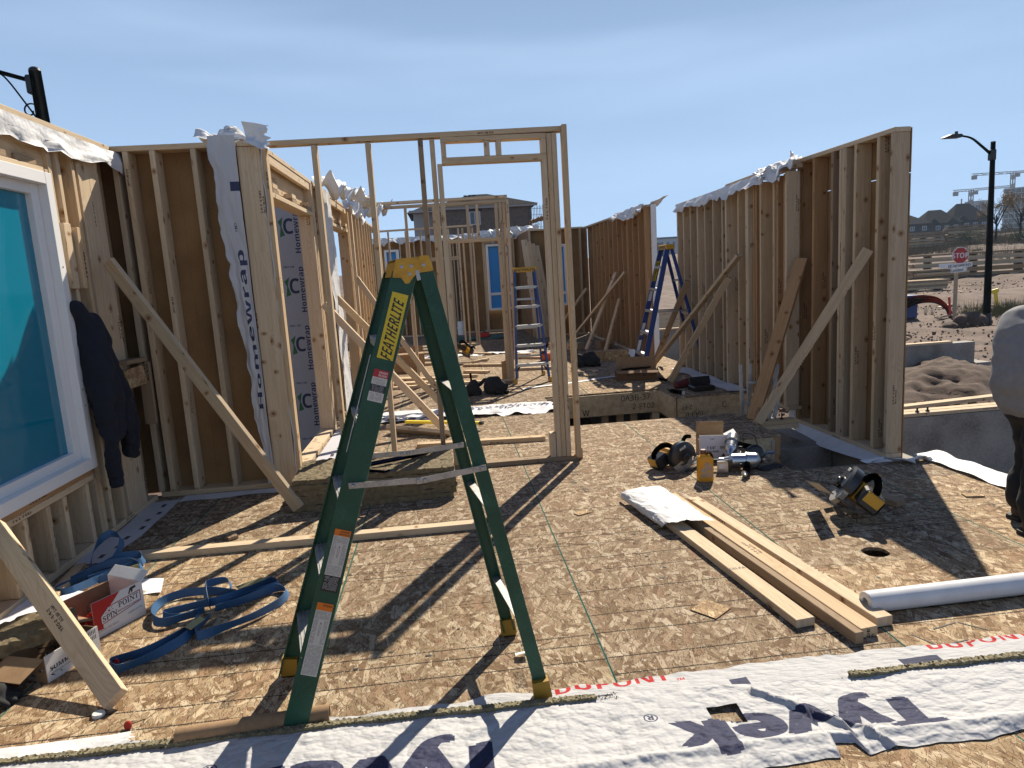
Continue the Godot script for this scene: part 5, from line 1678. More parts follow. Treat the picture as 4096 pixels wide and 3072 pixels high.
	cm.set_meta("kind", "stuff")
	lp(bh, "roof", hip_roof(9.4, 11.0, 1.55, 1.6), M.shingle, at(0.8, 8.5, -5))
	lp(bh, "roof", hip_roof(3.4, 9.0, 0.95, 0.5), M.shingle, at(-3.9, 8.35, -5.2))
	for q in [[-3.9, 3.0, 8.38], [0.8, 9.3, 8.5]]:
		lp(bh, "fascia", box_mesh(Vector3(q[1], 0.22, 0.12), 0.01), M.stucco, at(q[0], q[2] - 0.08, 0.35))
	for k in 3:
		lp(bh, "roof_vent", box_mesh(Vector3(0.28, 0.22, 0.5), 0.03), M.dark, at(-0.5 + k * 0.38, 9.6, -2.4))
	house_window(bh, 0.1, 7.55, 0.02, 0.95, 1.15)
	lp(bh, "lintel", box_mesh(Vector3(1.3, 0.2, 0.14), 0.01), M.dark, at(0.1, 8.2, 0.04))
	var scf := thing("scaffold", "thin steel scaffold with netting beside the brick house", "scaffold", Vector3(8.1, -1.2, -58))
	var ss := new_st()
	for k in 6:
		for zz in [0.0, 1.0]:
			add_bar(ss, Vector3(-0.65 + k * 0.26, 0, zz), Vector3(-0.65 + k * 0.26, 8.1, zz), 0.035, 0.035, Vector3.RIGHT)
	for k in 10:
		add_bar(ss, Vector3(-0.7, 3.4 + k * 0.5, 0.02), Vector3(0.7, 3.4 + k * 0.5, 0.02), 0.03, 0.03, Vector3.UP)
	lp(scf, "poles", ss.commit(), M.pole)
	lp(scf, "tarp", crumple(81, Vector3(-0.7, 6.6, 0.1), Vector3(1.4, 0.35, 0), Vector3(0, 0.25, 0.6), Vector3(0, 1, 0), 0.2), M.orange_dull)
	# towers and cranes
	tower("low unfinished concrete block under the nearer crane", Vector3(243, 6, -300), 13, 13.6, 5, 6, -38)
	lp(get_node("apartment_tower_001"), "roof_block", box_mesh(Vector3(9, 1.8, 6), 0.05), M.concrete_pale, at(0.5, 14.4, -4))
	tower("tall unfinished tower at the far right", Vector3(264, 6, -300), 11, 20.0, 9, 5, -38)
	crane("nearer pale tower crane above the low block", Vector3(240.8, 6, -300), 20.2, 19, 8.5, 0.035)
	crane("taller tower crane above the tall tower", Vector3(262.6, 6, -302), 27.2, 16, 20, 0.02)
	var mast := thing("tower_crane", "lone thin crane mast left of the low block", "crane", Vector3(236.3, 6, -300), 0, "tower cranes on the horizon")
	lp(mast, "mast", box_mesh(Vector3(0.4, 15, 0.4), 0.02), M.crane, at(0, 9, 0))
	# vegetation
	tree("thin-leaved autumn tree behind the lamp", Vector3(64.3, 2.0, -76), 5.2, 2.0, 30, M.leaf_dry, "trees on the rise")
	tree("leafier autumn tree at the picture edge behind the lumber", Vector3(68.2, 1.9, -77), 5.4, 2.4, 42, M.leaf_dry, "trees on the rise")
	shrub("rusty red shrub in front of the townhouses", Vector3(88.0, 2.0, -112), 1.3, M.leaf_red)
	shrub("russet shrub below the tallest townhouse", Vector3(97.0, 2.0, -112), 1.9, M.leaf_dry)
	shrub("green shrub at the foot of the thin-leaved tree", Vector3(62.0, 1.6, -77), 1.5, M.leaf)
	shrub("green shrub between the two autumn trees", Vector3(65.5, 1.6, -74), 1.3, M.leaf)
	for k in 7:
		shrub("dark low scrub on the slope below the townhouses", Vector3(70 + k * 4.2, ground_y(70 + k * 4.2, -100 - k) - 0.1, -100 - k * 1.0), 1.2 + (k % 3) * 0.3, M.leaf_dark)
	# weeds by the lamp and dry grass on the slope
	var gm := MultiMesh.new()
	gm.transform_format = MultiMesh.TRANSFORM_3D
	var tuft := new_st()
	for k in 9:
		var a := TAU * k / 9.0
		var b := Vector3(cos(a), 0, sin(a))
		face(tuft, [b * 0.06 + b.cross(Vector3.UP) * 0.02, b * 0.06 - b.cross(Vector3.UP) * 0.02, b * (0.15 + 0.1 * (k % 3)) + Vector3(0, 0.6 + 0.15 * (k % 4), 0)], [Vector2.ZERO, Vector2.ZERO, Vector2.ZERO], b)
	gm.mesh = tuft.commit()
	gm.instance_count = 9000
	for k in 9000:
		var px := rng.randf_range(50, 125)
		var pz := -px * rng.randf_range(1.02, 1.5) - rng.randf_range(2, 12)
		var sc2 := rng.randf_range(0.6, 1.4)
		gm.set_instance_transform(k, Transform3D(Basis(Vector3.UP, rng.randf() * TAU).scaled(Vector3.ONE * sc2), Vector3(px, ground_y(px, pz) - 0.1, pz)))
	var gmi := MultiMeshInstance3D.new()
	gmi.name = "dry_grass"
	gmi.multimesh = gm
	gmi.material_override = M.dry_grass
	add_child(gmi)
	tag(gmi, "dry brown grass covering the slope below the townhouses", "grass")
	gmi.set_meta("kind", "stuff")
	var wm := MultiMesh.new()
	wm.transform_format = MultiMesh.TRANSFORM_3D
	wm.mesh = gm.mesh
	wm.instance_count = 300
	for k in 300:
		var px := rng.randfn(22.6, 1.0)
		var pz := rng.randfn(-25.6, 0.9)
		wm.set_instance_transform(k, Transform3D(Basis(Vector3.UP, rng.randf() * TAU).scaled(Vector3.ONE * rng.randf_range(0.35, 0.75)), Vector3(px, -1.3, pz)))
	var wmi := MultiMeshInstance3D.new()
	wmi.name = "weeds"
	wmi.multimesh = wm
	wmi.material_override = M.grass
	add_child(wmi)
	tag(wmi, "green weeds growing round the lamp post foot", "weeds")
	wmi.set_meta("kind", "stuff")
	# clods and stones
	var cm2 := MultiMesh.new()
	cm2.transform_format = MultiMesh.TRANSFORM_3D
	cm2.mesh = rough_box(Vector3(1.0, 0.7, 0.9), 0.34, 0.22, 1.3, 9)
	cm2.instance_count = 5200
	for k in 5200:
		var dd := 9.0 + 50.0 * pow(rng.randf(), 1.6)
		var aa := rng.randf_range(0.42, 0.9)
		var px := sin(aa) * dd
		var pz := -cos(aa) * dd
		if px < 4.2:
			px = 4.2 + rng.randf() * 3.0
		var clod := rng.randf_range(0.02, 0.065) * (2.2 if k % 23 == 0 else 1.0)
		var by := ground_y(px, pz)
		if px > 3.9 and px < 10.6 and pz > -12.0 and pz < -7.1:
			by = -0.82
		cm2.set_instance_transform(k, Transform3D(Basis.from_euler(Vector3(rng.randf() * 6, rng.randf() * 6, rng.randf() * 6)).scaled(Vector3.ONE * clod), Vector3(px, by + 0.02, pz)))
	var cmi := MultiMeshInstance3D.new()
	cmi.name = "soil_clods"
	cmi.multimesh = cm2
	cmi.material_override = M.dirt
	add_child(cmi)
	tag(cmi, "loose clods and stones scattered over the dirt", "stones")
	cmi.set_meta("kind", "stuff")
	# what the filmed window looks onto
	for k in 3:
		lumber_stack(["stack of planks outside beyond the filmed window", "lower stack of planks outside beyond the filmed window", "farther plank stack outside beyond the filmed window"][k], Vector3(-7.5 - k * 3.0, -1.2, -4.0 - k * 4.5), 4.0, 9 - k * 2, 5, 80, pale, 0.05)
	var car := thing("parked_car", "tiny pale car parked below the townhouses", "car", Vector3(83, ground_y(83, -122) + 0.1, -122))
	lp(car, "body", prism([Vector2(-2.1, 0.3), Vector2(2.1, 0.3), Vector2(2.15, 0.8), Vector2(1.2, 0.95), Vector2(0.7, 1.4), Vector2(-1.0, 1.42), Vector2(-1.7, 1.0), Vector2(-2.15, 0.9)], 1.7), M.white, at(0, 0, 0))
	for wx in [-1.3, 1.3]:
		lp(car, "wheel", lathe([Vector2(0.0001, 0.1), Vector2(0.33, 0.1), Vector2(0.33, -0.1), Vector2(0.0001, -0.1)], 14), M.rubber, turned(wx, 0.33, 0.82, 0, 90))

# ---------- ladders ----------
func rail_mesh(a: Vector3, b: Vector3, w: float, fl: float, inward: Vector3) -> ArrayMesh:
	# a channel: web and two flanges turned inward
	var st := new_st()
	var d := (b - a).normalized()
	var inn := (inward - d * inward.dot(d)).normalized()
	var s := d.cross(inn).normalized()
	add_bar(st, a, b, w, 0.005, s, 0.001)
	for sg in [-1.0, 1.0]:
		var o: Vector3 = s * (w * 0.5 - 0.0025) * sg + inn * (fl * 0.5)
		add_bar(st, a + o, b + o, fl, 0.005, inn, 0.001)
	return st.commit()

func plate(pts: Array, mat: Material, parent: Node, called: String) -> MeshInstance3D:
	# four corners, texture upright: top left, top right, bottom right, bottom left
	var st := new_st()
	var n: Vector3 = (pts[1] - pts[0]).cross(pts[2] - pts[0])
	if n.z < 0.0:
		n = -n
	face(st, pts, [Vector2(0, 0), Vector2(1, 0), Vector2(1, 1), Vector2(0, 1)], n)
	return mi(parent, called, st.commit(), mat)

func lines_of_print(img: Image, r: Rect2i, step: int, col: Color) -> void:
	var y := r.position.y
	while y < r.end.y:
		var x := r.position.x
		while x < r.end.x - 3:
			var w := rng.randi_range(3, 12)
			if rng.randf() < 0.85:
				img.fill_rect(Rect2i(x, y, min(w, r.end.x - x), max(1, step / 2 - 1)), col)
			x += w + 2
		y += step

func build_ladders() -> void:
	var t := thing("step_ladder", "green fibreglass step ladder with yellow cap and brand stickers", "ladder", Vector3(-0.2, 0, -2.5))
	var nl := [Vector3(-0.642, 0.0, -2.285), Vector3(-0.13, 1.57, -2.42)]
	var nr := [Vector3(0.252, 0.03, -2.31), Vector3(-0.056, 1.58, -2.42)]
	var fl := [Vector3(-0.735, 0.0, -2.66), Vector3(-0.182, 1.57, -2.72)]
	var fr := [Vector3(0.172, 0.03, -2.79), Vector3(-0.108, 1.58, -2.72)]
	var back := Vector3(0, 0, -1)
	mi(t, "rail", rail_mesh(nl[0], nl[1], 0.082, 0.03, back), M.green)
	mi(t, "rail", rail_mesh(nr[0], nr[1], 0.05, 0.028, back), M.green)
	mi(t, "rail", rail_mesh(fl[0], fl[1], 0.082, 0.03, -back), M.green)
	mi(t, "rail", rail_mesh(fr[0], fr[1], 0.05, 0.028, -back), M.green)
	# treads, each with a folded lip and a knee brace
	for k in 5:
		var f := 0.17 + k * 0.172
		var a: Vector3 = nl[0].lerp(nl[1], f) + Vector3(0, 0, -0.005)
		var b: Vector3 = fl[0].lerp(fl[1], f) + Vector3(0, 0, 0.005)
		var st := new_st()
		add_bar(st, a, b, 0.078, 0.004, Vector3.RIGHT, 0.001)
		add_bar(st, a + Vector3(-0.037, -0.014, 0), b + Vector3(-0.037, -0.014, 0), 0.028, 0.003, Vector3.UP, 0.001)
		add_bar(st, a + Vector3(0.037, -0.014, 0), b + Vector3(0.037, -0.014, 0), 0.028, 0.003, Vector3.UP, 0.001)
		for r in 5:
			add_bar(st, a + Vector3(-0.03 + r * 0.015, 0.003, 0), b + Vector3(-0.03 + r * 0.015, 0.003, 0), 0.005, 0.003, Vector3.RIGHT, 0.001)
		mi(t, "tread", st.commit(), M.alu_dull)
		st = new_st()
		add_bar(st, a + Vector3(-0.03, -0.09, -0.012), a + Vector3(-0.02, -0.01, -0.09), 0.02, 0.003, Vector3.RIGHT, 0.001)
		mi(t, "knee_brace", st.commit(), M.alu_dull)
	for k in 3:
		var f := 0.16 + k * 0.28
		var st := new_st()
		add_bar(st, nr[0].lerp(nr[1], f), fr[0].lerp(fr[1], f), 0.03, 0.004, Vector3.RIGHT, 0.001)
		add_bar(st, nr[0].lerp(nr[1], f) + Vector3(0.013, -0.01, 0), fr[0].lerp(fr[1], f) + Vector3(0.013, -0.01, 0), 0.02, 0.003, Vector3.UP, 0.001)
		mi(t, "rear_bar", st.commit(), M.alu_dull)
	# cap
	var out := PackedVector2Array([Vector2(-0.153, 1.622), Vector2(-0.108, 1.623), Vector2(-0.104, 1.617), Vector2(-0.088, 1.616), Vector2(-0.075, 1.617), Vector2(-0.072, 1.627), Vector2(-0.046, 1.629), Vector2(-0.04, 1.624), Vector2(-0.029, 1.58), Vector2(-0.033, 1.575), Vector2(-0.085, 1.57), Vector2(-0.1, 1.556), Vector2(-0.115, 1.537), Vector2(-0.128, 1.537), Vector2(-0.14, 1.557), Vector2(-0.169, 1.56), Vector2(-0.168, 1.57)])
	var cap := new_st()
	add_prism(cap, out, 0.008, at(0, 0, -2.415), 4.0)
	add_prism(cap, out, 0.008, at(-0.052, 0, -2.725), 4.0)
	var lid := PackedVector2Array([Vector2(-0.153, 1.6215), Vector2(-0.04, 1.6275), Vector2(-0.04, 1.618), Vector2(-0.153, 1.612)])
	for k in 8:
		add_prism(cap, lid, 0.0395, at(-0.0065 * (k + 0.5), 0, -2.42 - 0.0381 * (k + 0.5)), 4.0)
	var skirt := PackedVector2Array([Vector2(-0.168, 1.562), Vector2(-0.153, 1.62), Vector2(-0.147, 1.618), Vector2(-0.161, 1.562)])
	for k in 8:
		add_prism(cap, skirt, 0.0395, at(-0.0065 * (k + 0.5), 0, -2.42 - 0.0381 * (k + 0.5)), 4.0)
	mi(t, "top_cap", cap.commit(), M.yellow)
	for q in [Vector2(-0.136, 1.594), Vector2(-0.104, 1.595), Vector2(-0.061, 1.596), Vector2(-0.111, 1.568)]:
		mi(t, "rivet", lathe([Vector2(0.0001, 0.002), Vector2(0.004, 0.0018), Vector2(0.0065, 0.0005), Vector2(0.0068, 0)], 12), M.alu, turned(q.x, q.y, -2.4108, 0, 90))
	mi(t, "hinge", box_mesh(Vector3(0.014, 0.035, 0.004), 0.002), M.alu, turned(-0.083, 1.563, -2.412, 0, 0, 8))
	# spreaders with their hinges
	for sp in [[Vector3(-0.36, 0.862, -2.338), Vector3(-0.125, 0.862, -2.333), Vector3(0.088, 0.884, -2.345)], [Vector3(-0.42, 0.87, -2.7), Vector3(-0.2, 0.87, -2.7), Vector3(0.02, 0.885, -2.7)]]:
		for k in 2:
			mi(t, "spreader", box_mesh(Vector3(sp[k].distance_to(sp[k + 1]) + 0.03, 0.021, 0.003), 0.0012), M.alu_dull, along(sp[k], sp[k + 1], Vector3(0, 0, 1)).translated(Vector3(0, 0, 0.004 * k)))
		for q in [sp[0], sp[2], sp[1] + Vector3(-0.012, 0, 0), sp[1] + Vector3(0.012, 0, 0)]:
			mi(t, "rivet", lathe([Vector2(0.0001, 0.006), Vector2(0.005, 0.005), Vector2(0.008, 0.0)], 12), M.alu, turned(q.x, q.y, q.z + 0.005, 0, 90))
	# feet
	for q in [[nr[0], -14.0], [fr[0], -14.0], [fl[0], 18.0]]:
		var p: Vector3 = q[0]
		p.y = 0.0
		var ft := mi(t, "foot", prism([Vector2(-0.034, 0.012), Vector2(-0.026, 0.0), Vector2(0.026, 0.0), Vector2(0.034, 0.012), Vector2(0.03, 0.075), Vector2(-0.03, 0.075)], 0.04, 4.0), M.foot_yellow, turned(p.x, p.y + 0.004, p.z, 0, 0, -q[1] * 0.4))
		mi(ft, "rubber_pad", box_mesh(Vector3(0.056, 0.008, 0.04), 0.002), M.rubber, at(p.x, 0.005, p.z))
	# stickers on the near rail
	var d: Vector3 = (nl[1] - nl[0]).normalized()
	var side := d.cross(Vector3(0, 0, 1)).normalized()
	side = side if side.x > 0.0 else -side
	var lab := func(y0: float, y1: float, w: float, img: Image) -> void:
		var a: Vector3 = nl[0].lerp(nl[1], y0 / 1.57) + Vector3(0.004, 0, 0.0042)
		var b: Vector3 = nl[0].lerp(nl[1], y1 / 1.57) + Vector3(0.004, 0, 0.0042)
		plate([a - side * w / 2, a + side * w / 2, b + side * w / 2, b - side * w / 2], print_mat(img, 0.4), t, "sticker")
	var im := Image.create(160, 620, false, Image.FORMAT_RGB8)
	im.fill(Color(0.84, 0.74, 0.1))
	for k in 500:
		im.fill_rect(Rect2i(rng.randi() % 160, rng.randi() % 620, rng.randi_range(1, 4), rng.randi_range(1, 6)), Color(0.62, 0.53, 0.1))
	draw_text(im, "FEATHERLITE", Vector2(28, 590), Vector2(0, -545), Vector2(108, 34), Color(0.06, 0.055, 0.04))
	lab.call(1.505, 1.285, 0.056, im)
	im = Image.create(160, 300, false, Image.FORMAT_RGB8)
	im.fill(Color(0.78, 0.77, 0.74))
	im.fill_rect(Rect2i(0, 0, 160, 72), Color(0.66, 0.12, 0.13))
	draw_text(im, "DANGER", Vector2(60, 14), Vector2(90, 0), Vector2(0, 20), Color(0.9, 0.88, 0.85))
	draw_text(im, "PELIGRO", Vector2(58, 42), Vector2(90, 0), Vector2(0, 20), Color(0.9, 0.88, 0.85))
	im.fill_rect(Rect2i(0, 140, 160, 70), Color(0.1, 0.1, 0.1))
	lines_of_print(im, Rect2i(14, 84, 130, 54), 9, Color(0.25, 0.25, 0.25))
	lines_of_print(im, Rect2i(14, 148, 130, 56), 9, Color(0.75, 0.75, 0.75))
	lines_of_print(im, Rect2i(14, 220, 130, 70), 9, Color(0.25, 0.25, 0.25))
	lab.call(1.248, 1.142, 0.052, im)
	for q in [[0.705, 0.492, "WARNING", "ADVERTENCIA"], [0.452, 0.2, "ATTENTION", ""]]:
		im = Image.create(160, 600, false, Image.FORMAT_RGB8)
		im.fill(Color(0.74, 0.73, 0.7))
		im.fill_rect(Rect2i(0, 0, 160, 62), Color(0.82, 0.44, 0.08))
		draw_text(im, q[2], Vector2(58, 10), Vector2(92, 0), Vector2(0, 18), Color(0.1, 0.06, 0.02))
		if q[3] != "":
			draw_text(im, q[3], Vector2(44, 36), Vector2(108, 0), Vector2(0, 16), Color(0.1, 0.06, 0.02))
		lines_of_print(im, Rect2i(8, 72, 144, 60), 9, Color(0.3, 0.3, 0.3))
		lines_of_print(im, Rect2i(8, 140, 40, 200), 10, Color(0.35, 0.35, 0.35))
		lines_of_print(im, Rect2i(110, 140, 42, 200), 10, Color(0.35, 0.35, 0.35))
		# small drawing of a figure on a ladder
		for k in 90:
			im.fill_rect(Rect2i(66 + int(k * 0.12), 180 + k, 2, 2), Color(0.3, 0.3, 0.3))
			im.fill_rect(Rect2i(92 - int(k * 0.16), 180 + k, 2, 2), Color(0.3, 0.3, 0.3))
			if k % 16 == 0:
				im.fill_rect(Rect2i(68, 180 + k, 22, 2), Color(0.3, 0.3, 0.3))
		im.fill_rect(Rect2i(74, 160, 12, 14), Color(0.35, 0.35, 0.35))
		if q[3] != "":
			lines_of_print(im, Rect2i(8, 350, 144, 90), 9, Color(0.3, 0.3, 0.3))
			im.fill_rect(Rect2i(0, 445, 160, 155), Color(0.09, 0.09, 0.09))
			lines_of_print(im, Rect2i(10, 458, 140, 130), 10, Color(0.7, 0.7, 0.7))
		else:
			lines_of_print(im, Rect2i(8, 350, 144, 240), 9, Color(0.3, 0.3, 0.3))
		lab.call(q[0], q[1], 0.056, im)
	var sil := new_st()
	var e0: Vector3 = nl[0].lerp(nl[1], 0.62) + Vector3(-0.052, 0, -0.012)
	var e1: Vector3 = nl[0].lerp(nl[1], 0.83) + Vector3(-0.05, 0, -0.012)
	add_bar(sil, e0, e1, 0.018, 0.002, Vector3(0, 0, 1), 0.0005)
	mi(t, "sticker", sil.commit(), M.white_card)
	# the two blue ladders
	blue_ladder("blue step ladder facing the room behind the door frame", Vector3(1.17, 0, -9.95), 0.0, 0.32, 1.0)
	blue_ladder("blue step ladder seen from its side by the gap in the right wall", Vector3(3.2, 0, -9.75), -90.0, 0.47, 1.12)

func blue_ladder(label: String, o: Vector3, yaw: float, half: float, sc: float) -> void:
	var t := thing("step_ladder", label, "ladder", o, deg_to_rad(yaw), "blue step ladders")
	var h := 1.62 * sc
	var z0 := half
	var wb := 0.25
	var wt := 0.15
	for sx in [-1.0, 1.0]:
		var a := Vector3(wb * sx, 0.0, z0)
		var b := Vector3(wt * sx, h - 0.04, 0.03)
		lp(t, "rail", rail_mesh(a, b, 0.07, 0.026, Vector3(-sx, 0, 0)), M.blue_rail)
		var a2 := Vector3((wb - 0.01) * sx, 0.0, -half)
		var b2 := Vector3((wt - 0.01) * sx, h - 0.04, -0.03)
		lp(t, "rail", rail_mesh(a2, b2, 0.045, 0.022, Vector3(-sx, 0, 0)), M.blue_rail)
		for q in [a, a2]:
			lp(t, "foot", prism([Vector2(-0.035, 0), Vector2(0.035, 0), Vector2(0.03, 0.07), Vector2(-0.03, 0.07)], 0.05, 4.0), M.yellow, Transform3D(Basis(Vector3.UP, PI / 2), q))
		var st := new_st()
		add_bar(st, a.lerp(b, 0.5), a2.lerp(b2, 0.5), 0.02, 0.004, Vector3.UP, 0.001)
		lp(t, "spreader", st.commit(), M.alu)
	for k in 5:
		var f := 0.17 + k * 0.172
		var a := Vector3(-wb, 0, z0).lerp(Vector3(-wt, h - 0.04, 0.03), f)
		var b := Vector3(wb, 0, z0).lerp(Vector3(wt, h - 0.04, 0.03), f)
		var st := new_st()
		add_bar(st, a, b, 0.075, 0.005, Vector3(0, 0, 1), 0.001)
		add_bar(st, a + Vector3(0, -0.018, 0.037), b + Vector3(0, -0.018, 0.037), 0.035, 0.004, Vector3.UP, 0.001)
		lp(t, "tread", st.commit(), M.alu)
		if k < 3:
			st = new_st()
			var c := Vector3(-wb + 0.01, 0, -half).lerp(Vector3(-wt + 0.01, h - 0.04, -0.03), 0.2 + k * 0.27)
			add_bar(st, c, Vector3(-c.x, c.y, c.z), 0.03, 0.006, Vector3.UP, 0.001)
			lp(t, "rear_bar", st.commit(), M.alu)
	for sx in [-1.0, 1.0]:
		var arch := curve([Vector3(wb * sx * 0.97, 0.03, z0 - 0.012), Vector3(wb * sx * 0.9, 0.15, z0 - 0.04), Vector3(wb * sx * 0.62, 0.25, z0 - 0.065)], 4)
		lp(t, "corner_brace", tube(arch, 0.012, 6), M.yellow)
	lp(t, "top_cap", box_mesh(Vector3(wt * 2 + 0.05, 0.07, 0.13), 0.01), M.yellow, at(0, h - 0.03, 0))
	lp(t, "lettering", flat_text("FEATHERLITE", 0.035), M.ink, at(0, h - 0.03, 0.0665))
	if absf(yaw) > 45.0:
		# brand sticker and warnings on the outer face of the near rail
		var a := Vector3(-wb, 0.0, z0)
		var im := Image.create(96, 320, false, Image.FORMAT_RGB8)
		im.fill(Color(0.84, 0.74, 0.1))
		draw_text(im, "FEATHERLITE", Vector2(18, 305), Vector2(0, -285), Vector2(60, 18), Color(0.06, 0.055, 0.04))
		var b := Vector3(-wt, h - 0.04, 0.03)
		for q in [[0.9, 0.74, im], [0.66, 0.58, null], [0.4, 0.3, null], [0.26, 0.15, null]]:
			var m: Material = M.white_card if q[2] == null else print_mat(q[2], 0.4)
			for sx in [-1.0, 1.0]:
				var s := Vector3(sx, 1, 1)
				var p := a.lerp(b, q[0]) * s + Vector3(0.006 * sx, 0, 0)
				var r := a.lerp(b, q[1]) * s + Vector3(0.006 * sx, 0, 0)
				var st := new_st()
				var zz := Vector3(0, 0, 0.024)
				face(st, [p + zz * sx, p - zz * sx, r - zz * sx, r + zz * sx], [Vector2(0, 0), Vector2(1, 0), Vector2(1, 1), Vector2(0, 1)], Vector3(sx, 0, 0))
				lp(t, "sticker", st.commit(), m)

# ---------- things on the near floor ----------
# a block with rough faces, its corner at the origin, centred
func rough_box(size: Vector3, cell: float, amp: float, freq: float, sd: int, ripple := 0.0) -> ArrayMesh:
	var n := FastNoiseLite.new()
	n.seed = sd
	n.frequency = freq
	n.fractal_octaves = 3
	var st := new_st()
	var h := size * 0.5
	for axis in 3:
		var a1 := (axis + 1) % 3
		var a2 := (axis + 2) % 3
		var c1: int = max(1, int(size[a1] / cell))
		var c2: int = max(1, int(size[a2] / cell))
		for sg in [-1.0, 1.0]:
			var grid := []
			for j in c2 + 1:
				for i in c1 + 1:
					var p := Vector3.ZERO
					p[axis] = h[axis] * sg
					p[a1] = -h[a1] + size[a1] * i / c1
					p[a2] = -h[a2] + size[a2] * j / c2
					var q := p + Vector3(n.get_noise_3dv(p), n.get_noise_3dv(p + Vector3(9, 0, 0)), n.get_noise_3dv(p + Vector3(0, 9, 0))) * amp
					if axis == 1 and sg > 0.0 and ripple > 0.0:
						q.y += ripple * sin(p.x * 300.0 + sin(p.z * 60.0)) * (0.5 + 0.5 * sin(p.z * 240.0))
					grid.append(q)
			for j in c2:
				for i in c1:
					var q := [grid[j * (c1 + 1) + i], grid[j * (c1 + 1) + i + 1], grid[(j + 1) * (c1 + 1) + i + 1], grid[(j + 1) * (c1 + 1) + i]]
					var nrm := Vector3.ZERO
					nrm[axis] = sg
					face(st, q, [Vector2.ZERO, Vector2.ZERO, Vector2.ZERO, Vector2.ZERO], nrm)
	return st.commit()

func tufts(pts: Array, size: float, n: int) -> ArrayMesh:
	var st := new_st()
	for p in pts:
		for k in n:
			var o: Vector3 = p + Vector3(rng.randfn(0, size), abs(rng.randfn(0, size * 0.6)), rng.randfn(0, size))
			var d := Vector3(rng.randf_range(-1, 1), rng.randf_range(-0.2, 1), rng.randf_range(-1, 1)).normalized() * size * rng.randf_range(0.5, 1.5)
			var s := d.cross(Vector3(rng.randf(), rng.randf(), rng.randf())).normalized() * size * 0.5
			face(st, [o - s, o + s, o + d], [Vector2.ZERO, Vector2.ZERO, Vector2.ZERO], s.cross(d))
	return st.commit()

func carton_panel(t: Node, called: String, a: Vector3, b: Vector3, up: Vector3, h: float, mat: Material, textured_face: Material = null, out_dir := Vector3.ZERO) -> MeshInstance3D:
	var m := mi(t, called, box_mesh(Vector3(a.distance_to(b), h, 0.004), 0.001), mat, Transform3D(Basis((b - a).normalized(), up.normalized(), (b - a).normalized().cross(up.normalized())), (a + b) / 2 + up.normalized() * h / 2))
	if textured_face != null:
		var e := out_dir.normalized() * 0.0026
		var st := new_st()
		var u := up.normalized() * h
		face(st, [a + e + u, b + e + u, b + e, a + e], [Vector2(0, 0), Vector2(1, 0), Vector2(1, 1), Vector2(0, 1)], out_dir)
		mi(m, "print", st.commit(), textured_face)
	return m

func webbing(t: Node, pts: Array, lean := 0.4) -> void:
	var c := curve(pts, 7)
	var w := []
	for i in c.size():
		w.append(Vector3(lean * sin(i * 0.23), 1.0, lean * cos(i * 0.31)))
	mi(t, "webbing", band(c, w, 0.042), M.strap)

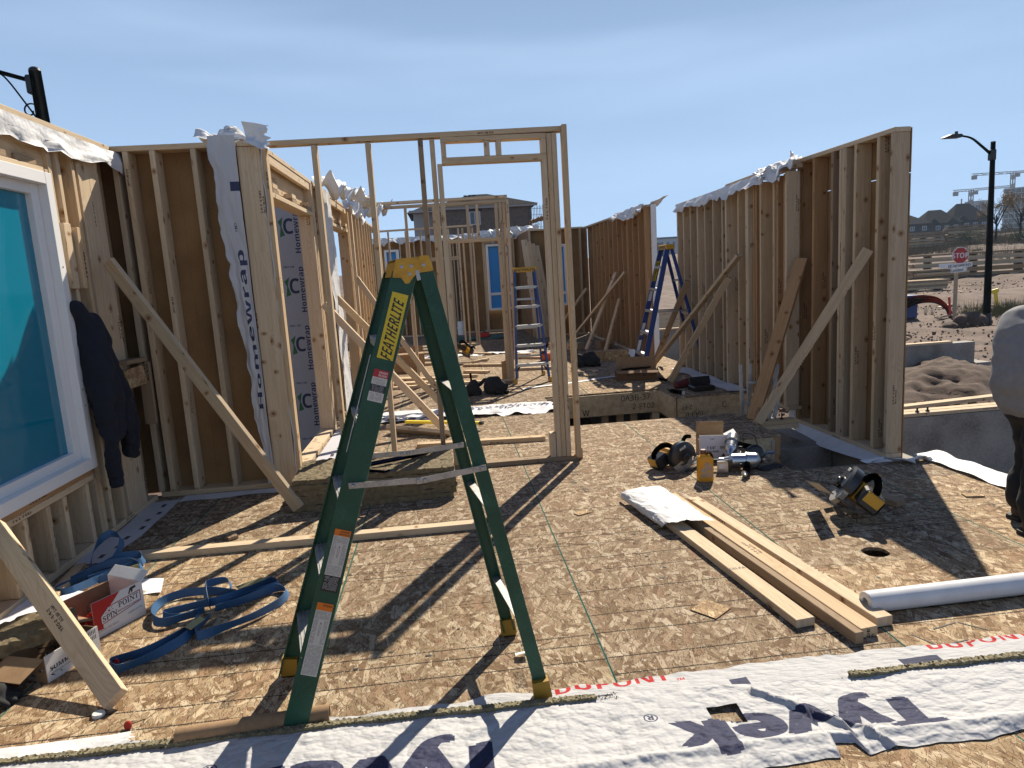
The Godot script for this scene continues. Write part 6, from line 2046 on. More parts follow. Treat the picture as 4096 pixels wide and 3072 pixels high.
func build_near_things() -> void:
	var up := Vector3.UP
	# housewrap in front, printed upside down
	var navy := Color(0.21, 0.22, 0.31)
	var redc := Color(0.66, 0.13, 0.14)
	var im := Image.create(2048, 256, false, Image.FORMAT_RGB8)
	im.fill(Color(0.7, 0.7, 0.7))
	var px := func(x: float, z: float) -> Vector2: return Vector2((x + 1.85) / 4.6 * 2048.0, (z + 2.3) / 0.52 * 256.0)
	for r in [[0.6, 1.53, -2.15, -1.875], [-0.87, 0.09, -2.15, -1.86]]:
		var o: Vector2 = px.call(r[1], r[3])
		for e in [Vector2.ZERO, Vector2(7, 0), Vector2(-7, 0), Vector2(0, 4), Vector2(4, -4)]:
			draw_text(im, "Tyvek", o + e, px.call(r[0] + 0.06, r[3]) - o, px.call(r[1], r[2]) - o, navy)
		o = px.call(r[0] + 0.02, r[2] + 0.05)
		draw_text(im, "®", o, Vector2(-22, 0), Vector2(0, -24), navy)
	draw_text(im, "DUPONT", px.call(-0.9, -1.80), Vector2(-150, 0), Vector2(0, -26), redc)
	for k in 260:
		im.fill_rect(Rect2i(rng.randi() % 2048, rng.randi() % 256, rng.randi_range(1, 3), 1), Color(0.62, 0.6, 0.57))
	var wm := print_mat(im, 0.7)
	wm.metallic_specular = 0.25
	wm.normal_enabled = true
	wm.normal_texture = M.creases_wide
	wm.normal_scale = 0.6
	var n := FastNoiseLite.new()
	n.seed = 66
	n.frequency = 1.0
	n.fractal_octaves = 3
	var lower := func(x: float) -> float: return -1.83 + 0.012 * sin(x * 3.0) + n.get_noise_1d(x * 3.0) * 0.03 - (0.06 if x > 1.12 and x < 1.2 else 0.0)
	var front_sheet := sheet(460, 52, func(u: float, v: float):
		var x := lerpf(-1.85, 2.75, u)
		var z := lerpf(-2.265 + 0.06 * smoothstep(0.2, 1.6, x) + n.get_noise_1d(x * 2.0 + 50.0) * 0.012, lower.call(x), v)
		# torn hole beside the letters
		if x > 0.8 and x < 0.905 and z > -2.125 and z < -2.05 + (x - 0.8) * 0.3 - 0.02:
			return null
		var crack := absf((z + 2.16) - (x - 1.02) * 1.05 - n.get_noise_1d(x * 9.0) * 0.02)
		var y := 0.016 + 0.009 * n.get_noise_2d(x * 2.2, z * 4.0) + 0.006 * absf(n.get_noise_2d(x * 3.0 + z * 5.0, z * 3.0 + 7.0))
		if x > 0.98 and x < 1.36:
			y += 0.02 * exp(-crack * crack * 3000.0)
		y += 0.012 * exp(-pow((z + 1.9 + 0.02 * sin(x * 2.0)) * 60.0, 2.0))
		y *= smoothstep(1.0, 0.93, v) * 0.7 + 0.3
		return Vector3(x, y, z))
	tag(mi(self, "housewrap_sheet", front_sheet, wm), "wide crinkled white housewrap with upside-down navy lettering in the foreground", "housewrap")
	var im2 := Image.create(2048, 96, false, Image.FORMAT_RGB8)
	im2.fill(Color(0.7, 0.7, 0.7))
	var px2 := func(x: float, z: float) -> Vector2: return Vector2((x + 1.3) / 4.05 * 2048.0, (z + 2.42) / 0.2 * 96.0)
	for x in [-0.95, 0.3, 1.78]:
		draw_text(im2, "DUPONT", px2.call(x, -2.45), Vector2(225, 0), Vector2(0, 34), redc)
		draw_text(im2, "TM", px2.call(x + 0.46, -2.38), Vector2(16, 0), Vector2(0, 8), redc)
	for r in [[-0.78, -0.6], [0.32, 0.5], [-0.35, -0.28], [0.95, 1.02], [1.62, 1.78]]:
		var a: Vector2 = px2.call(r[0], -2.33)
		im2.fill_rect(Rect2i(int(a.x), int(a.y), int((r[1] - r[0]) * 505), 30), navy)
	var wm2 := print_mat(im2, 0.7)
	wm2.metallic_specular = 0.25
	wm2.normal_enabled = true
	wm2.normal_texture = wm.normal_texture
	wm2.normal_scale = 0.4
	tag(mi(self, "housewrap_sheet", sheet(320, 16, func(u: float, v: float):
		var x := lerpf(-1.3, 2.75, u)
		var z := lerpf(-2.345 - 0.02 * sin(x * 1.3) + n.get_noise_1d(x * 2.5) * 0.03, -2.2, v)
		return Vector3(x, 0.006 + 0.008 * absf(n.get_noise_2d(x * 6.0, z * 8.0)) * (1.0 - v), z)), wm2), "flat white housewrap edge lying under the ladder foot", "housewrap")
	tag(mi(self, "housewrap_sheet", crumple(95, Vector3(-1.85, 0.012, -2.36), Vector3(0.62, 0.0, -0.02), Vector3(0.06, 0.0, 0.11), Vector3.UP, 0.02, 0.03), M.wrap), "torn white housewrap piece left of the printed sheet", "housewrap")
	# mineral wool gasket along the fold
	for g in [[-1.85, 0.52, -2.27, "fuzzy strip of mineral wool along the front housewrap"], [1.38, 2.7, -2.205, "fuzzy strip of mineral wool at the right of the front housewrap"]]:
		var t := thing("wool_strip", g[3], "insulation", Vector3((g[0] + g[1]) / 2, 0, g[2]), 0, "mineral wool strips on the housewrap")
		var pts := []
		var x: float = g[0]
		while x < g[1]:
			pts.append(Vector3(x, 0.02, g[2] + 0.05 * smoothstep(-0.5, 1.6, x) * (1.0 if g[0] < 0 else 0.0) + n.get_noise_1d(x * 8.0) * 0.008))
			x += 0.02
		for k in range(0, pts.size() - 6, 6):
			var m: Vector3 = (pts[k] + pts[k + 6]) * 0.5
			mi(t, "wool_piece", rough_box(Vector3(0.13, 0.02, 0.024), 0.007, 0.007, 90.0, 700 + k), M.wool_pale, along(pts[k], pts[k + 6], Vector3.BACK).translated(Vector3(0, 0.0, 0)))
		mi(t, "fibres", tufts(pts, 0.007, 9), M.wool_pale)
	# cardboard tube
	var ct := thing("cardboard_tube", "brown cardboard core tube behind the ladder foot", "tube", Vector3(-0.75, 0, -2.33))
	mi(ct, "tube", lathe([Vector2(0.024, 0.0), Vector2(0.03, 0.0), Vector2(0.03, 0.52), Vector2(0.024, 0.52), Vector2(0.024, 0.0)], 20), M.cardboard, turned(-0.52, 0.032, -2.325, 4, 0, 90))
	# stack of mineral wool batts
	var ws := thing("wool_stack", "stack of brown mineral wool batts behind the green ladder", "insulation", Vector3(-0.6, 0, -5.0))
	for k in 6:
		mi(ws, "wool_batt", rough_box(Vector3(1.12 + rng.randf_range(-0.02, 0.03), 0.037, 0.55), 0.0125 if k == 5 else 0.03, 0.012, 14.0, 200 + k, 0.0016 if k == 5 else 0.0), M.wool, turned(-0.59 + rng.randf_range(-0.015, 0.015), 0.019 + k * 0.037, -5.03 + rng.randf_range(-0.01, 0.01), 2.0))
	# tools lying on it
	var hd := thing("hand_saw_sheath", "long blue tool with black end lying on the wool stack", "tool", Vector3(-0.5, 0.23, -5.0))
	mi(hd, "shaft", tube([Vector3(-0.63, 0.25, -4.92), Vector3(-0.32, 0.25, -5.07)], 0.017, 8), M.blue_tool)
	mi(hd, "head", tube([Vector3(-0.33, 0.25, -5.065), Vector3(-0.19, 0.255, -5.17)], 0.024, 8, 0.02), M.black_plastic)
	var pk := thing("pry_tool", "short blue handle on the front edge of the wool stack", "tool", Vector3(-0.55, 0.23, -4.75))
	mi(pk, "handle", tube([Vector3(-0.64, 0.238, -4.81), Vector3(-0.5, 0.238, -4.73)], 0.011, 8), M.blue_tool)
	mi(pk, "tip", tube([Vector3(-0.5, 0.238, -4.73), Vector3(-0.465, 0.25, -4.72)], 0.008, 6), M.blue_tool)
	# long stud on the floor
	tag(board(self, "loose_stud", Vector3(-2.0, 0.021, -4.12), Vector3(0.12, 0.021, -4.12), 0.075, 0.04, Vector3.BACK, M.wood[0]), "long pale stud lying on the floor in front of the wool stack", "stud")
	tag(board(self, "offcut", Vector3(-1.47, 0.012, -4.3), Vector3(-1.42, 0.012, -4.34), 0.05, 0.02, Vector3.BACK, M.wood_grey), "tiny wood block beside the long floor stud", "offcut")
	# blue lifting straps
	var s1 := thing("blue_strap", "tangled blue webbing strap in the sunlight", "strap", Vector3(-1.2, 0, -3.2), 0, "blue webbing straps")
	webbing(s1, [Vector3(-1.27, 0.03, -3.28), Vector3(-1.42, 0.028, -3.19), Vector3(-1.5, 0.03, -3.25), Vector3(-1.53, 0.03, -3.4), Vector3(-1.46, 0.025, -3.5), Vector3(-1.3, 0.03, -3.49), Vector3(-1.16, 0.03, -3.44)])
	webbing(s1, [Vector3(-1.3, 0.03, -3.24), Vector3(-1.4, 0.024, -3.23), Vector3(-1.46, 0.026, -3.28), Vector3(-1.35, 0.03, -3.33), Vector3(-1.22, 0.035, -3.36), Vector3(-1.1, 0.03, -3.47), Vector3(-1.02, 0.026, -3.56), Vector3(-0.97, 0.024, -3.5), Vector3(-1.05, 0.026, -3.44), Vector3(-1.17, 0.03, -3.35)])
	webbing(s1, [Vector3(-1.22, 0.03, -3.28), Vector3(-1.1, 0.026, -3.36), Vector3(-0.98, 0.024, -3.46), Vector3(-0.91, 0.024, -3.42), Vector3(-0.91, 0.026, -3.3), Vector3(-1.0, 0.028, -3.17), Vector3(-1.12, 0.026, -3.08), Vector3(-1.21, 0.024, -3.03), Vector3(-1.24, 0.026, -3.08), Vector3(-1.22, 0.03, -3.2)])
	webbing(s1, [Vector3(-1.27, 0.03, -3.2), Vector3(-1.3, 0.026, -3.08), Vector3(-1.39, 0.024, -2.95), Vector3(-1.48, 0.024, -2.9), Vector3(-1.52, 0.024, -2.86), Vector3(-1.47, 0.024, -2.81), Vector3(-1.37, 0.024, -2.88), Vector3(-1.28, 0.026, -3.0), Vector3(-1.25, 0.03, -3.12)])
	webbing(s1, [Vector3(-1.25, 0.03, -3.3), Vector3(-1.31, 0.06, -3.42), Vector3(-1.33, 0.055, -3.52), Vector3(-1.24, 0.05, -3.56), Vector3(-1.2, 0.03, -3.46)])
	mi(s1, "label_patch", box_mesh(Vector3(0.14, 0.003, 0.04), 0.001), M.strap_label, turned(-1.1, 0.06, -3.47, 38, 0, 0))
	mi(s1, "label_patch", box_mesh(Vector3(0.1, 0.003, 0.035), 0.001), M.strap_label, turned(-1.25, 0.052, -3.1, 70, 20, 0))
	var s2 := thing("blue_strap", "tangled blue webbing strap in the shade under the window", "strap", Vector3(-2.0, 0, -3.95), 0, "blue webbing straps")
	webbing(s2, [Vector3(-2.12, 0.03, -3.95), Vector3(-2.15, 0.1, -4.08), Vector3(-2.1, 0.16, -4.16), Vector3(-2.02, 0.12, -4.14), Vector3(-2.04, 0.03, -4.02), Vector3(-2.12, 0.025, -3.86), Vector3(-2.18, 0.025, -3.72), Vector3(-2.1, 0.025, -3.68), Vector3(-1.98, 0.028, -3.85)])
	webbing(s2, [Vector3(-2.1, 0.03, -3.9), Vector3(-2.0, 0.06, -4.02), Vector3(-1.9, 0.05, -4.06), Vector3(-1.86, 0.03, -4.0), Vector3(-1.97, 0.03, -3.88), Vector3(-2.06, 0.03, -3.8)])
	webbing(s2, [Vector3(-2.16, 0.03, -3.82), Vector3(-2.05, 0.05, -3.94), Vector3(-1.92, 0.045, -3.98), Vector3(-1.83, 0.03, -3.92), Vector3(-1.92, 0.03, -3.84), Vector3(-2.0, 0.03, -3.78)])
	mi(s2, "label_patch", box_mesh(Vector3(0.12, 0.04, 0.003), 0.001), M.strap_label, turned(-1.88, 0.035, -3.86, 40))
	# nail boxes
	var a := Vector3(-1.71, 0.0, -3.14)
	var b := Vector3(-1.58, 0.0, -3.36)
	var d := (b - a).normalized()
	var inn := Vector3(d.z, 0, -d.x)
	if inn.x > 0:
		inn = -inn
	var f := Image.create(384, 288, false, Image.FORMAT_RGB8)
	f.fill(Color(0.85, 0.84, 0.83))
	fill_poly(f, [Vector2(0, 0), Vector2(210, 0), Vector2(150, 60), Vector2(60, 130), Vector2(60, 230), Vector2(0, 230)], Color(0.68, 0.12, 0.1))
	fill_poly(f, [Vector2(48, 132), Vector2(110, 78), Vector2(362, 60), Vector2(362, 150), Vector2(48, 200)], Color(0.55, 0.1, 0.12))
	fill_poly(f, [Vector2(54, 136), Vector2(112, 84), Vector2(356, 67), Vector2(356, 145), Vector2(54, 193)], Color(0.86, 0.85, 0.84))
	draw_text(f, "SPIN", Vector2(62, 138), Vector2(110, -8), Vector2(0, 44), Color(0.2, 0.19, 0.2), "Droid Serif")
	draw_text(f, "POINT", Vector2(186, 84), Vector2(160, -10), Vector2(0, 44), Color(0.2, 0.19, 0.2), "Droid Serif")
	draw_text(f, "MANUFACTURING", Vector2(176, 146), Vector2(174, -12), Vector2(0, 14), Color(0.5, 0.15, 0.15))
	draw_text(f, "PLASTIC CAP NAILS", Vector2(20, 232), Vector2(150, -8), Vector2(0, 16), Color(0.5, 0.5, 0.52))
	draw_text(f, "2500PCS/CTN", Vector2(250, 200), Vector2(110, -8), Vector2(0, 16), Color(0.5, 0.5, 0.52))
	for k in 9:
		var an := k * TAU / 9.0
		fill_poly(f, [Vector2(116, 112) + Vector2(cos(an), sin(an)) * 10, Vector2(116, 112) + Vector2(cos(an + 0.08), sin(an + 0.08)) * 34, Vector2(116, 112) + Vector2(cos(an - 0.08), sin(an - 0.08)) * 34], Color(0.25, 0.22, 0.22))
	fill_poly(f, [Vector2(109, 105), Vector2(123, 105), Vector2(123, 119), Vector2(109, 119)], redc)
	fill_poly(f, [Vector2(270, 56), Vector2(288, 12), Vector2(330, 8), Vector2(336, 26), Vector2(310, 30), Vector2(300, 62), Vector2(292, 34), Vector2(280, 60)], Color(0.12, 0.11, 0.11))
	var bx := thing("nail_box", "open red and white cap nail carton on the floor", "box", (a + b) / 2 + inn * 0.13, 0, "open nail cartons")
	var c2 := a + inn * 0.25
	var d2 := b + inn * 0.25
	carton_panel(bx, "side_panel", a, b, up, 0.175, M.white_card, print_mat(f, 0.6), -inn)
	carton_panel(bx, "side_panel", b, d2, up, 0.17, M.white_card)
	carton_panel(bx, "side_panel", d2, c2, up, 0.14, M.cardboard)
	carton_panel(bx, "side_panel", c2, a, up, 0.1, M.red_card)
	mi(bx, "bottom_panel", box_mesh(Vector3(a.distance_to(b), 0.004, 0.25), 0.001), M.cardboard, Transform3D(Basis(d, up, d.cross(up)), (a + d2) / 2 + Vector3(0, 0.004, 0)))
	carton_panel(bx, "flap", b + up * 0.17, d2 + up * 0.17, up * 0.6 + d * 0.8, 0.06, M.white_card)
	carton_panel(bx, "flap", c2 + up * 0.09, a + up * 0.1, up * 0.3 - d, 0.09, M.cardboard)
	for k in 70:
		var o := a.lerp(d2, rng.randf_range(0.15, 0.85)) + d * rng.randf_range(-0.08, 0.08) + Vector3(0, 0.02 + rng.randf() * 0.06, 0)
		var nl := mi(bx, "cap_nail", M.nail_mesh, M.red, Transform3D(Basis.from_euler(Vector3(rng.randf() * 6, rng.randf() * 6, rng.randf() * 6)), o))
		mi(nl, "pin", M.pin_mesh, M.steel, world_of(nl))
	a = Vector3(-1.74, 0.0, -2.8)
	b = Vector3(-1.645, 0.0, -3.04)
	d = (b - a).normalized()
	inn = Vector3(d.z, 0, -d.x)
	if inn.x > 0:
		inn = -inn
	f = Image.create(256, 160, false, Image.FORMAT_RGB8)
	f.fill(Color(0.83, 0.82, 0.81))
	draw_text(f, "SUMMIT", Vector2(16, 76), Vector2(120, -8), Vector2(0, 26), Color(0.12, 0.11, 0.12))
	draw_text(f, "MANUFACTURING", Vector2(20, 112), Vector2(110, -6), Vector2(0, 10), Color(0.5, 0.5, 0.5))
	for k in 12:
		for r in 2:
			f.fill_rect(Rect2i(150 + k * 8, 20 + r * 34 - k, 4, 26), Color(0.22, 0.22, 0.23))
	bx = thing("nail_box", "smaller white nail carton half under the short brace", "box", (a + b) / 2 + inn * 0.1, 0, "open nail cartons")
	c2 = a + inn * 0.2
	d2 = b + inn * 0.2
	carton_panel(bx, "side_panel", a, b, up, 0.115, M.white_card, print_mat(f, 0.6), -inn)
	carton_panel(bx, "side_panel", b, d2, up, 0.11, M.cardboard)
	carton_panel(bx, "side_panel", d2, c2, up, 0.1, M.cardboard)
	carton_panel(bx, "side_panel", c2, a, up, 0.1, M.cardboard)
	carton_panel(bx, "flap", c2 + up * 0.1, a + up * 0.105, up * -0.35 - d, 0.12, M.cardboard)
	mi(bx, "bottom_panel", box_mesh(Vector3(a.distance_to(b), 0.004, 0.2), 0.001), M.cardboard, Transform3D(Basis(d, up, d.cross(up)), (a + d2) / 2 + Vector3(0, 0.004, 0)))
	for k in 40:
		var o := a.lerp(d2, rng.randf_range(0.15, 0.85)) + d * rng.randf_range(-0.08, 0.08) + Vector3(0, 0.02 + rng.randf() * 0.04, 0)
		mi(bx, "nail", M.pin_mesh, M.steel, Transform3D(Basis.from_euler(Vector3(rng.randf() * 6, rng.randf() * 6, rng.randf() * 6)).scaled(Vector3.ONE * 1.6), o))
	# papers
	var pp := Image.create(256, 256, false, Image.FORMAT_RGB8)
	pp.fill(Color(0.86, 0.86, 0.88))
	for k in 22:
		pp.fill_rect(Rect2i(rng.randi() % 200, rng.randi() % 250, rng.randi_range(10, 60), 1), Color(0.55, 0.56, 0.6))
		pp.fill_rect(Rect2i(rng.randi() % 250, rng.randi() % 200, 1, rng.randi_range(10, 60)), Color(0.55, 0.56, 0.6))
	var pm := print_mat(pp, 0.8)
	var pap := [[Vector3(-2.3, 0.008, -3.68), Vector3(0.3, 0.004, 0.12), Vector3(-0.12, 0.01, 0.3), "large drawing sheets spread under the wool batt"], [Vector3(-2.1, 0.012, -3.72), Vector3(0.22, 0.0, 0.1), Vector3(-0.08, 0.0, 0.2), "drawing sheet lying on the larger sheets"], [Vector3(-1.85, 0.006, -3.82), Vector3(0.2, 0.0, 0.05), Vector3(0.06, 0.0, 0.2), "white paper showing behind the nail carton"]]
	for k in 3:
		tag(mi(self, "paper_sheet", crumple(300 + k, pap[k][0], pap[k][1], pap[k][2], Vector3.UP, 0.012, 0.0, 14, 14), pm), pap[k][3], "paper")
	var wb := thing("wool_batt", "narrow mineral wool batt leaning on the small carton", "insulation", Vector3(-1.95, 0.1, -2.9))
	mi(wb, "batt", rough_box(Vector3(0.55, 0.05, 0.16), 0.011, 0.012, 16.0, 260, 0.002), M.wool, turned(-1.98, 0.125, -2.93, 24, 0, 7))
	mi(wb, "batt", rough_box(Vector3(0.4, 0.04, 0.2), 0.02, 0.014, 16.0, 261), M.wool, turned(-2.05, 0.085, -3.1, 30, 6, 4))
	# glove
	var gl := [[Vector3(-1.95, 0.03, -2.72), Vector3(-1.87, 0.03, -2.7), 0.045, 0.042]]
	for k in 4:
		gl.append([Vector3(-1.87, 0.03, -2.735 + k * 0.024), Vector3(-1.79 - 0.01 * absf(k - 1.5), 0.016, -2.73 + k * 0.03), 0.015, 0.012])
	gl.append([Vector3(-1.92, 0.03, -2.67), Vector3(-1.87, 0.018, -2.62), 0.016, 0.012])
	gl.append([Vector3(-1.97, 0.035, -2.725), Vector3(-2.06, 0.04, -2.75), 0.045, 0.05])
	tag(mi(self, "work_glove", skin(gl, 0.007, 0.012), M.black_cloth), "black work glove lying at the left edge by the small carton", "glove")
	tag(mi(self, "bottle_cap", lathe([Vector2(0.0001, 0.012), Vector2(0.02, 0.012), Vector2(0.0225, 0.009), Vector2(0.0225, 0.0)], 20), M.white_translucent, at(-1.41, 0.002, -2.52)), "round white plastic cap on the floor in front of the short brace", "cap")
	for q in [[Vector3(-1.5, 0.022, -2.87), "red cap nail resting on the blue strap"], [Vector3(-1.26, 0.012, -2.42), "red cap nail lying by the torn housewrap"]]:
		var nl := thing("cap_nail", q[1], "nail", q[0])
		mi(nl, "cap", M.nail_mesh, M.red, Transform3D(Basis.from_euler(Vector3(1.1, 0.3, 0.5)).scaled(Vector3.ONE * 1.5), q[0]))
		mi(nl, "pin", tube([q[0], q[0] + Vector3(0.055, 0.006, -0.02)], 0.0016, 5), M.steel)
	# jacket hanging on the wall
	var jk := thing("jacket", "dark navy hooded jacket hanging beside the window", "jacket", Vector3(-2.22, 0.4, -4.6))
	var j := [[Vector3(-2.25, 1.5, -4.5), Vector3(-2.23, 1.36, -4.58), 0.039, 0.066], [Vector3(-2.22, 1.42, -4.62), Vector3(-2.21, 1.28, -4.66), 0.047, 0.055], [Vector3(-2.22, 1.3, -4.55), Vector3(-2.19, 0.98, -4.55), 0.078, 0.094], [Vector3(-2.21, 1.2, -4.62), Vector3(-2.19, 0.92, -4.72), 0.070, 0.086], [Vector3(-2.2, 0.95, -4.58), Vector3(-2.19, 0.7, -4.58), 0.086, 0.070], [Vector3(-2.2, 0.92, -4.74), Vector3(-2.19, 0.68, -4.8), 0.078, 0.066], [Vector3(-2.19, 0.86, -4.83), Vector3(-2.19, 0.76, -4.84), 0.047, 0.047], [Vector3(-2.19, 1.2, -4.5), Vector3(-2.16, 0.8, -4.48), 0.051, 0.047], [Vector3(-2.16, 0.8, -4.48), Vector3(-2.18, 0.43, -4.52), 0.045, 0.035], [Vector3(-2.18, 0.75, -4.76), Vector3(-2.18, 0.53, -4.75), 0.043, 0.035], [Vector3(-2.18, 0.62, -4.78), Vector3(-2.18, 0.5, -4.8), 0.035, 0.031]]
	for k in 9:
		var o := Vector3(-2.135, 1.15 - k * 0.05, -4.5 - 0.035 * k + 0.03 * sin(k * 2.0))
		j.append([o, o + Vector3(-0.005, -0.2, 0.02), 0.022, 0.02])
	mi(jk, "cloth", skin(j, 0.011, 0.03, 0.016), M.navy)
	mi(jk, "cuff", lathe([Vector2(0.036, 0.0), Vector2(0.042, 0.02), Vector2(0.042, 0.05), Vector2(0.038, 0.07)], 16), M.navy, at(-2.18, 0.35, -4.52))
	# sill membrane on the floor along the two left walls
	var sm := Image.create(512, 64, false, Image.FORMAT_RGB8)
	sm.fill(Color(0.74, 0.74, 0.76))
	for k in 7:
		sm.fill_rect(Rect2i(30 + k * 70, 34 + (k % 2) * 8, 26, 9), Color(0.12, 0.13, 0.2))
	var smm := print_mat(sm)
	tag(mi(self, "membrane_strip", sheet(40, 6, func(u: float, v: float):
		return Vector3(-2.29 + 0.2 * v - 0.01 * sin(u * 9.0), 0.007 + 0.006 * sin(u * 14.0) * v, lerpf(-4.1, -5.26, u))), smm), "white printed membrane strip on the floor along the window wall", "membrane")
	tag(mi(self, "membrane_strip", sheet(30, 5, func(u: float, v: float):
		return Vector3(lerpf(-2.1, -1.3, u), 0.006 + 0.004 * sin(u * 12.0) * v, -5.37 + 0.16 * v * (1.0 - 0.35 * u))), M.wrap), "white membrane strip on the floor along the fibreboard wall", "membrane")
	tag(mi(self, "membrane_strip", sheet(30, 5, func(u: float, v: float):
		return Vector3(-1.25 + 0.22 * v + 0.02 * sin(u * 11.0) * v, 0.006 + 0.01 * absf(sin(u * 9.0)) * v, lerpf(-5.6, -7.5, u))), smm), "white printed membrane strip at the first door sill", "membrane")
	# sticks along the window wall
	tag(board(self, "offcut", Vector3(-2.15, 0.02, -3.55), Vector3(-2.22, 0.02, -4.05), 0.06, 0.03, Vector3.RIGHT, M.wood[4]), "thin stick lying along the foot of the window wall", "offcut")
	# pile of four boards
	var bd := [[Vector3(1.415, 0.02, -2.59), Vector3(1.2, 0.02, -4.32), 0.088, 0.038, M.wood[0], Vector3.RIGHT, "front board of the floor pile with stamped face"], [Vector3(1.548, 0.028, -2.42), Vector3(1.31, 0.028, -4.3), 0.038, 0.05, M.wood_grey, Vector3.RIGHT, "rough grey board standing on edge in the floor pile"], [Vector3(1.618, 0.022, -2.465), Vector3(1.395, 0.022, -4.3), 0.08, 0.042, M.wood[1], Vector3.RIGHT, "third board of the floor pile, beside the grey one"], [Vector3(1.728, 0.022, -2.53), Vector3(1.512, 0.022, -4.19), 0.078, 0.042, M.wood[3], Vector3.RIGHT, "outermost board of the floor pile, next to the white roll"]]
	for k in 4:
		var q = bd[k]
		var o := board(self, "pile_board", q[0], q[1], q[2], q[3], q[5], q[4])
		tag(o, q[6], "board", "boards of the floor pile")
		if k == 0:
			mi(o, "lettering", flat_text("C5LFA", 0.022), M.ink, turned(1.345, 0.0395, -3.12, 2, -90, 0))
	tag(board(self, "offcut", Vector3(1.17, 0.008, -4.36), Vector3(1.11, 0.008, -4.42), 0.05, 0.014, Vector3.RIGHT, M.wood_grey), "grey wood shim behind the wrapped end of the pile", "offcut")
	tag(mi(self, "housewrap_sheet", sheet(36, 30, func(u: float, v: float):
		var z := lerpf(-4.36, -3.78 + 0.12 * u, v) + 0.02 * n.get_noise_2d(u * 3.0, v * 3.0)
		var cx := lerpf(1.175, 1.27, v)
		var ang := lerpf(-0.35, 2.2, u)
		var x: float = cx - cos(ang) * 0.1 + maxf(0.0, u - 0.45) * 0.22
		var y: float = maxf(0.004, 0.035 + sin(ang) * 0.05 + 0.012 * n.get_noise_2d(u * 5.0, v * 5.0))
		return Vector3(x, y, z)), M.wrap), "white housewrap piece folded over the end of the board pile", "housewrap")
	# roll of membrane
	var rl := thing("membrane_roll", "white roll of building membrane with hollow core", "roll", Vector3(2.2, 0, -2.66))
	mi(rl, "roll", lathe([Vector2(0.02, 0.0), Vector2(0.044, 0.0), Vector2(0.047, 0.005), Vector2(0.047, 1.25), Vector2(0.02, 1.25), Vector2(0.02, 0.0)], 36), M.roll, turned(1.72, 0.0475, -2.655, 1, 0, -90))
	mi(rl, "loose_end", sheet(30, 5, func(u: float, v: float):
		var x := lerpf(1.722, 2.95, u)
		var an := lerpf(0.75, -0.25 + 0.05 * sin(u * 20.0), v)
		return Vector3(x, 0.0475 + sin(an) * 0.0492, -2.655 - (x - 1.72) * 0.0175 + cos(an) * 0.0492)), M.roll)
	# wrap lying at the right edge of the floor
	tag(mi(self, "housewrap_sheet", crumple(401, Vector3(3.0, 0.012, -4.74), Vector3(0.55, 0.0, 0.12), Vector3(0.08, 0.0, 0.1), Vector3.UP, 0.05, 0.1), M.wrap), "crumpled white housewrap at the foot of the near right wall", "housewrap")
	tag(mi(self, "housewrap_sheet", crumple(402, Vector3(3.44, 0.016, -4.75), Vector3(0.22, 0.0, -0.05), Vector3(0.04, 0.0, 1.5), Vector3.UP, 0.025, 0.03, 14, 60), M.wrap), "sunlit white housewrap strip along the floor edge beside the worker", "housewrap")
	# scraps
	tag(board(self, "offcut", Vector3(2.6, 0.02, -4.03), Vector3(2.68, 0.02, -3.8), 0.08, 0.038, Vector3.RIGHT, M.wood_grey), "grey stud offcut behind the tipped saw", "offcut")
	tag(mi(self, "osb_scrap", box_mesh(Vector3(0.11, 0.008, 0.06), 0.001), M.rim, turned(3.2, 0.006, -3.86, -12)), "small strand board chip near the worker", "offcut")
	tag(mi(self, "osb_scrap", box_mesh(Vector3(0.13, 0.004, 0.13), 0.001), M.rim, turned(1.09, 0.003, -2.82, 38)), "thin square strand board chip left of the board pile", "offcut")
	for q in [[Vector3(0.78, 0.004, -4.2), 0.1, "thin brown flake on the floor before the yellow bottle"], [Vector3(1.2, 0.004, -4.55), 0.07, "thin flake on the floor by the first saw"]]:
		tag(mi(self, "osb_scrap", box_mesh(Vector3(q[1], 0.003, 0.06), 0.001), M.rim, turned(q[0].x, q[0].y, q[0].z, 25)), q[2], "offcut")
	tag(mi(self, "foam_scrap", crumple(77, Vector3(0.18, 0.01, -2.62), Vector3(0.05, 0.0, 0.0), Vector3(0.0, 0.004, 0.03), Vector3.UP, 0.02, 0.01, 8, 6), M.white), "small white scrap behind the ladder foot", "scrap")
	# marker lines drawn on the floor
	var fl := get_node("subfloor")
	for q in [[Vector3(1.79, 0.0012, -2.45), Vector3(1.83, 0.0012, -2.36)], [Vector3(1.84, 0.0012, -2.35), Vector3(1.97, 0.0012, -2.37)], [Vector3(1.9, 0.0012, -2.47), Vector3(2.02, 0.0012, -2.5)], [Vector3(2.03, 0.0012, -2.5), Vector3(2.1, 0.0012, -2.42)]]:
		board(fl, "marker_line", q[0], q[1], 0.006, 0.001, Vector3(0.3, 0, 1), M.ink)
	for k in 24:
		var p := Vector3(rng.randf_range(-0.6, 2.2), 0.002, rng.randf_range(-5.0, -2.5))
		mi(fl, "knot_hole", lathe([Vector2(0.0001, 0.0005), Vector2(0.009, 0.0004), Vector2(0.012, 0.0)], 7), M.ink, Transform3D(Basis(Vector3.UP, rng.randf() * 6).scaled(Vector3(rng.randf_range(0.5, 1.3), 1, 0.6)), p))

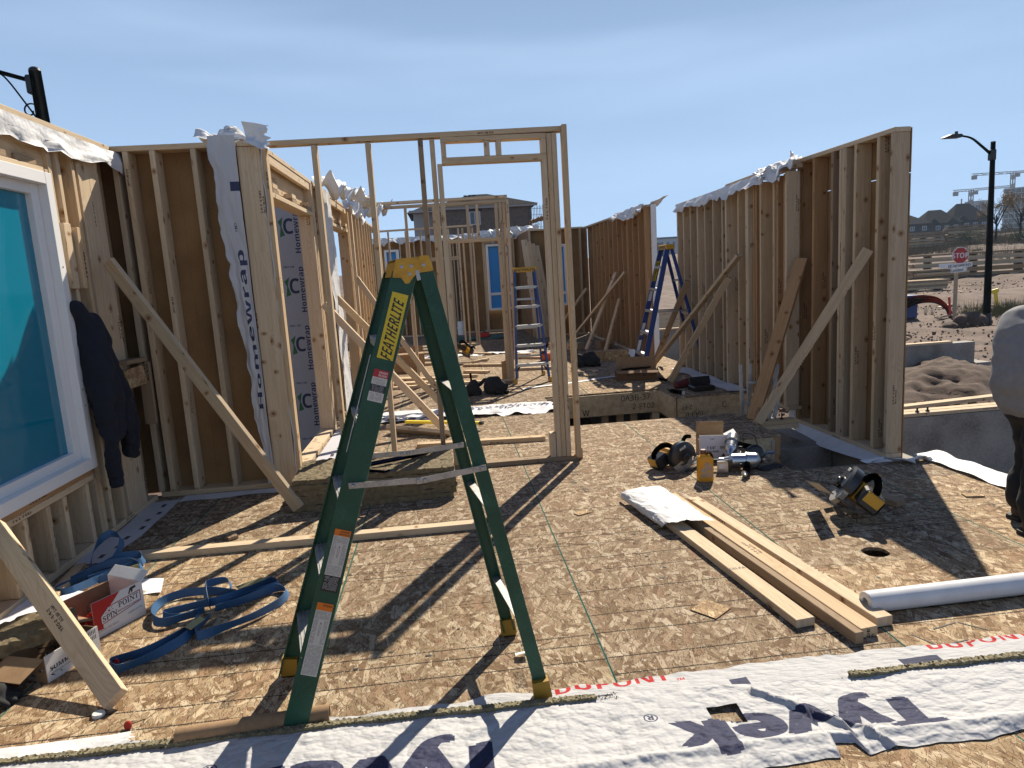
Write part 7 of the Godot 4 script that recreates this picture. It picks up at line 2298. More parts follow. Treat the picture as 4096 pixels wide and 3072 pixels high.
# ---------- power tools ----------
# local axes: x forward, y up, z towards the motor side; the shoe rests on y = 0
func make_saw(label: String, xf: Transform3D, group: String, side := -1.0) -> Node3D:
	var t := thing("circular_saw", label, "saw", xf.origin, 0, group)
	t.transform = xf
	var r := 0.098
	var c := Vector2(0.0, 0.085)
	# upper guard: a rounded drum over the upper half of the blade
	var st := new_st()
	var seg := 20
	for w in [[-0.032, 0.6, -0.033, 0.0], [0.032, 0.6, 0.033, 0.0], [0.028, 0.86, 0.032, 0.6], [-0.026, 0.86, -0.032, 0.6], [-0.026, 0.86, -0.018, 1.0], [-0.018, 1.0, 0.02, 1.0], [0.02, 1.0, 0.028, 0.86]]:
		for i in seg:
			var a0 := lerpf(-0.25, PI + 0.35, float(i) / seg)
			var a1 := lerpf(-0.25, PI + 0.35, float(i + 1) / seg)
			var q := [Vector3(c.x + cos(a0) * r * w[1], c.y + sin(a0) * r * w[1], -w[0]), Vector3(c.x + cos(a1) * r * w[1], c.y + sin(a1) * r * w[1], -w[0]), Vector3(c.x + cos(a1) * r * w[3], c.y + sin(a1) * r * w[3], -w[2]), Vector3(c.x + cos(a0) * r * w[3], c.y + sin(a0) * r * w[3], -w[2])]
			face(st, q, [Vector2.ZERO, Vector2.ZERO, Vector2.ZERO, Vector2.ZERO], Vector3(cos(a0), sin(a0), 0.3 if w[0] < 0 else -0.3))
	lp(t, "upper_guard", st.commit(), M.black_metal)
	st = new_st()
	add_lathe(st, [Vector2(0.0001, 0.03), Vector2(0.012, 0.03), Vector2(0.015, 0.026), Vector2(0.026, 0.024), Vector2(0.03, 0.01)], 18, Transform3D(Basis(Vector3.RIGHT, -PI / 2 * side), Vector3(c.x, c.y, -0.02 * side)))
	lp(t, "gear_cover", st.commit(), M.black_plastic)
	lp(t, "badge", box_mesh(Vector3(0.05, 0.016, 0.004), 0.001), M.alu_dull, turned(-0.01, c.y + 0.066, -0.034 * side, 0, 0, 8))
	st = new_st()
	add_lathe(st, [Vector2(0.0001, 0.0009), Vector2(0.083, 0.0009), Vector2(0.083, -0.0009), Vector2(0.0001, -0.0009)], 40, Transform3D(Basis(Vector3.RIGHT, PI / 2), Vector3(c.x, c.y - 0.012, 0)))
	lp(t, "blade", st.commit(), M.steel)
	st = new_st()
	for i in 14:
		var a0 := lerpf(PI + 0.2, TAU - 0.5, i / 14.0)
		var a1 := lerpf(PI + 0.2, TAU - 0.5, (i + 1) / 14.0)
		for zz in [-0.012, 0.012]:
			face(st, [Vector3(c.x + cos(a0) * 0.09, c.y - 0.012 + sin(a0) * 0.09, zz), Vector3(c.x + cos(a1) * 0.09, c.y - 0.012 + sin(a1) * 0.09, zz), Vector3(c.x + cos(a1) * 0.045, c.y - 0.012 + sin(a1) * 0.045, zz), Vector3(c.x + cos(a0) * 0.045, c.y - 0.012 + sin(a0) * 0.045, zz)], [Vector2.ZERO, Vector2.ZERO, Vector2.ZERO, Vector2.ZERO], Vector3(0, 0, zz))
		face(st, [Vector3(c.x + cos(a0) * 0.09, c.y - 0.012 + sin(a0) * 0.09, -0.012), Vector3(c.x + cos(a1) * 0.09, c.y - 0.012 + sin(a1) * 0.09, -0.012), Vector3(c.x + cos(a1) * 0.09, c.y - 0.012 + sin(a1) * 0.09, 0.012), Vector3(c.x + cos(a0) * 0.09, c.y - 0.012 + sin(a0) * 0.09, 0.012)], [Vector2.ZERO, Vector2.ZERO, Vector2.ZERO, Vector2.ZERO], Vector3(cos(a0), sin(a0), 0))
	lp(t, "lower_guard", st.commit(), M.alu_dull)
	# shoe with its slot
	st = new_st()
	for q in [[Vector3(0.28, 0.004, 0.035), Vector3(0, 0.002, 0.045)], [Vector3(0.28, 0.004, 0.075), Vector3(0, 0.002, -0.085)], [Vector3(0.05, 0.004, 0.05), Vector3(0.115, 0.002, 0.0)], [Vector3(0.05, 0.004, 0.05), Vector3(-0.115, 0.002, 0.0)], [Vector3(0.27, 0.012, 0.003), Vector3(0, 0.008, 0.061)]]:
		add_box(st, q[0], at(q[1].x, q[1].y, q[1].z), 0.001)
	lp(t, "shoe", st.commit(), M.black_metal)
	# motor body
	lp(t, "motor", prism([Vector2(-0.06, 0.045), Vector2(0.045, 0.045), Vector2(0.06, 0.065), Vector2(0.055, 0.12), Vector2(0.035, 0.14), Vector2(-0.05, 0.14), Vector2(-0.07, 0.12), Vector2(-0.072, 0.06)], 0.1), M.tool_yellow, at(0, 0, 0.085 * side))
	lp(t, "motor_cap", prism([Vector2(-0.05, 0.05), Vector2(0.035, 0.05), Vector2(0.05, 0.075), Vector2(0.045, 0.115), Vector2(0.03, 0.13), Vector2(-0.045, 0.13), Vector2(-0.06, 0.11), Vector2(-0.06, 0.065)], 0.024), M.black_plastic, at(0, 0, 0.146 * side))
	lp(t, "battery", box_mesh(Vector3(0.1, 0.085, 0.1), 0.01), M.black_plastic, turned(-0.115, 0.08, 0.09 * side, 0, 0, 14))
	lp(t, "battery_stripe", box_mesh(Vector3(0.108, 0.055, 0.086), 0.006), M.tool_yellow, turned(-0.116, 0.092, 0.09 * side, 0, 0, 14))
	# handle loop and front grip
	lp(t, "handle", tube(curve([Vector3(-0.02, 0.14, 0.04 * side), Vector3(-0.06, 0.175, 0.045 * side), Vector3(-0.115, 0.178, 0.055 * side), Vector3(-0.155, 0.145, 0.07 * side), Vector3(-0.15, 0.11, 0.085 * side)], 6), 0.0165, 10), M.black_plastic)
	lp(t, "handle_spine", tube(curve([Vector3(-0.03, 0.158, 0.04 * side), Vector3(-0.065, 0.19, 0.045 * side), Vector3(-0.115, 0.193, 0.055 * side)], 6), 0.007, 8), M.tool_yellow)
	lp(t, "front_grip", tube(curve([Vector3(0.03, 0.14, 0.03 * side), Vector3(0.075, 0.185, 0.03 * side), Vector3(0.115, 0.175, 0.03 * side)], 5), 0.013, 10), M.black_plastic)
	lp(t, "depth_lever", box_mesh(Vector3(0.07, 0.01, 0.012), 0.002), M.alu_dull, turned(0.06, 0.05, 0.045, 0, 0, 28))
	lp(t, "knob", lathe([Vector2(0.0001, 0.018), Vector2(0.011, 0.018), Vector2(0.013, 0.0)], 10), M.black_plastic, turned(0.1, 0.02, 0.04, 0, 90))
	return t

# lowers or lifts a thing until its lowest point rests on the floor
func settle(t: Node3D, floor_y := 0.002) -> void:
	var lo := 1e9
	for c in t.get_children():
		var m := c as MeshInstance3D
		if m == null:
			continue
		var xf := world_of(m)
		var vs: PackedVector3Array = m.mesh.surface_get_arrays(0)[Mesh.ARRAY_VERTEX]
		for v in vs:
			lo = min(lo, (xf * v).y)
	t.position.y += floor_y - lo

func make_nailer(label: String, xf: Transform3D) -> void:
	var t := thing("nail_gun", label, "nail gun", xf.origin, 0, "silver nail guns")
	t.transform = xf
	# cylinder along x with its domed end cap
	lp(t, "cylinder_cap", lathe([Vector2(0.0001, 0.058), Vector2(0.03, 0.055), Vector2(0.046, 0.044), Vector2(0.05, 0.03), Vector2(0.052, -0.02), Vector2(0.055, -0.022), Vector2(0.055, -0.034), Vector2(0.044, -0.036)], 24), M.silver, turned(0.09, 0.06, 0, 0, 0, -90))
	lp(t, "cylinder", lathe([Vector2(0.044, 0.04), Vector2(0.044, -0.05), Vector2(0.03, -0.07), Vector2(0.022, -0.1), Vector2(0.02, -0.13), Vector2(0.0001, -0.13)], 20), M.silver, turned(0.02, 0.06, 0, 0, 0, -90))
	var st := new_st()
	for k in 6:
		add_lathe(st, [Vector2(0.03, 0.004), Vector2(0.047, 0.003), Vector2(0.047, -0.003), Vector2(0.03, -0.004)], 18, turned(-0.01 + k * 0.011, 0.06, 0, 0, 0, -90))
	lp(t, "fins", st.commit(), M.silver)
	lp(t, "exhaust", lathe([Vector2(0.0001, 0.016), Vector2(0.016, 0.014), Vector2(0.018, 0.0)], 14), M.black_plastic, turned(0.146, 0.06, 0, 0, 0, -90))
	lp(t, "handle", tube(curve([Vector3(0.06, 0.05, 0.04), Vector3(0.05, 0.04, 0.1), Vector3(0.03, 0.035, 0.17), Vector3(0.015, 0.032, 0.2)], 5), 0.021, 12), M.silver)
	lp(t, "grip", tube([Vector3(0.048, 0.04, 0.095), Vector3(0.032, 0.035, 0.165)], 0.0235, 12), M.rubber)
	lp(t, "air_plug", lathe([Vector2(0.0001, 0.03), Vector2(0.006, 0.03), Vector2(0.008, 0.012), Vector2(0.014, 0.01), Vector2(0.014, 0.0)], 12), M.steel, turned(0.014, 0.032, 0.205, 0, 90))
	lp(t, "magazine", prism([Vector2(-0.13, 0.075), Vector2(-0.06, 0.085), Vector2(-0.04, 0.02), Vector2(-0.05, 0.008), Vector2(-0.125, 0.0)], 0.02), M.black_plastic, turned(0.0, 0.0, 0.06, 0))
	lp(t, "magazine_plate", box_mesh(Vector3(0.07, 0.075, 0.008), 0.002), M.silver, at(-0.098, 0.04, 0.075))
	lp(t, "nose", box_mesh(Vector3(0.06, 0.024, 0.022), 0.003), M.black_metal, at(-0.125, 0.06, 0.0))
	lp(t, "trigger", box_mesh(Vector3(0.012, 0.02, 0.03), 0.003), M.black_plastic, at(0.015, 0.05, 0.065))
	lp(t, "sticker", box_mesh(Vector3(0.04, 0.03, 0.001), 0.0003), M.white_card, at(-0.1, 0.045, 0.0798))

func build_tools() -> void:
	make_saw("upright black and yellow circular saw beside the yellow bottle", turned(1.72, 0.0, -4.95, 22.0, 0, 10).scaled_local(Vector3.ONE * 1.2), "circular saws")
	var tipped := make_saw("circular saw tipped on its side at the shadow edge", Transform3D((Basis(Vector3(0, 0, 1), deg_to_rad(-42.0)) * Basis(Vector3.UP, deg_to_rad(68.0))).scaled(Vector3.ONE * 1.28), Vector3(2.24, 0.1, -3.78)), "circular saws", 1.0)
	settle(tipped)
	# yellow bottle
	var o := Vector3(1.765, 0.0, -4.63)
	var t := thing("yellow_bottle", "yellow plastic chalk bottle with torn beige label", "bottle", o, deg_to_rad(-8))
	var im := Image.create(256, 256, false, Image.FORMAT_RGB8)
	im.fill(Color(0.84, 0.57, 0.03))
	var nz := noise_img(256, 256, 88, 0.02, 4)
	for y in 256:
		for x in 256:
			var v := nz.get_pixel(x, y).r
			var inx: float = smoothstep(20.0, 40.0, x) * smoothstep(250.0, 225.0, x) * smoothstep(60.0, 80.0, y) * smoothstep(232.0, 205.0, y)
			if v + inx * 0.55 > 0.86 and not (x < 90 and y < 120):
				im.set_pixel(x, y, Color(0.75, 0.66, 0.55).lerp(Color(0.62, 0.5, 0.4), v))
	var bm := print_mat(im, 0.4)
	var st := new_st()
	var prof := [[0.0, 0.92], [0.006, 1.0], [0.15, 1.0], [0.165, 0.96], [0.18, 0.8], [0.19, 0.5], [0.193, 0.3]]
	var ring := func(s: float, y: float) -> Array:
		var out := []
		for k in 24:
			var a := TAU * k / 24.0
			var cx := signf(cos(a)) * pow(absf(cos(a)), 0.45) * 0.056 * s
			var cz := signf(sin(a)) * pow(absf(sin(a)), 0.45) * 0.036 * s
			out.append(Vector3(cx, y, cz))
		return out
	for k in prof.size() - 1:
		var r0: Array = ring.call(prof[k][1], prof[k][0])
		var r1: Array = ring.call(prof[k + 1][1], prof[k + 1][0])
		for i in 24:
			var q := [r0[i], r0[(i + 1) % 24], r1[(i + 1) % 24], r1[i]]
			var uvs := []
			for p in q:
				uvs.append(Vector2(p.x / 0.112 + 0.5, 1.0 - p.y / 0.193))
			face(st, q, uvs, Vector3(q[0].x, 0.01, q[0].z))
	lp(t, "body", st.commit(), bm)
	lp(t, "neck", lathe([Vector2(0.02, 0.0), Vector2(0.02, 0.018), Vector2(0.0001, 0.018)], 18), M.tool_yellow, at(-0.012, 0.188, 0))
	lp(t, "cap", lathe([Vector2(0.0001, 0.03), Vector2(0.018, 0.03), Vector2(0.02, 0.027), Vector2(0.021, 0.0)], 18), M.brown_cap, at(-0.012, 0.2, 0))
	lp(t, "handle", tube(curve([Vector3(0.005, 0.19, 0), Vector3(0.03, 0.205, 0), Vector3(0.05, 0.18, 0), Vector3(0.052, 0.15, 0)], 5), 0.009, 8), M.tool_yellow)
	# carton of cap nails
	var a := Vector3(1.93, 0, -5.18)
	var b := Vector3(2.14, 0, -5.13)
	var d := (b - a).normalized()
	var inn := Vector3(d.z, 0, -d.x)
	if inn.z > 0.0:
		inn = -inn
	im = Image.create(256, 256, false, Image.FORMAT_RGB8)
	im.fill(Color(0.84, 0.83, 0.84))
	draw_text(im, "1 1/4\"", Vector2(70, 120), Vector2(80, 0), Vector2(0, 34), Color(0.12, 0.12, 0.14))
	draw_text(im, "Cap Nails", Vector2(70, 165), Vector2(110, 0), Vector2(0, 30), Color(0.12, 0.12, 0.14))
	for k in 14:
		im.fill_rect(Rect2i(190 + k * 4, 120, 2, 30), Color(0.15, 0.15, 0.16))
	fill_poly(im, [Vector2(200, 235), Vector2(220, 195), Vector2(240, 235)], Color(0.2, 0.2, 0.22))
	fill_poly(im, [Vector2(90, 38), Vector2(150, 38), Vector2(120, 46)], Color(0.12, 0.1, 0.1))
	var bx := thing("nail_box", "open white cap nail carton behind the nail guns", "box", (a + b) / 2, 0, "open nail cartons")
	var c2 := a + inn * 0.2
	var d2 := b + inn * 0.2
	carton_panel(bx, "side_panel", a, b, Vector3.UP, 0.19, M.white_card, print_mat(im, 0.6), -inn)
	carton_panel(bx, "side_panel", b, d2, Vector3.UP, 0.15, M.cardboard)
	carton_panel(bx, "side_panel", d2, c2, Vector3.UP, 0.15, M.cardboard)
	carton_panel(bx, "side_panel", c2, a, Vector3.UP, 0.15, M.cardboard)
	carton_panel(bx, "flap", c2 + Vector3(0, 0.15, 0), d2 + Vector3(0, 0.15, 0), Vector3(0, 1, 0.1), 0.11, M.cardboard)
	carton_panel(bx, "flap", b + Vector3(0, 0.15, 0), d2 + Vector3(0, 0.15, 0), Vector3.UP * 0.5 + d, 0.09, M.white_card)
	make_nailer("silver nail gun lying in front with its magazine plate up", turned(2.08, 0.0, -4.82, -14.0).scaled_local(Vector3.ONE * 1.15))
	make_nailer("silver nail gun propped behind the front one", turned(2.13, 0.07, -5.02, 60.0, 0, 24))
	# coil magazine
	t = thing("coil_nailer", "round black coil magazine beside the nail guns", "nail gun", Vector3(2.28, 0, -4.98))
	mi(t, "drum", lathe([Vector2(0.0001, 0.1), Vector2(0.045, 0.1), Vector2(0.062, 0.092), Vector2(0.068, 0.08), Vector2(0.068, 0.02), Vector2(0.06, 0.0)], 24), M.black_plastic, turned(2.27, 0.065, -4.96, 0, 70, 10))
	mi(t, "collar", lathe([Vector2(0.07, 0.012), Vector2(0.073, 0.008), Vector2(0.073, -0.008), Vector2(0.07, -0.012)], 24), M.black_metal, turned(2.27, 0.07, -4.94, 0, 70, 10))
	mi(t, "air_hook", tube(curve([Vector3(2.24, 0.14, -5.05), Vector3(2.25, 0.2, -5.08), Vector3(2.32, 0.19, -5.06), Vector3(2.35, 0.1, -5.04)], 5), 0.003, 6), M.steel)
	mi(t, "valve", lathe([Vector2(0.0001, 0.04), Vector2(0.015, 0.04), Vector2(0.02, 0.0)], 12), M.alu_dull, turned(2.34, 0.07, -5.0, 0, 60, -40))
	tag(mi(self, "plastic_bag", crumple(501, Vector3(2.32, 0.02, -4.95), Vector3(0.1, 0.02, 0.0), Vector3(0.0, 0.04, 0.09), Vector3.UP, 0.08, 0.03, 14, 12), M.bag), "small crumpled bluish plastic bag beside the nail guns", "bag")
	for k in 3:
		tag(mi(self, "shingle_tab", box_mesh(Vector3(0.2, 0.004, 0.08), 0.001), M.felt, turned(2.31 + k * 0.008, 0.004 + k * 0.0045, -4.79 + k * 0.008, 16 + k * 4)), ["lowest black felt tab on the floor by the nail guns", "middle black felt tab of the small pile", "top black felt tab of the small pile"][k], "felt tab", "black felt tabs")
	# folded sawhorse between braces
	var sh := thing("sawhorse", "grey folded metal sawhorse leaning behind the braces", "sawhorse", Vector3(3.0, 0, -6.5))
	for q in [[Vector3(2.88, 0.0, -6.52), Vector3(2.88, 0.52, -6.56)], [Vector3(2.95, 0.0, -6.55), Vector3(2.99, 0.52, -6.58)], [Vector3(3.1, -0.02, -6.4), Vector3(3.24, 0.5, -6.5)], [Vector3(3.16, -0.02, -6.42), Vector3(3.3, 0.36, -6.5)]]:
		board(sh, "leg", q[0], q[1], 0.035, 0.02, Vector3.RIGHT, M.alu_dull)
	board(sh, "crossbar", Vector3(2.95, 0.33, -6.57), Vector3(3.24, 0.32, -6.48), 0.03, 0.02, Vector3.UP, M.alu_dull)
	board(sh, "crossbar", Vector3(2.9, 0.12, -6.56), Vector3(3.2, 0.1, -6.46), 0.03, 0.02, Vector3.UP, M.alu_dull)

# ---------- things farther back ----------
func tool_belt(label: String, o: Vector3, w: float) -> void:
	var t := thing("tool_belt", label, "tool belt", o, 0, "black tool belts")
	mi(t, "pouch", skin([[o + Vector3(-w * 0.3, 0.07, 0), o + Vector3(-w * 0.18, 0.05, 0.03), 0.08, 0.07], [o + Vector3(-w * 0.36, 0.04, 0.03), o + Vector3(-w * 0.22, 0.14, 0), 0.05, 0.06]], 0.014, 0.03, 0.014), M.black_cloth)
	mi(t, "pouch", skin([[o + Vector3(w * 0.14, 0.09, 0), o + Vector3(w * 0.3, 0.08, 0.01), 0.1, 0.09], [o + Vector3(w * 0.12, 0.17, -0.02), o + Vector3(w * 0.26, 0.17, -0.02), 0.05, 0.06]], 0.014, 0.03, 0.014), M.black_cloth)
	mi(t, "pouch", skin([[o + Vector3(w * 0.42, 0.05, 0.03), o + Vector3(w * 0.46, 0.1, 0.02), 0.035, 0.03]], 0.01, 0.02), M.black_cloth)
	var c := curve([o + Vector3(-w * 0.4, 0.05, -0.05), o + Vector3(-w * 0.1, 0.12, -0.08), o + Vector3(w * 0.02, 0.19, -0.02), o + Vector3(w * 0.08, 0.12, 0.06), o + Vector3(w * 0.3, 0.03, 0.12), o + Vector3(w * 0.5, 0.02, 0.08)], 6)
	var ww := []
	for k in c.size():
		ww.append(Vector3(0.3, 1, 0.2))
	mi(t, "belt", band(c, ww, 0.05, 0.006), M.black_cloth)
	for k in 3:
		mi(t, "loop", tube(curve([o + Vector3(w * (0.2 + k * 0.1), 0.05, 0.1), o + Vector3(w * (0.22 + k * 0.1), 0.0, 0.13), o + Vector3(w * (0.26 + k * 0.1), 0.02, 0.12)], 4), 0.008, 6), M.black_cloth)
	mi(t, "hammer_handle", tube([o + Vector3(-w * 0.26, 0.12, 0), o + Vector3(-w * 0.28, 0.3, -0.02)], 0.014, 8), M.wood_red)

func build_far_things() -> void:
	tool_belt("black tool belt with bulging pouches on the floor behind the ladder", Vector3(0.44, 0.0, -8.95), 0.62)
	tool_belt("dark tool belt lying beyond the bottle scraps by the stair opening", Vector3(2.18, 0.0, -10.85), 0.46)
	# printed wrap strip
	var im := Image.create(1024, 256, false, Image.FORMAT_RGB8)
	im.fill(Color(0.8, 0.8, 0.81))
	var navy := Color(0.13, 0.16, 0.28)
	draw_text(im, "HOMEWRAP", Vector2(1000, 110), Vector2(-420, 0), Vector2(0, -80), navy)
	draw_text(im, "wrap", Vector2(520, 250), Vector2(-380, 0), Vector2(0, -120), navy)
	draw_text(im, "Home", Vector2(120, 180), Vector2(180, 0), Vector2(0, 60), navy)
	var wm := print_mat(im, 0.45)
	wm.normal_enabled = true
	wm.normal_texture = M.wrap_text
	wm.normal_scale = 0.5
	tag(mi(self, "housewrap_sheet", crumple(601, Vector3(-1.15, 0.015, -8.15), Vector3(2.3, 0.0, 0.08), Vector3(0.05, 0.0, 0.62), Vector3.UP, 0.03, 0.08, 70, 24), wm), "printed white housewrap strip lying across the floor behind the partition", "housewrap")
	tag(mi(self, "housewrap_sheet", crumple(602, Vector3(-0.6, 0.015, -13.9), Vector3(2.3, 0.0, 0.25), Vector3(0.02, 0.0, 0.35), Vector3.UP, 0.03, 0.08, 50, 12), M.wrap), "white housewrap strip on the far floor between scrap boards", "housewrap")
	tag(mi(self, "housewrap_sheet", crumple(603, Vector3(-0.4, 0.02, -17.2), Vector3(0.6, 0.0, 0.1), Vector3(0.02, 0.05, 0.35), Vector3.UP, 0.08, 0.05, 20, 12), M.wrap), "white wrap heap on the floor near the rear wall", "housewrap")
	tag(mi(self, "membrane_strip", sheet(30, 4, func(u: float, v: float):
		return Vector3(lerpf(0.95, 2.35, u), 0.008 + 0.004 * sin(u * 9.0), lerpf(-9.15, -9.62, u) + 0.09 * v)), M.wrap), "long white strip on the floor leading to the open carton", "membrane")
	# scrap lumber
	var sb := [[0.25, -11.95, 0.97, -11.6, 0.09, "scrap stud ending at the second partition post"], [0.18, -15.1, 0.37, -14.8, 0.09, "short scrap stud near the third partition"], [0.16, -14.1, 0.84, -13.4, 0.09, "scrap stud lying by the far saw"], [0.45, -12.55, 0.7, -12.45, 0.05, "short scrap block right of the far saw"], [0.42, -12.3, 0.72, -12.62, 0.05, "angled scrap block right of the far saw"], [0.24, -11.15, 0.62, -10.9, 0.09, "scrap stud behind the tool belt"], [0.2, -10.65, 0.43, -10.58, 0.07, "shorter scrap stud behind the tool belt"], [-0.9, -10.85, -0.11, -10.55, 0.14, "wide scrap plank beside the brace foot"], [-0.9, -10.35, -0.11, -10.2, 0.14, "front scrap plank beside the brace foot"], [-1.1, -15.3, -0.34, -15.0, 0.14, "far scrap plank under the third partition"], [-1.0, -14.6, -0.3, -14.3, 0.1, "far scrap stud in front of the third partition"], [-0.5, -13.2, 0.1, -13.0, 0.09, "scrap stud in front of the brown carton"], [1.1, -12.6, 1.7, -12.2, 0.09, "scrap stud behind the blue ladder"], [1.0, -11.0, 1.75, -10.8, 0.09, "scrap stud between the blue ladder legs"], [1.25, -13.0, 1.55, -12.9, 0.09, "small scrap block far behind the blue ladder"], [-0.7, -12.6, -0.2, -12.45, 0.09, "small scrap stud right of the brown carton"]]
	for q in sb:
		tag(board(self, "scrap_stud", Vector3(q[0], 0.022, q[1]), Vector3(q[2], 0.022, q[3]), q[4], 0.04, Vector3.BACK), q[5], "stud", "scrap studs on the far floor")
	for k in 4:
		var p: Vector3 = [Vector3(1.95, 0.012, -10.15), Vector3(2.16, 0.012, -10.35), Vector3(2.09, 0.012, -9.86), Vector3(2.17, 0.03, -10.08)][k]
		tag(mi(self, "offcut", box_mesh(Vector3(0.12, 0.024, 0.06)), wood(), turned(p.x, p.y, p.z, k * 24.0 - 20)), ["flat offcut block before the dark tool belt", "smallest offcut block before the dark tool belt", "offcut block nearest the open carton", "offcut block leaning over its neighbour"][k], "offcut", "offcut blocks by the carton")
	tag(board(self, "loose_stud", Vector3(-0.66, 0.05, -7.05), Vector3(-0.03, 0.02, -6.68), 0.14, 0.04, Vector3(0.4, 0.3, 0.8), M.wood[0]), "tilted wide plank on the floor behind the partition", "plank")
	tag(board(self, "loose_stud", Vector3(-0.35, 0.02, -6.33), Vector3(0.84, 0.02, -6.22), 0.085, 0.04, Vector3.BACK, M.wood[1]), "stud lying across the doorway behind the partition", "stud")
	# rulers and levels
	var lv := thing("level", "yellow spirit level on the floor behind the partition", "level", Vector3(-0.1, 0.03, -7.05))
	mi(lv, "beam", box_mesh(Vector3(0.84, 0.028, 0.05), 0.003), M.yellow_label, turned(-0.12, 0.07, -7.05, 155 - 180, 0, 0))
	mi(lv, "end_cap", box_mesh(Vector3(0.04, 0.032, 0.054), 0.004), M.black_plastic, turned(0.28, 0.07, -6.865, -25, 0, 0))
	lv = thing("level", "tall green level leaning in the end of the partition", "level", Vector3(0.93, 0, -5.56))
	mi(lv, "beam", box_mesh(Vector3(0.03, 0.95, 0.06), 0.003), M.green_level, turned(0.945, 0.5, -5.58, 0, 0, -1))
	mi(lv, "lettering", flat_text("TOTAL", 0.022), M.white, turned(0.945, 0.5, -5.548, 0, 0, 90))
	for y in [0.3, 0.75]:
		mi(lv, "vial_window", box_mesh(Vector3(0.032, 0.06, 0.04), 0.003), M.white, at(0.945, y, -5.575))
	# saw on the far floor
	var far_saw := make_saw("far circular saw among the scrap studs", Transform3D(Basis.from_euler(Vector3(deg_to_rad(-25), deg_to_rad(-30), deg_to_rad(-25))).scaled(Vector3.ONE * 1.15), Vector3(0.3, 0.04, -12.5)), "circular saws", 1.0)
	settle(far_saw)
	# open carton by the stair opening
	var a := Vector3(2.27, 0, -9.2)
	var b := Vector3(2.8, 0, -9.06)
	var d := (b - a).normalized()
	var inn := Vector3(d.z, 0, -d.x)
	inn = -inn if inn.z > 0.0 else inn
	var f := Image.create(512, 128, false, Image.FORMAT_RGB8)
	f.fill(Color(0.42, 0.31, 0.2))
	for k in 2:
		draw_text(f, "O", Vector2(130 + k * 200, 30), Vector2(44, 0), Vector2(0, 40), Color(0.2, 0.14, 0.1))
		lines_of_print(f, Rect2i(190 + k * 200, 34, 110, 36), 8, Color(0.22, 0.15, 0.1))
	var bx := thing("carton", "crumpled open cardboard carton by the stair opening", "box", (a + b) / 2, 0, "cardboard cartons")
	var c2 := a + inn * 0.3
	var d2 := b + inn * 0.3
	carton_panel(bx, "side_panel", a, b, Vector3(0, 1, 0.12), 0.14, M.cardboard, print_mat(f, 0.85), -inn)
	carton_panel(bx, "side_panel", b, d2, Vector3(0.15, 1, 0), 0.15, M.cardboard)
	carton_panel(bx, "side_panel", d2, c2, Vector3.UP, 0.16, M.cardboard)
	carton_panel(bx, "side_panel", c2, a, Vector3(-0.15, 1, 0), 0.15, M.cardboard)
	carton_panel(bx, "flap", c2 + Vector3(0, 0.16, 0), d2 + Vector3(0, 0.16, 0), Vector3(0, 1, -0.15), 0.13, M.cardboard)
	carton_panel(bx, "flap", c2 + Vector3(-0.02, 0.15, 0), a + Vector3(-0.02, 0.15, 0), Vector3(-1, 0.1, 0.1), 0.1, M.cardboard)
	carton_panel(bx, "flap", a + Vector3(0, 0.14, 0.02), b + Vector3(0, 0.14, 0.02), Vector3(0, -0.5, 1), 0.06, M.cardboard)
	carton_panel(bx, "flap", b + Vector3(0.02, 0.14, 0), d2 + Vector3(0.02, 0.15, 0), Vector3(1, -0.3, 0), 0.08, M.cardboard)
	mi(bx, "bottom_panel", box_mesh(Vector3(a.distance_to(b), 0.004, 0.3), 0.001), M.cardboard, Transform3D(Basis(d, Vector3.UP, d.cross(Vector3.UP)), (a + d2) / 2 + Vector3(0, 0.004, 0)))
	for k in 5:
		tag(mi(self, "steel_part", tube([Vector3(2.35 + k * 0.08, 0.14, -9.25 - 0.03 * (k % 2)), Vector3(2.5 + k * 0.07, 0.15, -9.3)], 0.014, 8), M.silver), "shiny steel bracket lying in the crumpled carton", "hardware", "steel parts in the carton")
	# engineered beam box and cartons
	tag(board(self, "beam_offcut", Vector3(2.33, 0.085, -11.42), Vector3(3.02, 0.085, -11.36), 0.17, 0.2, Vector3.UP, M.rim), "thick beam offcut marked with an arrow on the shaded floor", "beam")
	tag(mi(self, "housewrap_sheet", crumple(611, Vector3(2.98, 0.17, -11.3), Vector3(0.12, 0.0, 0.02), Vector3(0.06, -0.16, 0.12), Vector3(0.5, 0.5, 0.5), 0.04, 0.02), M.wrap), "bit of printed wrap on the end of the beam offcut", "housewrap")
	var ct := thing("carton", "small brown carton in the shade of the far right wall", "box", Vector3(3.0, 0, -13.1), 0, "cardboard cartons")
	mi(ct, "body", box_mesh(Vector3(0.26, 0.16, 0.22), 0.004), M.cardboard, turned(3.02, 0.08, -13.15, 14))
	mi(ct, "flap", box_mesh(Vector3(0.2, 0.004, 0.12), 0.001), M.cardboard, turned(3.1, 0.13, -13.0, 14, 40, 0))
	ct = thing("carton", "large flattened brown carton behind the braces", "box", Vector3(-0.7, 0, -12.0), 0, "cardboard cartons")
	mi(ct, "body", box_mesh(Vector3(0.52, 0.3, 0.3), 0.005), M.cardboard, turned(-0.68, 0.15, -11.9, 6))
	mi(ct, "flap", box_mesh(Vector3(0.5, 0.004, 0.16), 0.001), M.cardboard, turned(-0.68, 0.33, -12.07, 6, 60, 0))
	tag(board(self, "beam_offcut", Vector3(2.1, 0.06, -13.8), Vector3(2.6, 0.06, -13.3), 0.12, 0.25, Vector3.UP, M.wood[1]), "thick block on the shaded floor below the crossing braces", "beam")
	# small coloured things
	var rd := thing("red_tool", "red tool case lying near the rear wall", "tool case", Vector3(0.88, 0, -17.2))
	mi(rd, "body", box_mesh(Vector3(0.34, 0.12, 0.2), 0.03), M.red, turned(0.88, 0.07, -17.2, 12))
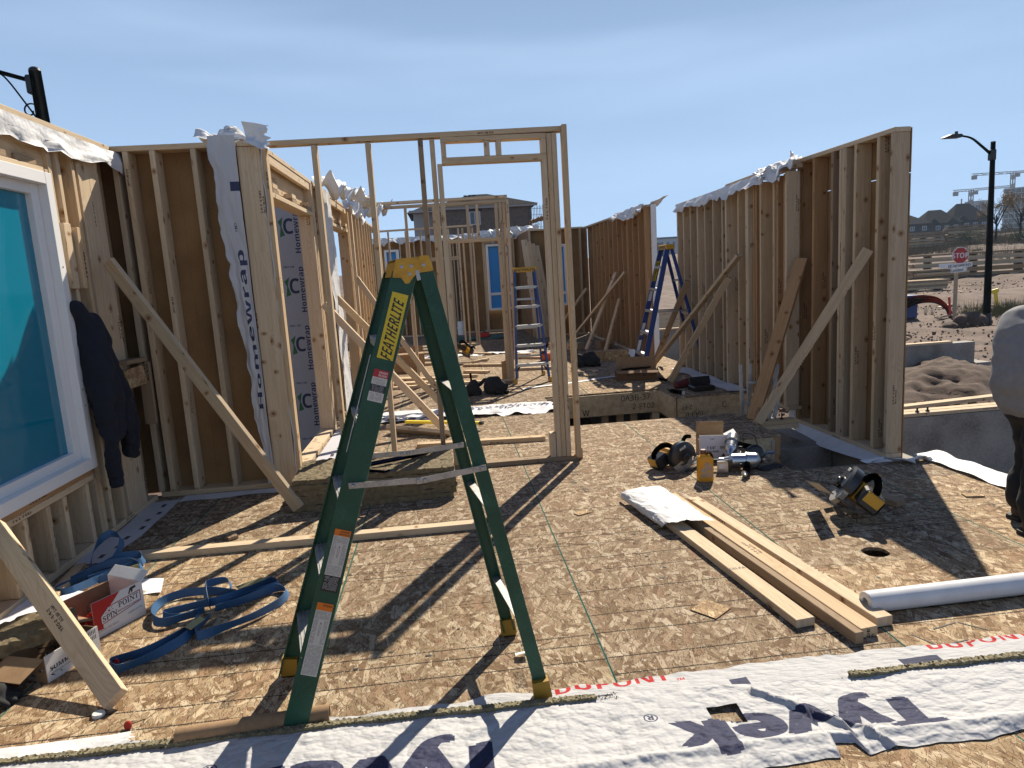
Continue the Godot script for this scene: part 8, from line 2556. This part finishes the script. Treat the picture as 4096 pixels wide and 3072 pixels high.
	mi(rd, "handle", tube(curve([Vector3(0.78, 0.13, -17.2), Vector3(0.88, 0.19, -17.22), Vector3(0.98, 0.13, -17.25)], 5), 0.012, 6), M.black_plastic)
	rd = thing("red_tool", "orange-red power tool standing behind the blue ladder", "tool", Vector3(1.7, 0, -11.9))
	mi(rd, "body", box_mesh(Vector3(0.17, 0.13, 0.14), 0.02), M.orange, turned(1.7, 0.066, -11.95, 10))
	mi(rd, "handle", tube(curve([Vector3(1.7, 0.12, -11.95), Vector3(1.71, 0.24, -11.95), Vector3(1.76, 0.3, -11.95)], 5), 0.022, 8), M.red)
	mi(rd, "battery", box_mesh(Vector3(0.1, 0.05, 0.08), 0.008), M.black_plastic, turned(1.65, 0.15, -11.95, 10))
	tag(mi(self, "extension_cord", tube(curve([Vector3(1.25, 0.012, -13.6), Vector3(1.4, 0.012, -13.1), Vector3(1.52, 0.012, -12.7), Vector3(1.66, 0.012, -12.2)], 8), 0.009, 6), M.orange), "orange cord running across the far floor", "cord")
	var pr := thing("pipe_stub", "white plastic pipe stub standing by the rear wall", "pipe", Vector3(0.4, 0, -18.6))
	mi(pr, "pipe", lathe([Vector2(0.08, 0.0), Vector2(0.1, 0.0), Vector2(0.1, 0.36), Vector2(0.08, 0.36), Vector2(0.08, 0.0)], 20), M.vinyl, at(0.4, 0.0, -18.6))
	mi(pr, "collar", lathe([Vector2(0.1, 0.22), Vector2(0.112, 0.22), Vector2(0.112, 0.16), Vector2(0.1, 0.16)], 20), M.vinyl, at(0.4, 0.0, -18.6))
	tag(mi(self, "tarp", crumple(621, Vector3(-0.4, 0.012, -17.9), Vector3(1.9, 0.0, 0.1), Vector3(0.1, 0.0, 1.2), Vector3.UP, 0.03, 0.1), M.teal), "teal sheet spread on the floor by the rear wall", "tarp")
	# shaded corner by the close-studded wall
	var cs := thing("tool_case", "black plastic tool case open on the shaded floor", "tool case", Vector3(3.05, 0, -8.05))
	mi(cs, "base", box_mesh(Vector3(0.27, 0.06, 0.2), 0.01), M.black_plastic, turned(3.05, 0.031, -8.08, 4))
	mi(cs, "lid", box_mesh(Vector3(0.27, 0.1, 0.02), 0.006), M.black_plastic, turned(3.07, 0.1, -8.19, 4, -20, 0))
	tag(mi(self, "red_bag", skin([[Vector3(2.82, 0.04, -8.3), Vector3(3.0, 0.05, -8.38), 0.045, 0.055], [Vector3(3.0, 0.05, -8.38), Vector3(3.12, 0.04, -8.36), 0.055, 0.04]], 0.015, 0.03), M.red_cloth), "dark red cloth bag behind the tool case", "bag")
	var ck := thing("caulk_tube", "white and orange caulking tube at the rim edge", "tube", Vector3(2.7, 0, -7.9))
	mi(ck, "tube", tube([Vector3(2.66, 0.026, -8.05), Vector3(2.74, 0.026, -7.84)], 0.025, 12), M.white)
	mi(ck, "band", tube([Vector3(2.685, 0.026, -7.985), Vector3(2.715, 0.026, -7.905)], 0.0258, 12), M.orange)
	mi(ck, "nozzle", tube([Vector3(2.66, 0.026, -8.05), Vector3(2.63, 0.026, -8.13)], 0.012, 8, 0.004), M.white)
	tag(mi(self, "hand_tool", tube([Vector3(2.82, 0.02, -9.0), Vector3(2.92, 0.02, -8.75)], 0.018, 8), M.black_plastic), "short black bar on the floor beside the open carton", "tool")

# ---------- worker ----------
func build_person() -> void:
	# stands with the back to the room, bent a little forward, facing right
	var o := Vector3(3.15, 0.0, -3.32)
	var t := thing("person", "worker in grey hooded sweatshirt, black trousers, hard hat and brown boots, leaning forward", "person", o)
	var P := func(x: float, y: float, z: float) -> Vector3: return o + Vector3(x, y, z)
	# trousers: hips, two legs with knees slightly bent
	var legs := [
		[P.call(-0.03, 0.72, -0.07), P.call(-0.03, 0.72, 0.07), 0.135, 0.135],
		[P.call(-0.04, 0.68, 0.07), P.call(-0.055, 0.42, 0.09), 0.11, 0.088], [P.call(-0.055, 0.42, 0.09), P.call(-0.08, 0.12, 0.09), 0.086, 0.076],
		[P.call(-0.02, 0.68, -0.08), P.call(0.06, 0.42, -0.11), 0.11, 0.086], [P.call(0.06, 0.42, -0.11), P.call(0.04, 0.12, -0.13), 0.084, 0.075],
		[P.call(-0.08, 0.2, 0.09), P.call(-0.085, 0.15, 0.09), 0.09, 0.092], [P.call(0.04, 0.2, -0.13), P.call(0.04, 0.15, -0.13), 0.088, 0.09], [P.call(-0.075, 0.32, 0.09), P.call(-0.04, 0.3, 0.1), 0.082, 0.08], [P.call(-0.08, 0.52, 0.08), P.call(-0.03, 0.48, 0.1), 0.085, 0.085]]
	# sweatshirt: hem, belly, chest, shoulders, arms bent in front
	var top := [
		[P.call(-0.04, 0.74, -0.08), P.call(-0.04, 0.74, 0.08), 0.15, 0.15], [P.call(-0.06, 0.84, -0.09), P.call(-0.06, 0.84, 0.09), 0.15, 0.15],
		[P.call(-0.05, 0.95, -0.09), P.call(-0.05, 0.95, 0.09), 0.15, 0.15], [P.call(-0.03, 1.06, -0.12), P.call(-0.03, 1.06, 0.12), 0.135, 0.135],
		[P.call(-0.02, 1.12, -0.15), P.call(-0.02, 1.12, 0.15), 0.085, 0.085], [P.call(0.0, 1.13, 0), P.call(0.04, 1.2, 0), 0.085, 0.07],
		[P.call(-0.04, 1.15, -0.06), P.call(-0.04, 1.15, 0.06), 0.075, 0.075],
		[P.call(-0.01, 1.11, 0.19), P.call(0.08, 0.86, 0.26), 0.08, 0.07], [P.call(0.08, 0.86, 0.26), P.call(0.3, 0.84, 0.2), 0.066, 0.048],
		[P.call(-0.01, 1.11, -0.19), P.call(0.1, 0.86, -0.26), 0.08, 0.07], [P.call(0.1, 0.86, -0.26), P.call(0.32, 0.84, -0.18), 0.066, 0.048]]
	for k in 4:
		# folds of the cloth across the back
		var fy := 0.8 + k * 0.075
		top.append([P.call(-0.2 + 0.02 * k, fy, -0.06), P.call(-0.185 + 0.015 * k, fy + 0.03, 0.12), 0.022, 0.03])
	var body := []
	# the body under the clothes: neck, head, forearms and hands
	body.append([P.call(-0.080, 1.150, 0), P.call(-0.010, 1.260, 0), 0.055, 0.052])
	body.append([P.call(0.000, 1.330, 0), P.call(0.020, 1.290, 0), 0.088, 0.08])
	body.append([P.call(0.050, 1.250, 0), P.call(0.080, 1.220, 0), 0.06, 0.05])
	body.append([P.call(0.105, 1.290, 0), P.call(0.120, 1.265, 0), 0.013, 0.016])
	for sz in [-1.0, 1.0]:
		body.append([P.call(0.0, 1.300, 0.08 * sz), P.call(0.005, 1.270, 0.085 * sz), 0.02, 0.016])
		body.append([P.call(0.260, 0.840, 0.2 * sz), P.call(0.340, 0.825, 0.16 * sz), 0.033, 0.034])
		for k in 4:
			var b: Vector3 = P.call(0.355, 0.843 - k * 0.018, 0.15 * sz)
			var m := b + Vector3(0.04, -0.006, -0.012 * sz)
			body.append([b, m, 0.0095, 0.009])
			body.append([m, m + Vector3(0.016, -0.016, -0.026 * sz), 0.009, 0.008])
		body.append([P.call(0.330, 0.850, 0.15 * sz), P.call(0.375, 0.875, 0.125 * sz), 0.012, 0.009])
	mi(t, "body", skin(body, 0.0085, 0.014), M.skin)
	mi(t, "trousers", skin(legs, 0.013, 0.05, 0.012, 3), M.black_cloth)
	var sw := mi(t, "sweatshirt", skin(top, 0.013, 0.05, 0.012, 8), M.fleece)
	sw.set_meta("label", "grey hooded sweatshirt")
	# hood and hem band
	mi(t, "hood", skin([[P.call(-0.06, 1.15, -0.07), P.call(-0.06, 1.15, 0.07), 0.06, 0.06], [P.call(-0.04, 1.21, -0.05), P.call(-0.04, 1.21, 0.05), 0.05, 0.05], [P.call(-0.02, 1.26, -0.045), P.call(-0.02, 1.26, 0.045), 0.04, 0.04]], 0.012, 0.04), M.fleece)
	mi(t, "lettering", flat_text("CONSTRUCTION", 0.016, "Droid Sans", false), M.ink, turned(o.x + 0.08, 0.98, o.z + 0.325, 0))
	for q in [[Vector3(-0.09, 0, 0.09), 1.0], [Vector3(0.04, 0, -0.13), 1.0]]:
		var e: Vector3 = o + q[0]
		var bt := [[e + Vector3(-0.03, 0.05, 0), e + Vector3(0.1, 0.045, 0), 0.05, 0.05], [e + Vector3(0.1, 0.045, 0), e + Vector3(0.17, 0.04, 0), 0.05, 0.04], [e + Vector3(0.0, 0.06, 0), e + Vector3(0.0, 0.14, 0), 0.055, 0.06]]
		var boot := mi(t, "boot", skin(bt, 0.011, 0.03), M.boot)
		mi(boot, "sole", prism([Vector2(-0.085, -0.045), Vector2(-0.06, -0.055), Vector2(0.17, -0.052), Vector2(0.215, -0.02), Vector2(0.215, 0.02), Vector2(0.17, 0.052), Vector2(-0.06, 0.055), Vector2(-0.085, 0.045)], 0.022), M.rubber, Transform3D(Basis(Vector3.RIGHT, Vector3(0, 0, 1), Vector3(0, -1, 0)), e + Vector3(0, 0.0125, 0)))
	# face
	for sz in [-1.0, 1.0]:
		mi(t, "eye", lathe([Vector2(0.0001, 0.004), Vector2(0.007, 0.003), Vector2(0.009, 0.0)], 10), M.ink, turned(o.x + 0.095, 1.302, o.z + 0.032 * sz, 0, 0, -75))
	mi(t, "mouth", box_mesh(Vector3(0.006, 0.006, 0.04), 0.002), M.red_cloth, at(o.x + 0.117, 1.235, o.z))
	mi(t, "hair", skin([[P.call(-0.04, 1.31, -0.03), P.call(-0.04, 1.31, 0.03), 0.07, 0.07]], 0.01, 0.02), M.ink)
	var hat := mi(t, "hard_hat", lathe([Vector2(0.0001, 0.125), Vector2(0.04, 0.12), Vector2(0.08, 0.095), Vector2(0.105, 0.05), Vector2(0.11, 0.0), Vector2(0.125, -0.004), Vector2(0.125, -0.008), Vector2(0.105, -0.006)], 28), M.hat, turned(o.x - 0.015, 1.345, o.z, 0, 0, -14))
	mi(hat, "brim", prism([Vector2(0.08, -0.1), Vector2(0.155, -0.07), Vector2(0.175, 0.0), Vector2(0.155, 0.07), Vector2(0.08, 0.1)], 0.006), M.hat, turned(o.x - 0.015, 1.345, o.z, 0, 0, -14) * Transform3D(Basis(Vector3.RIGHT, Vector3(0, 0, 1), Vector3(0, -1, 0)), Vector3(0, -0.004, 0)))
	mi(hat, "ear_muff", box_mesh(Vector3(0.05, 0.06, 0.03), 0.01), M.black_plastic, at(o.x - 0.06, 1.3, o.z + 0.11))
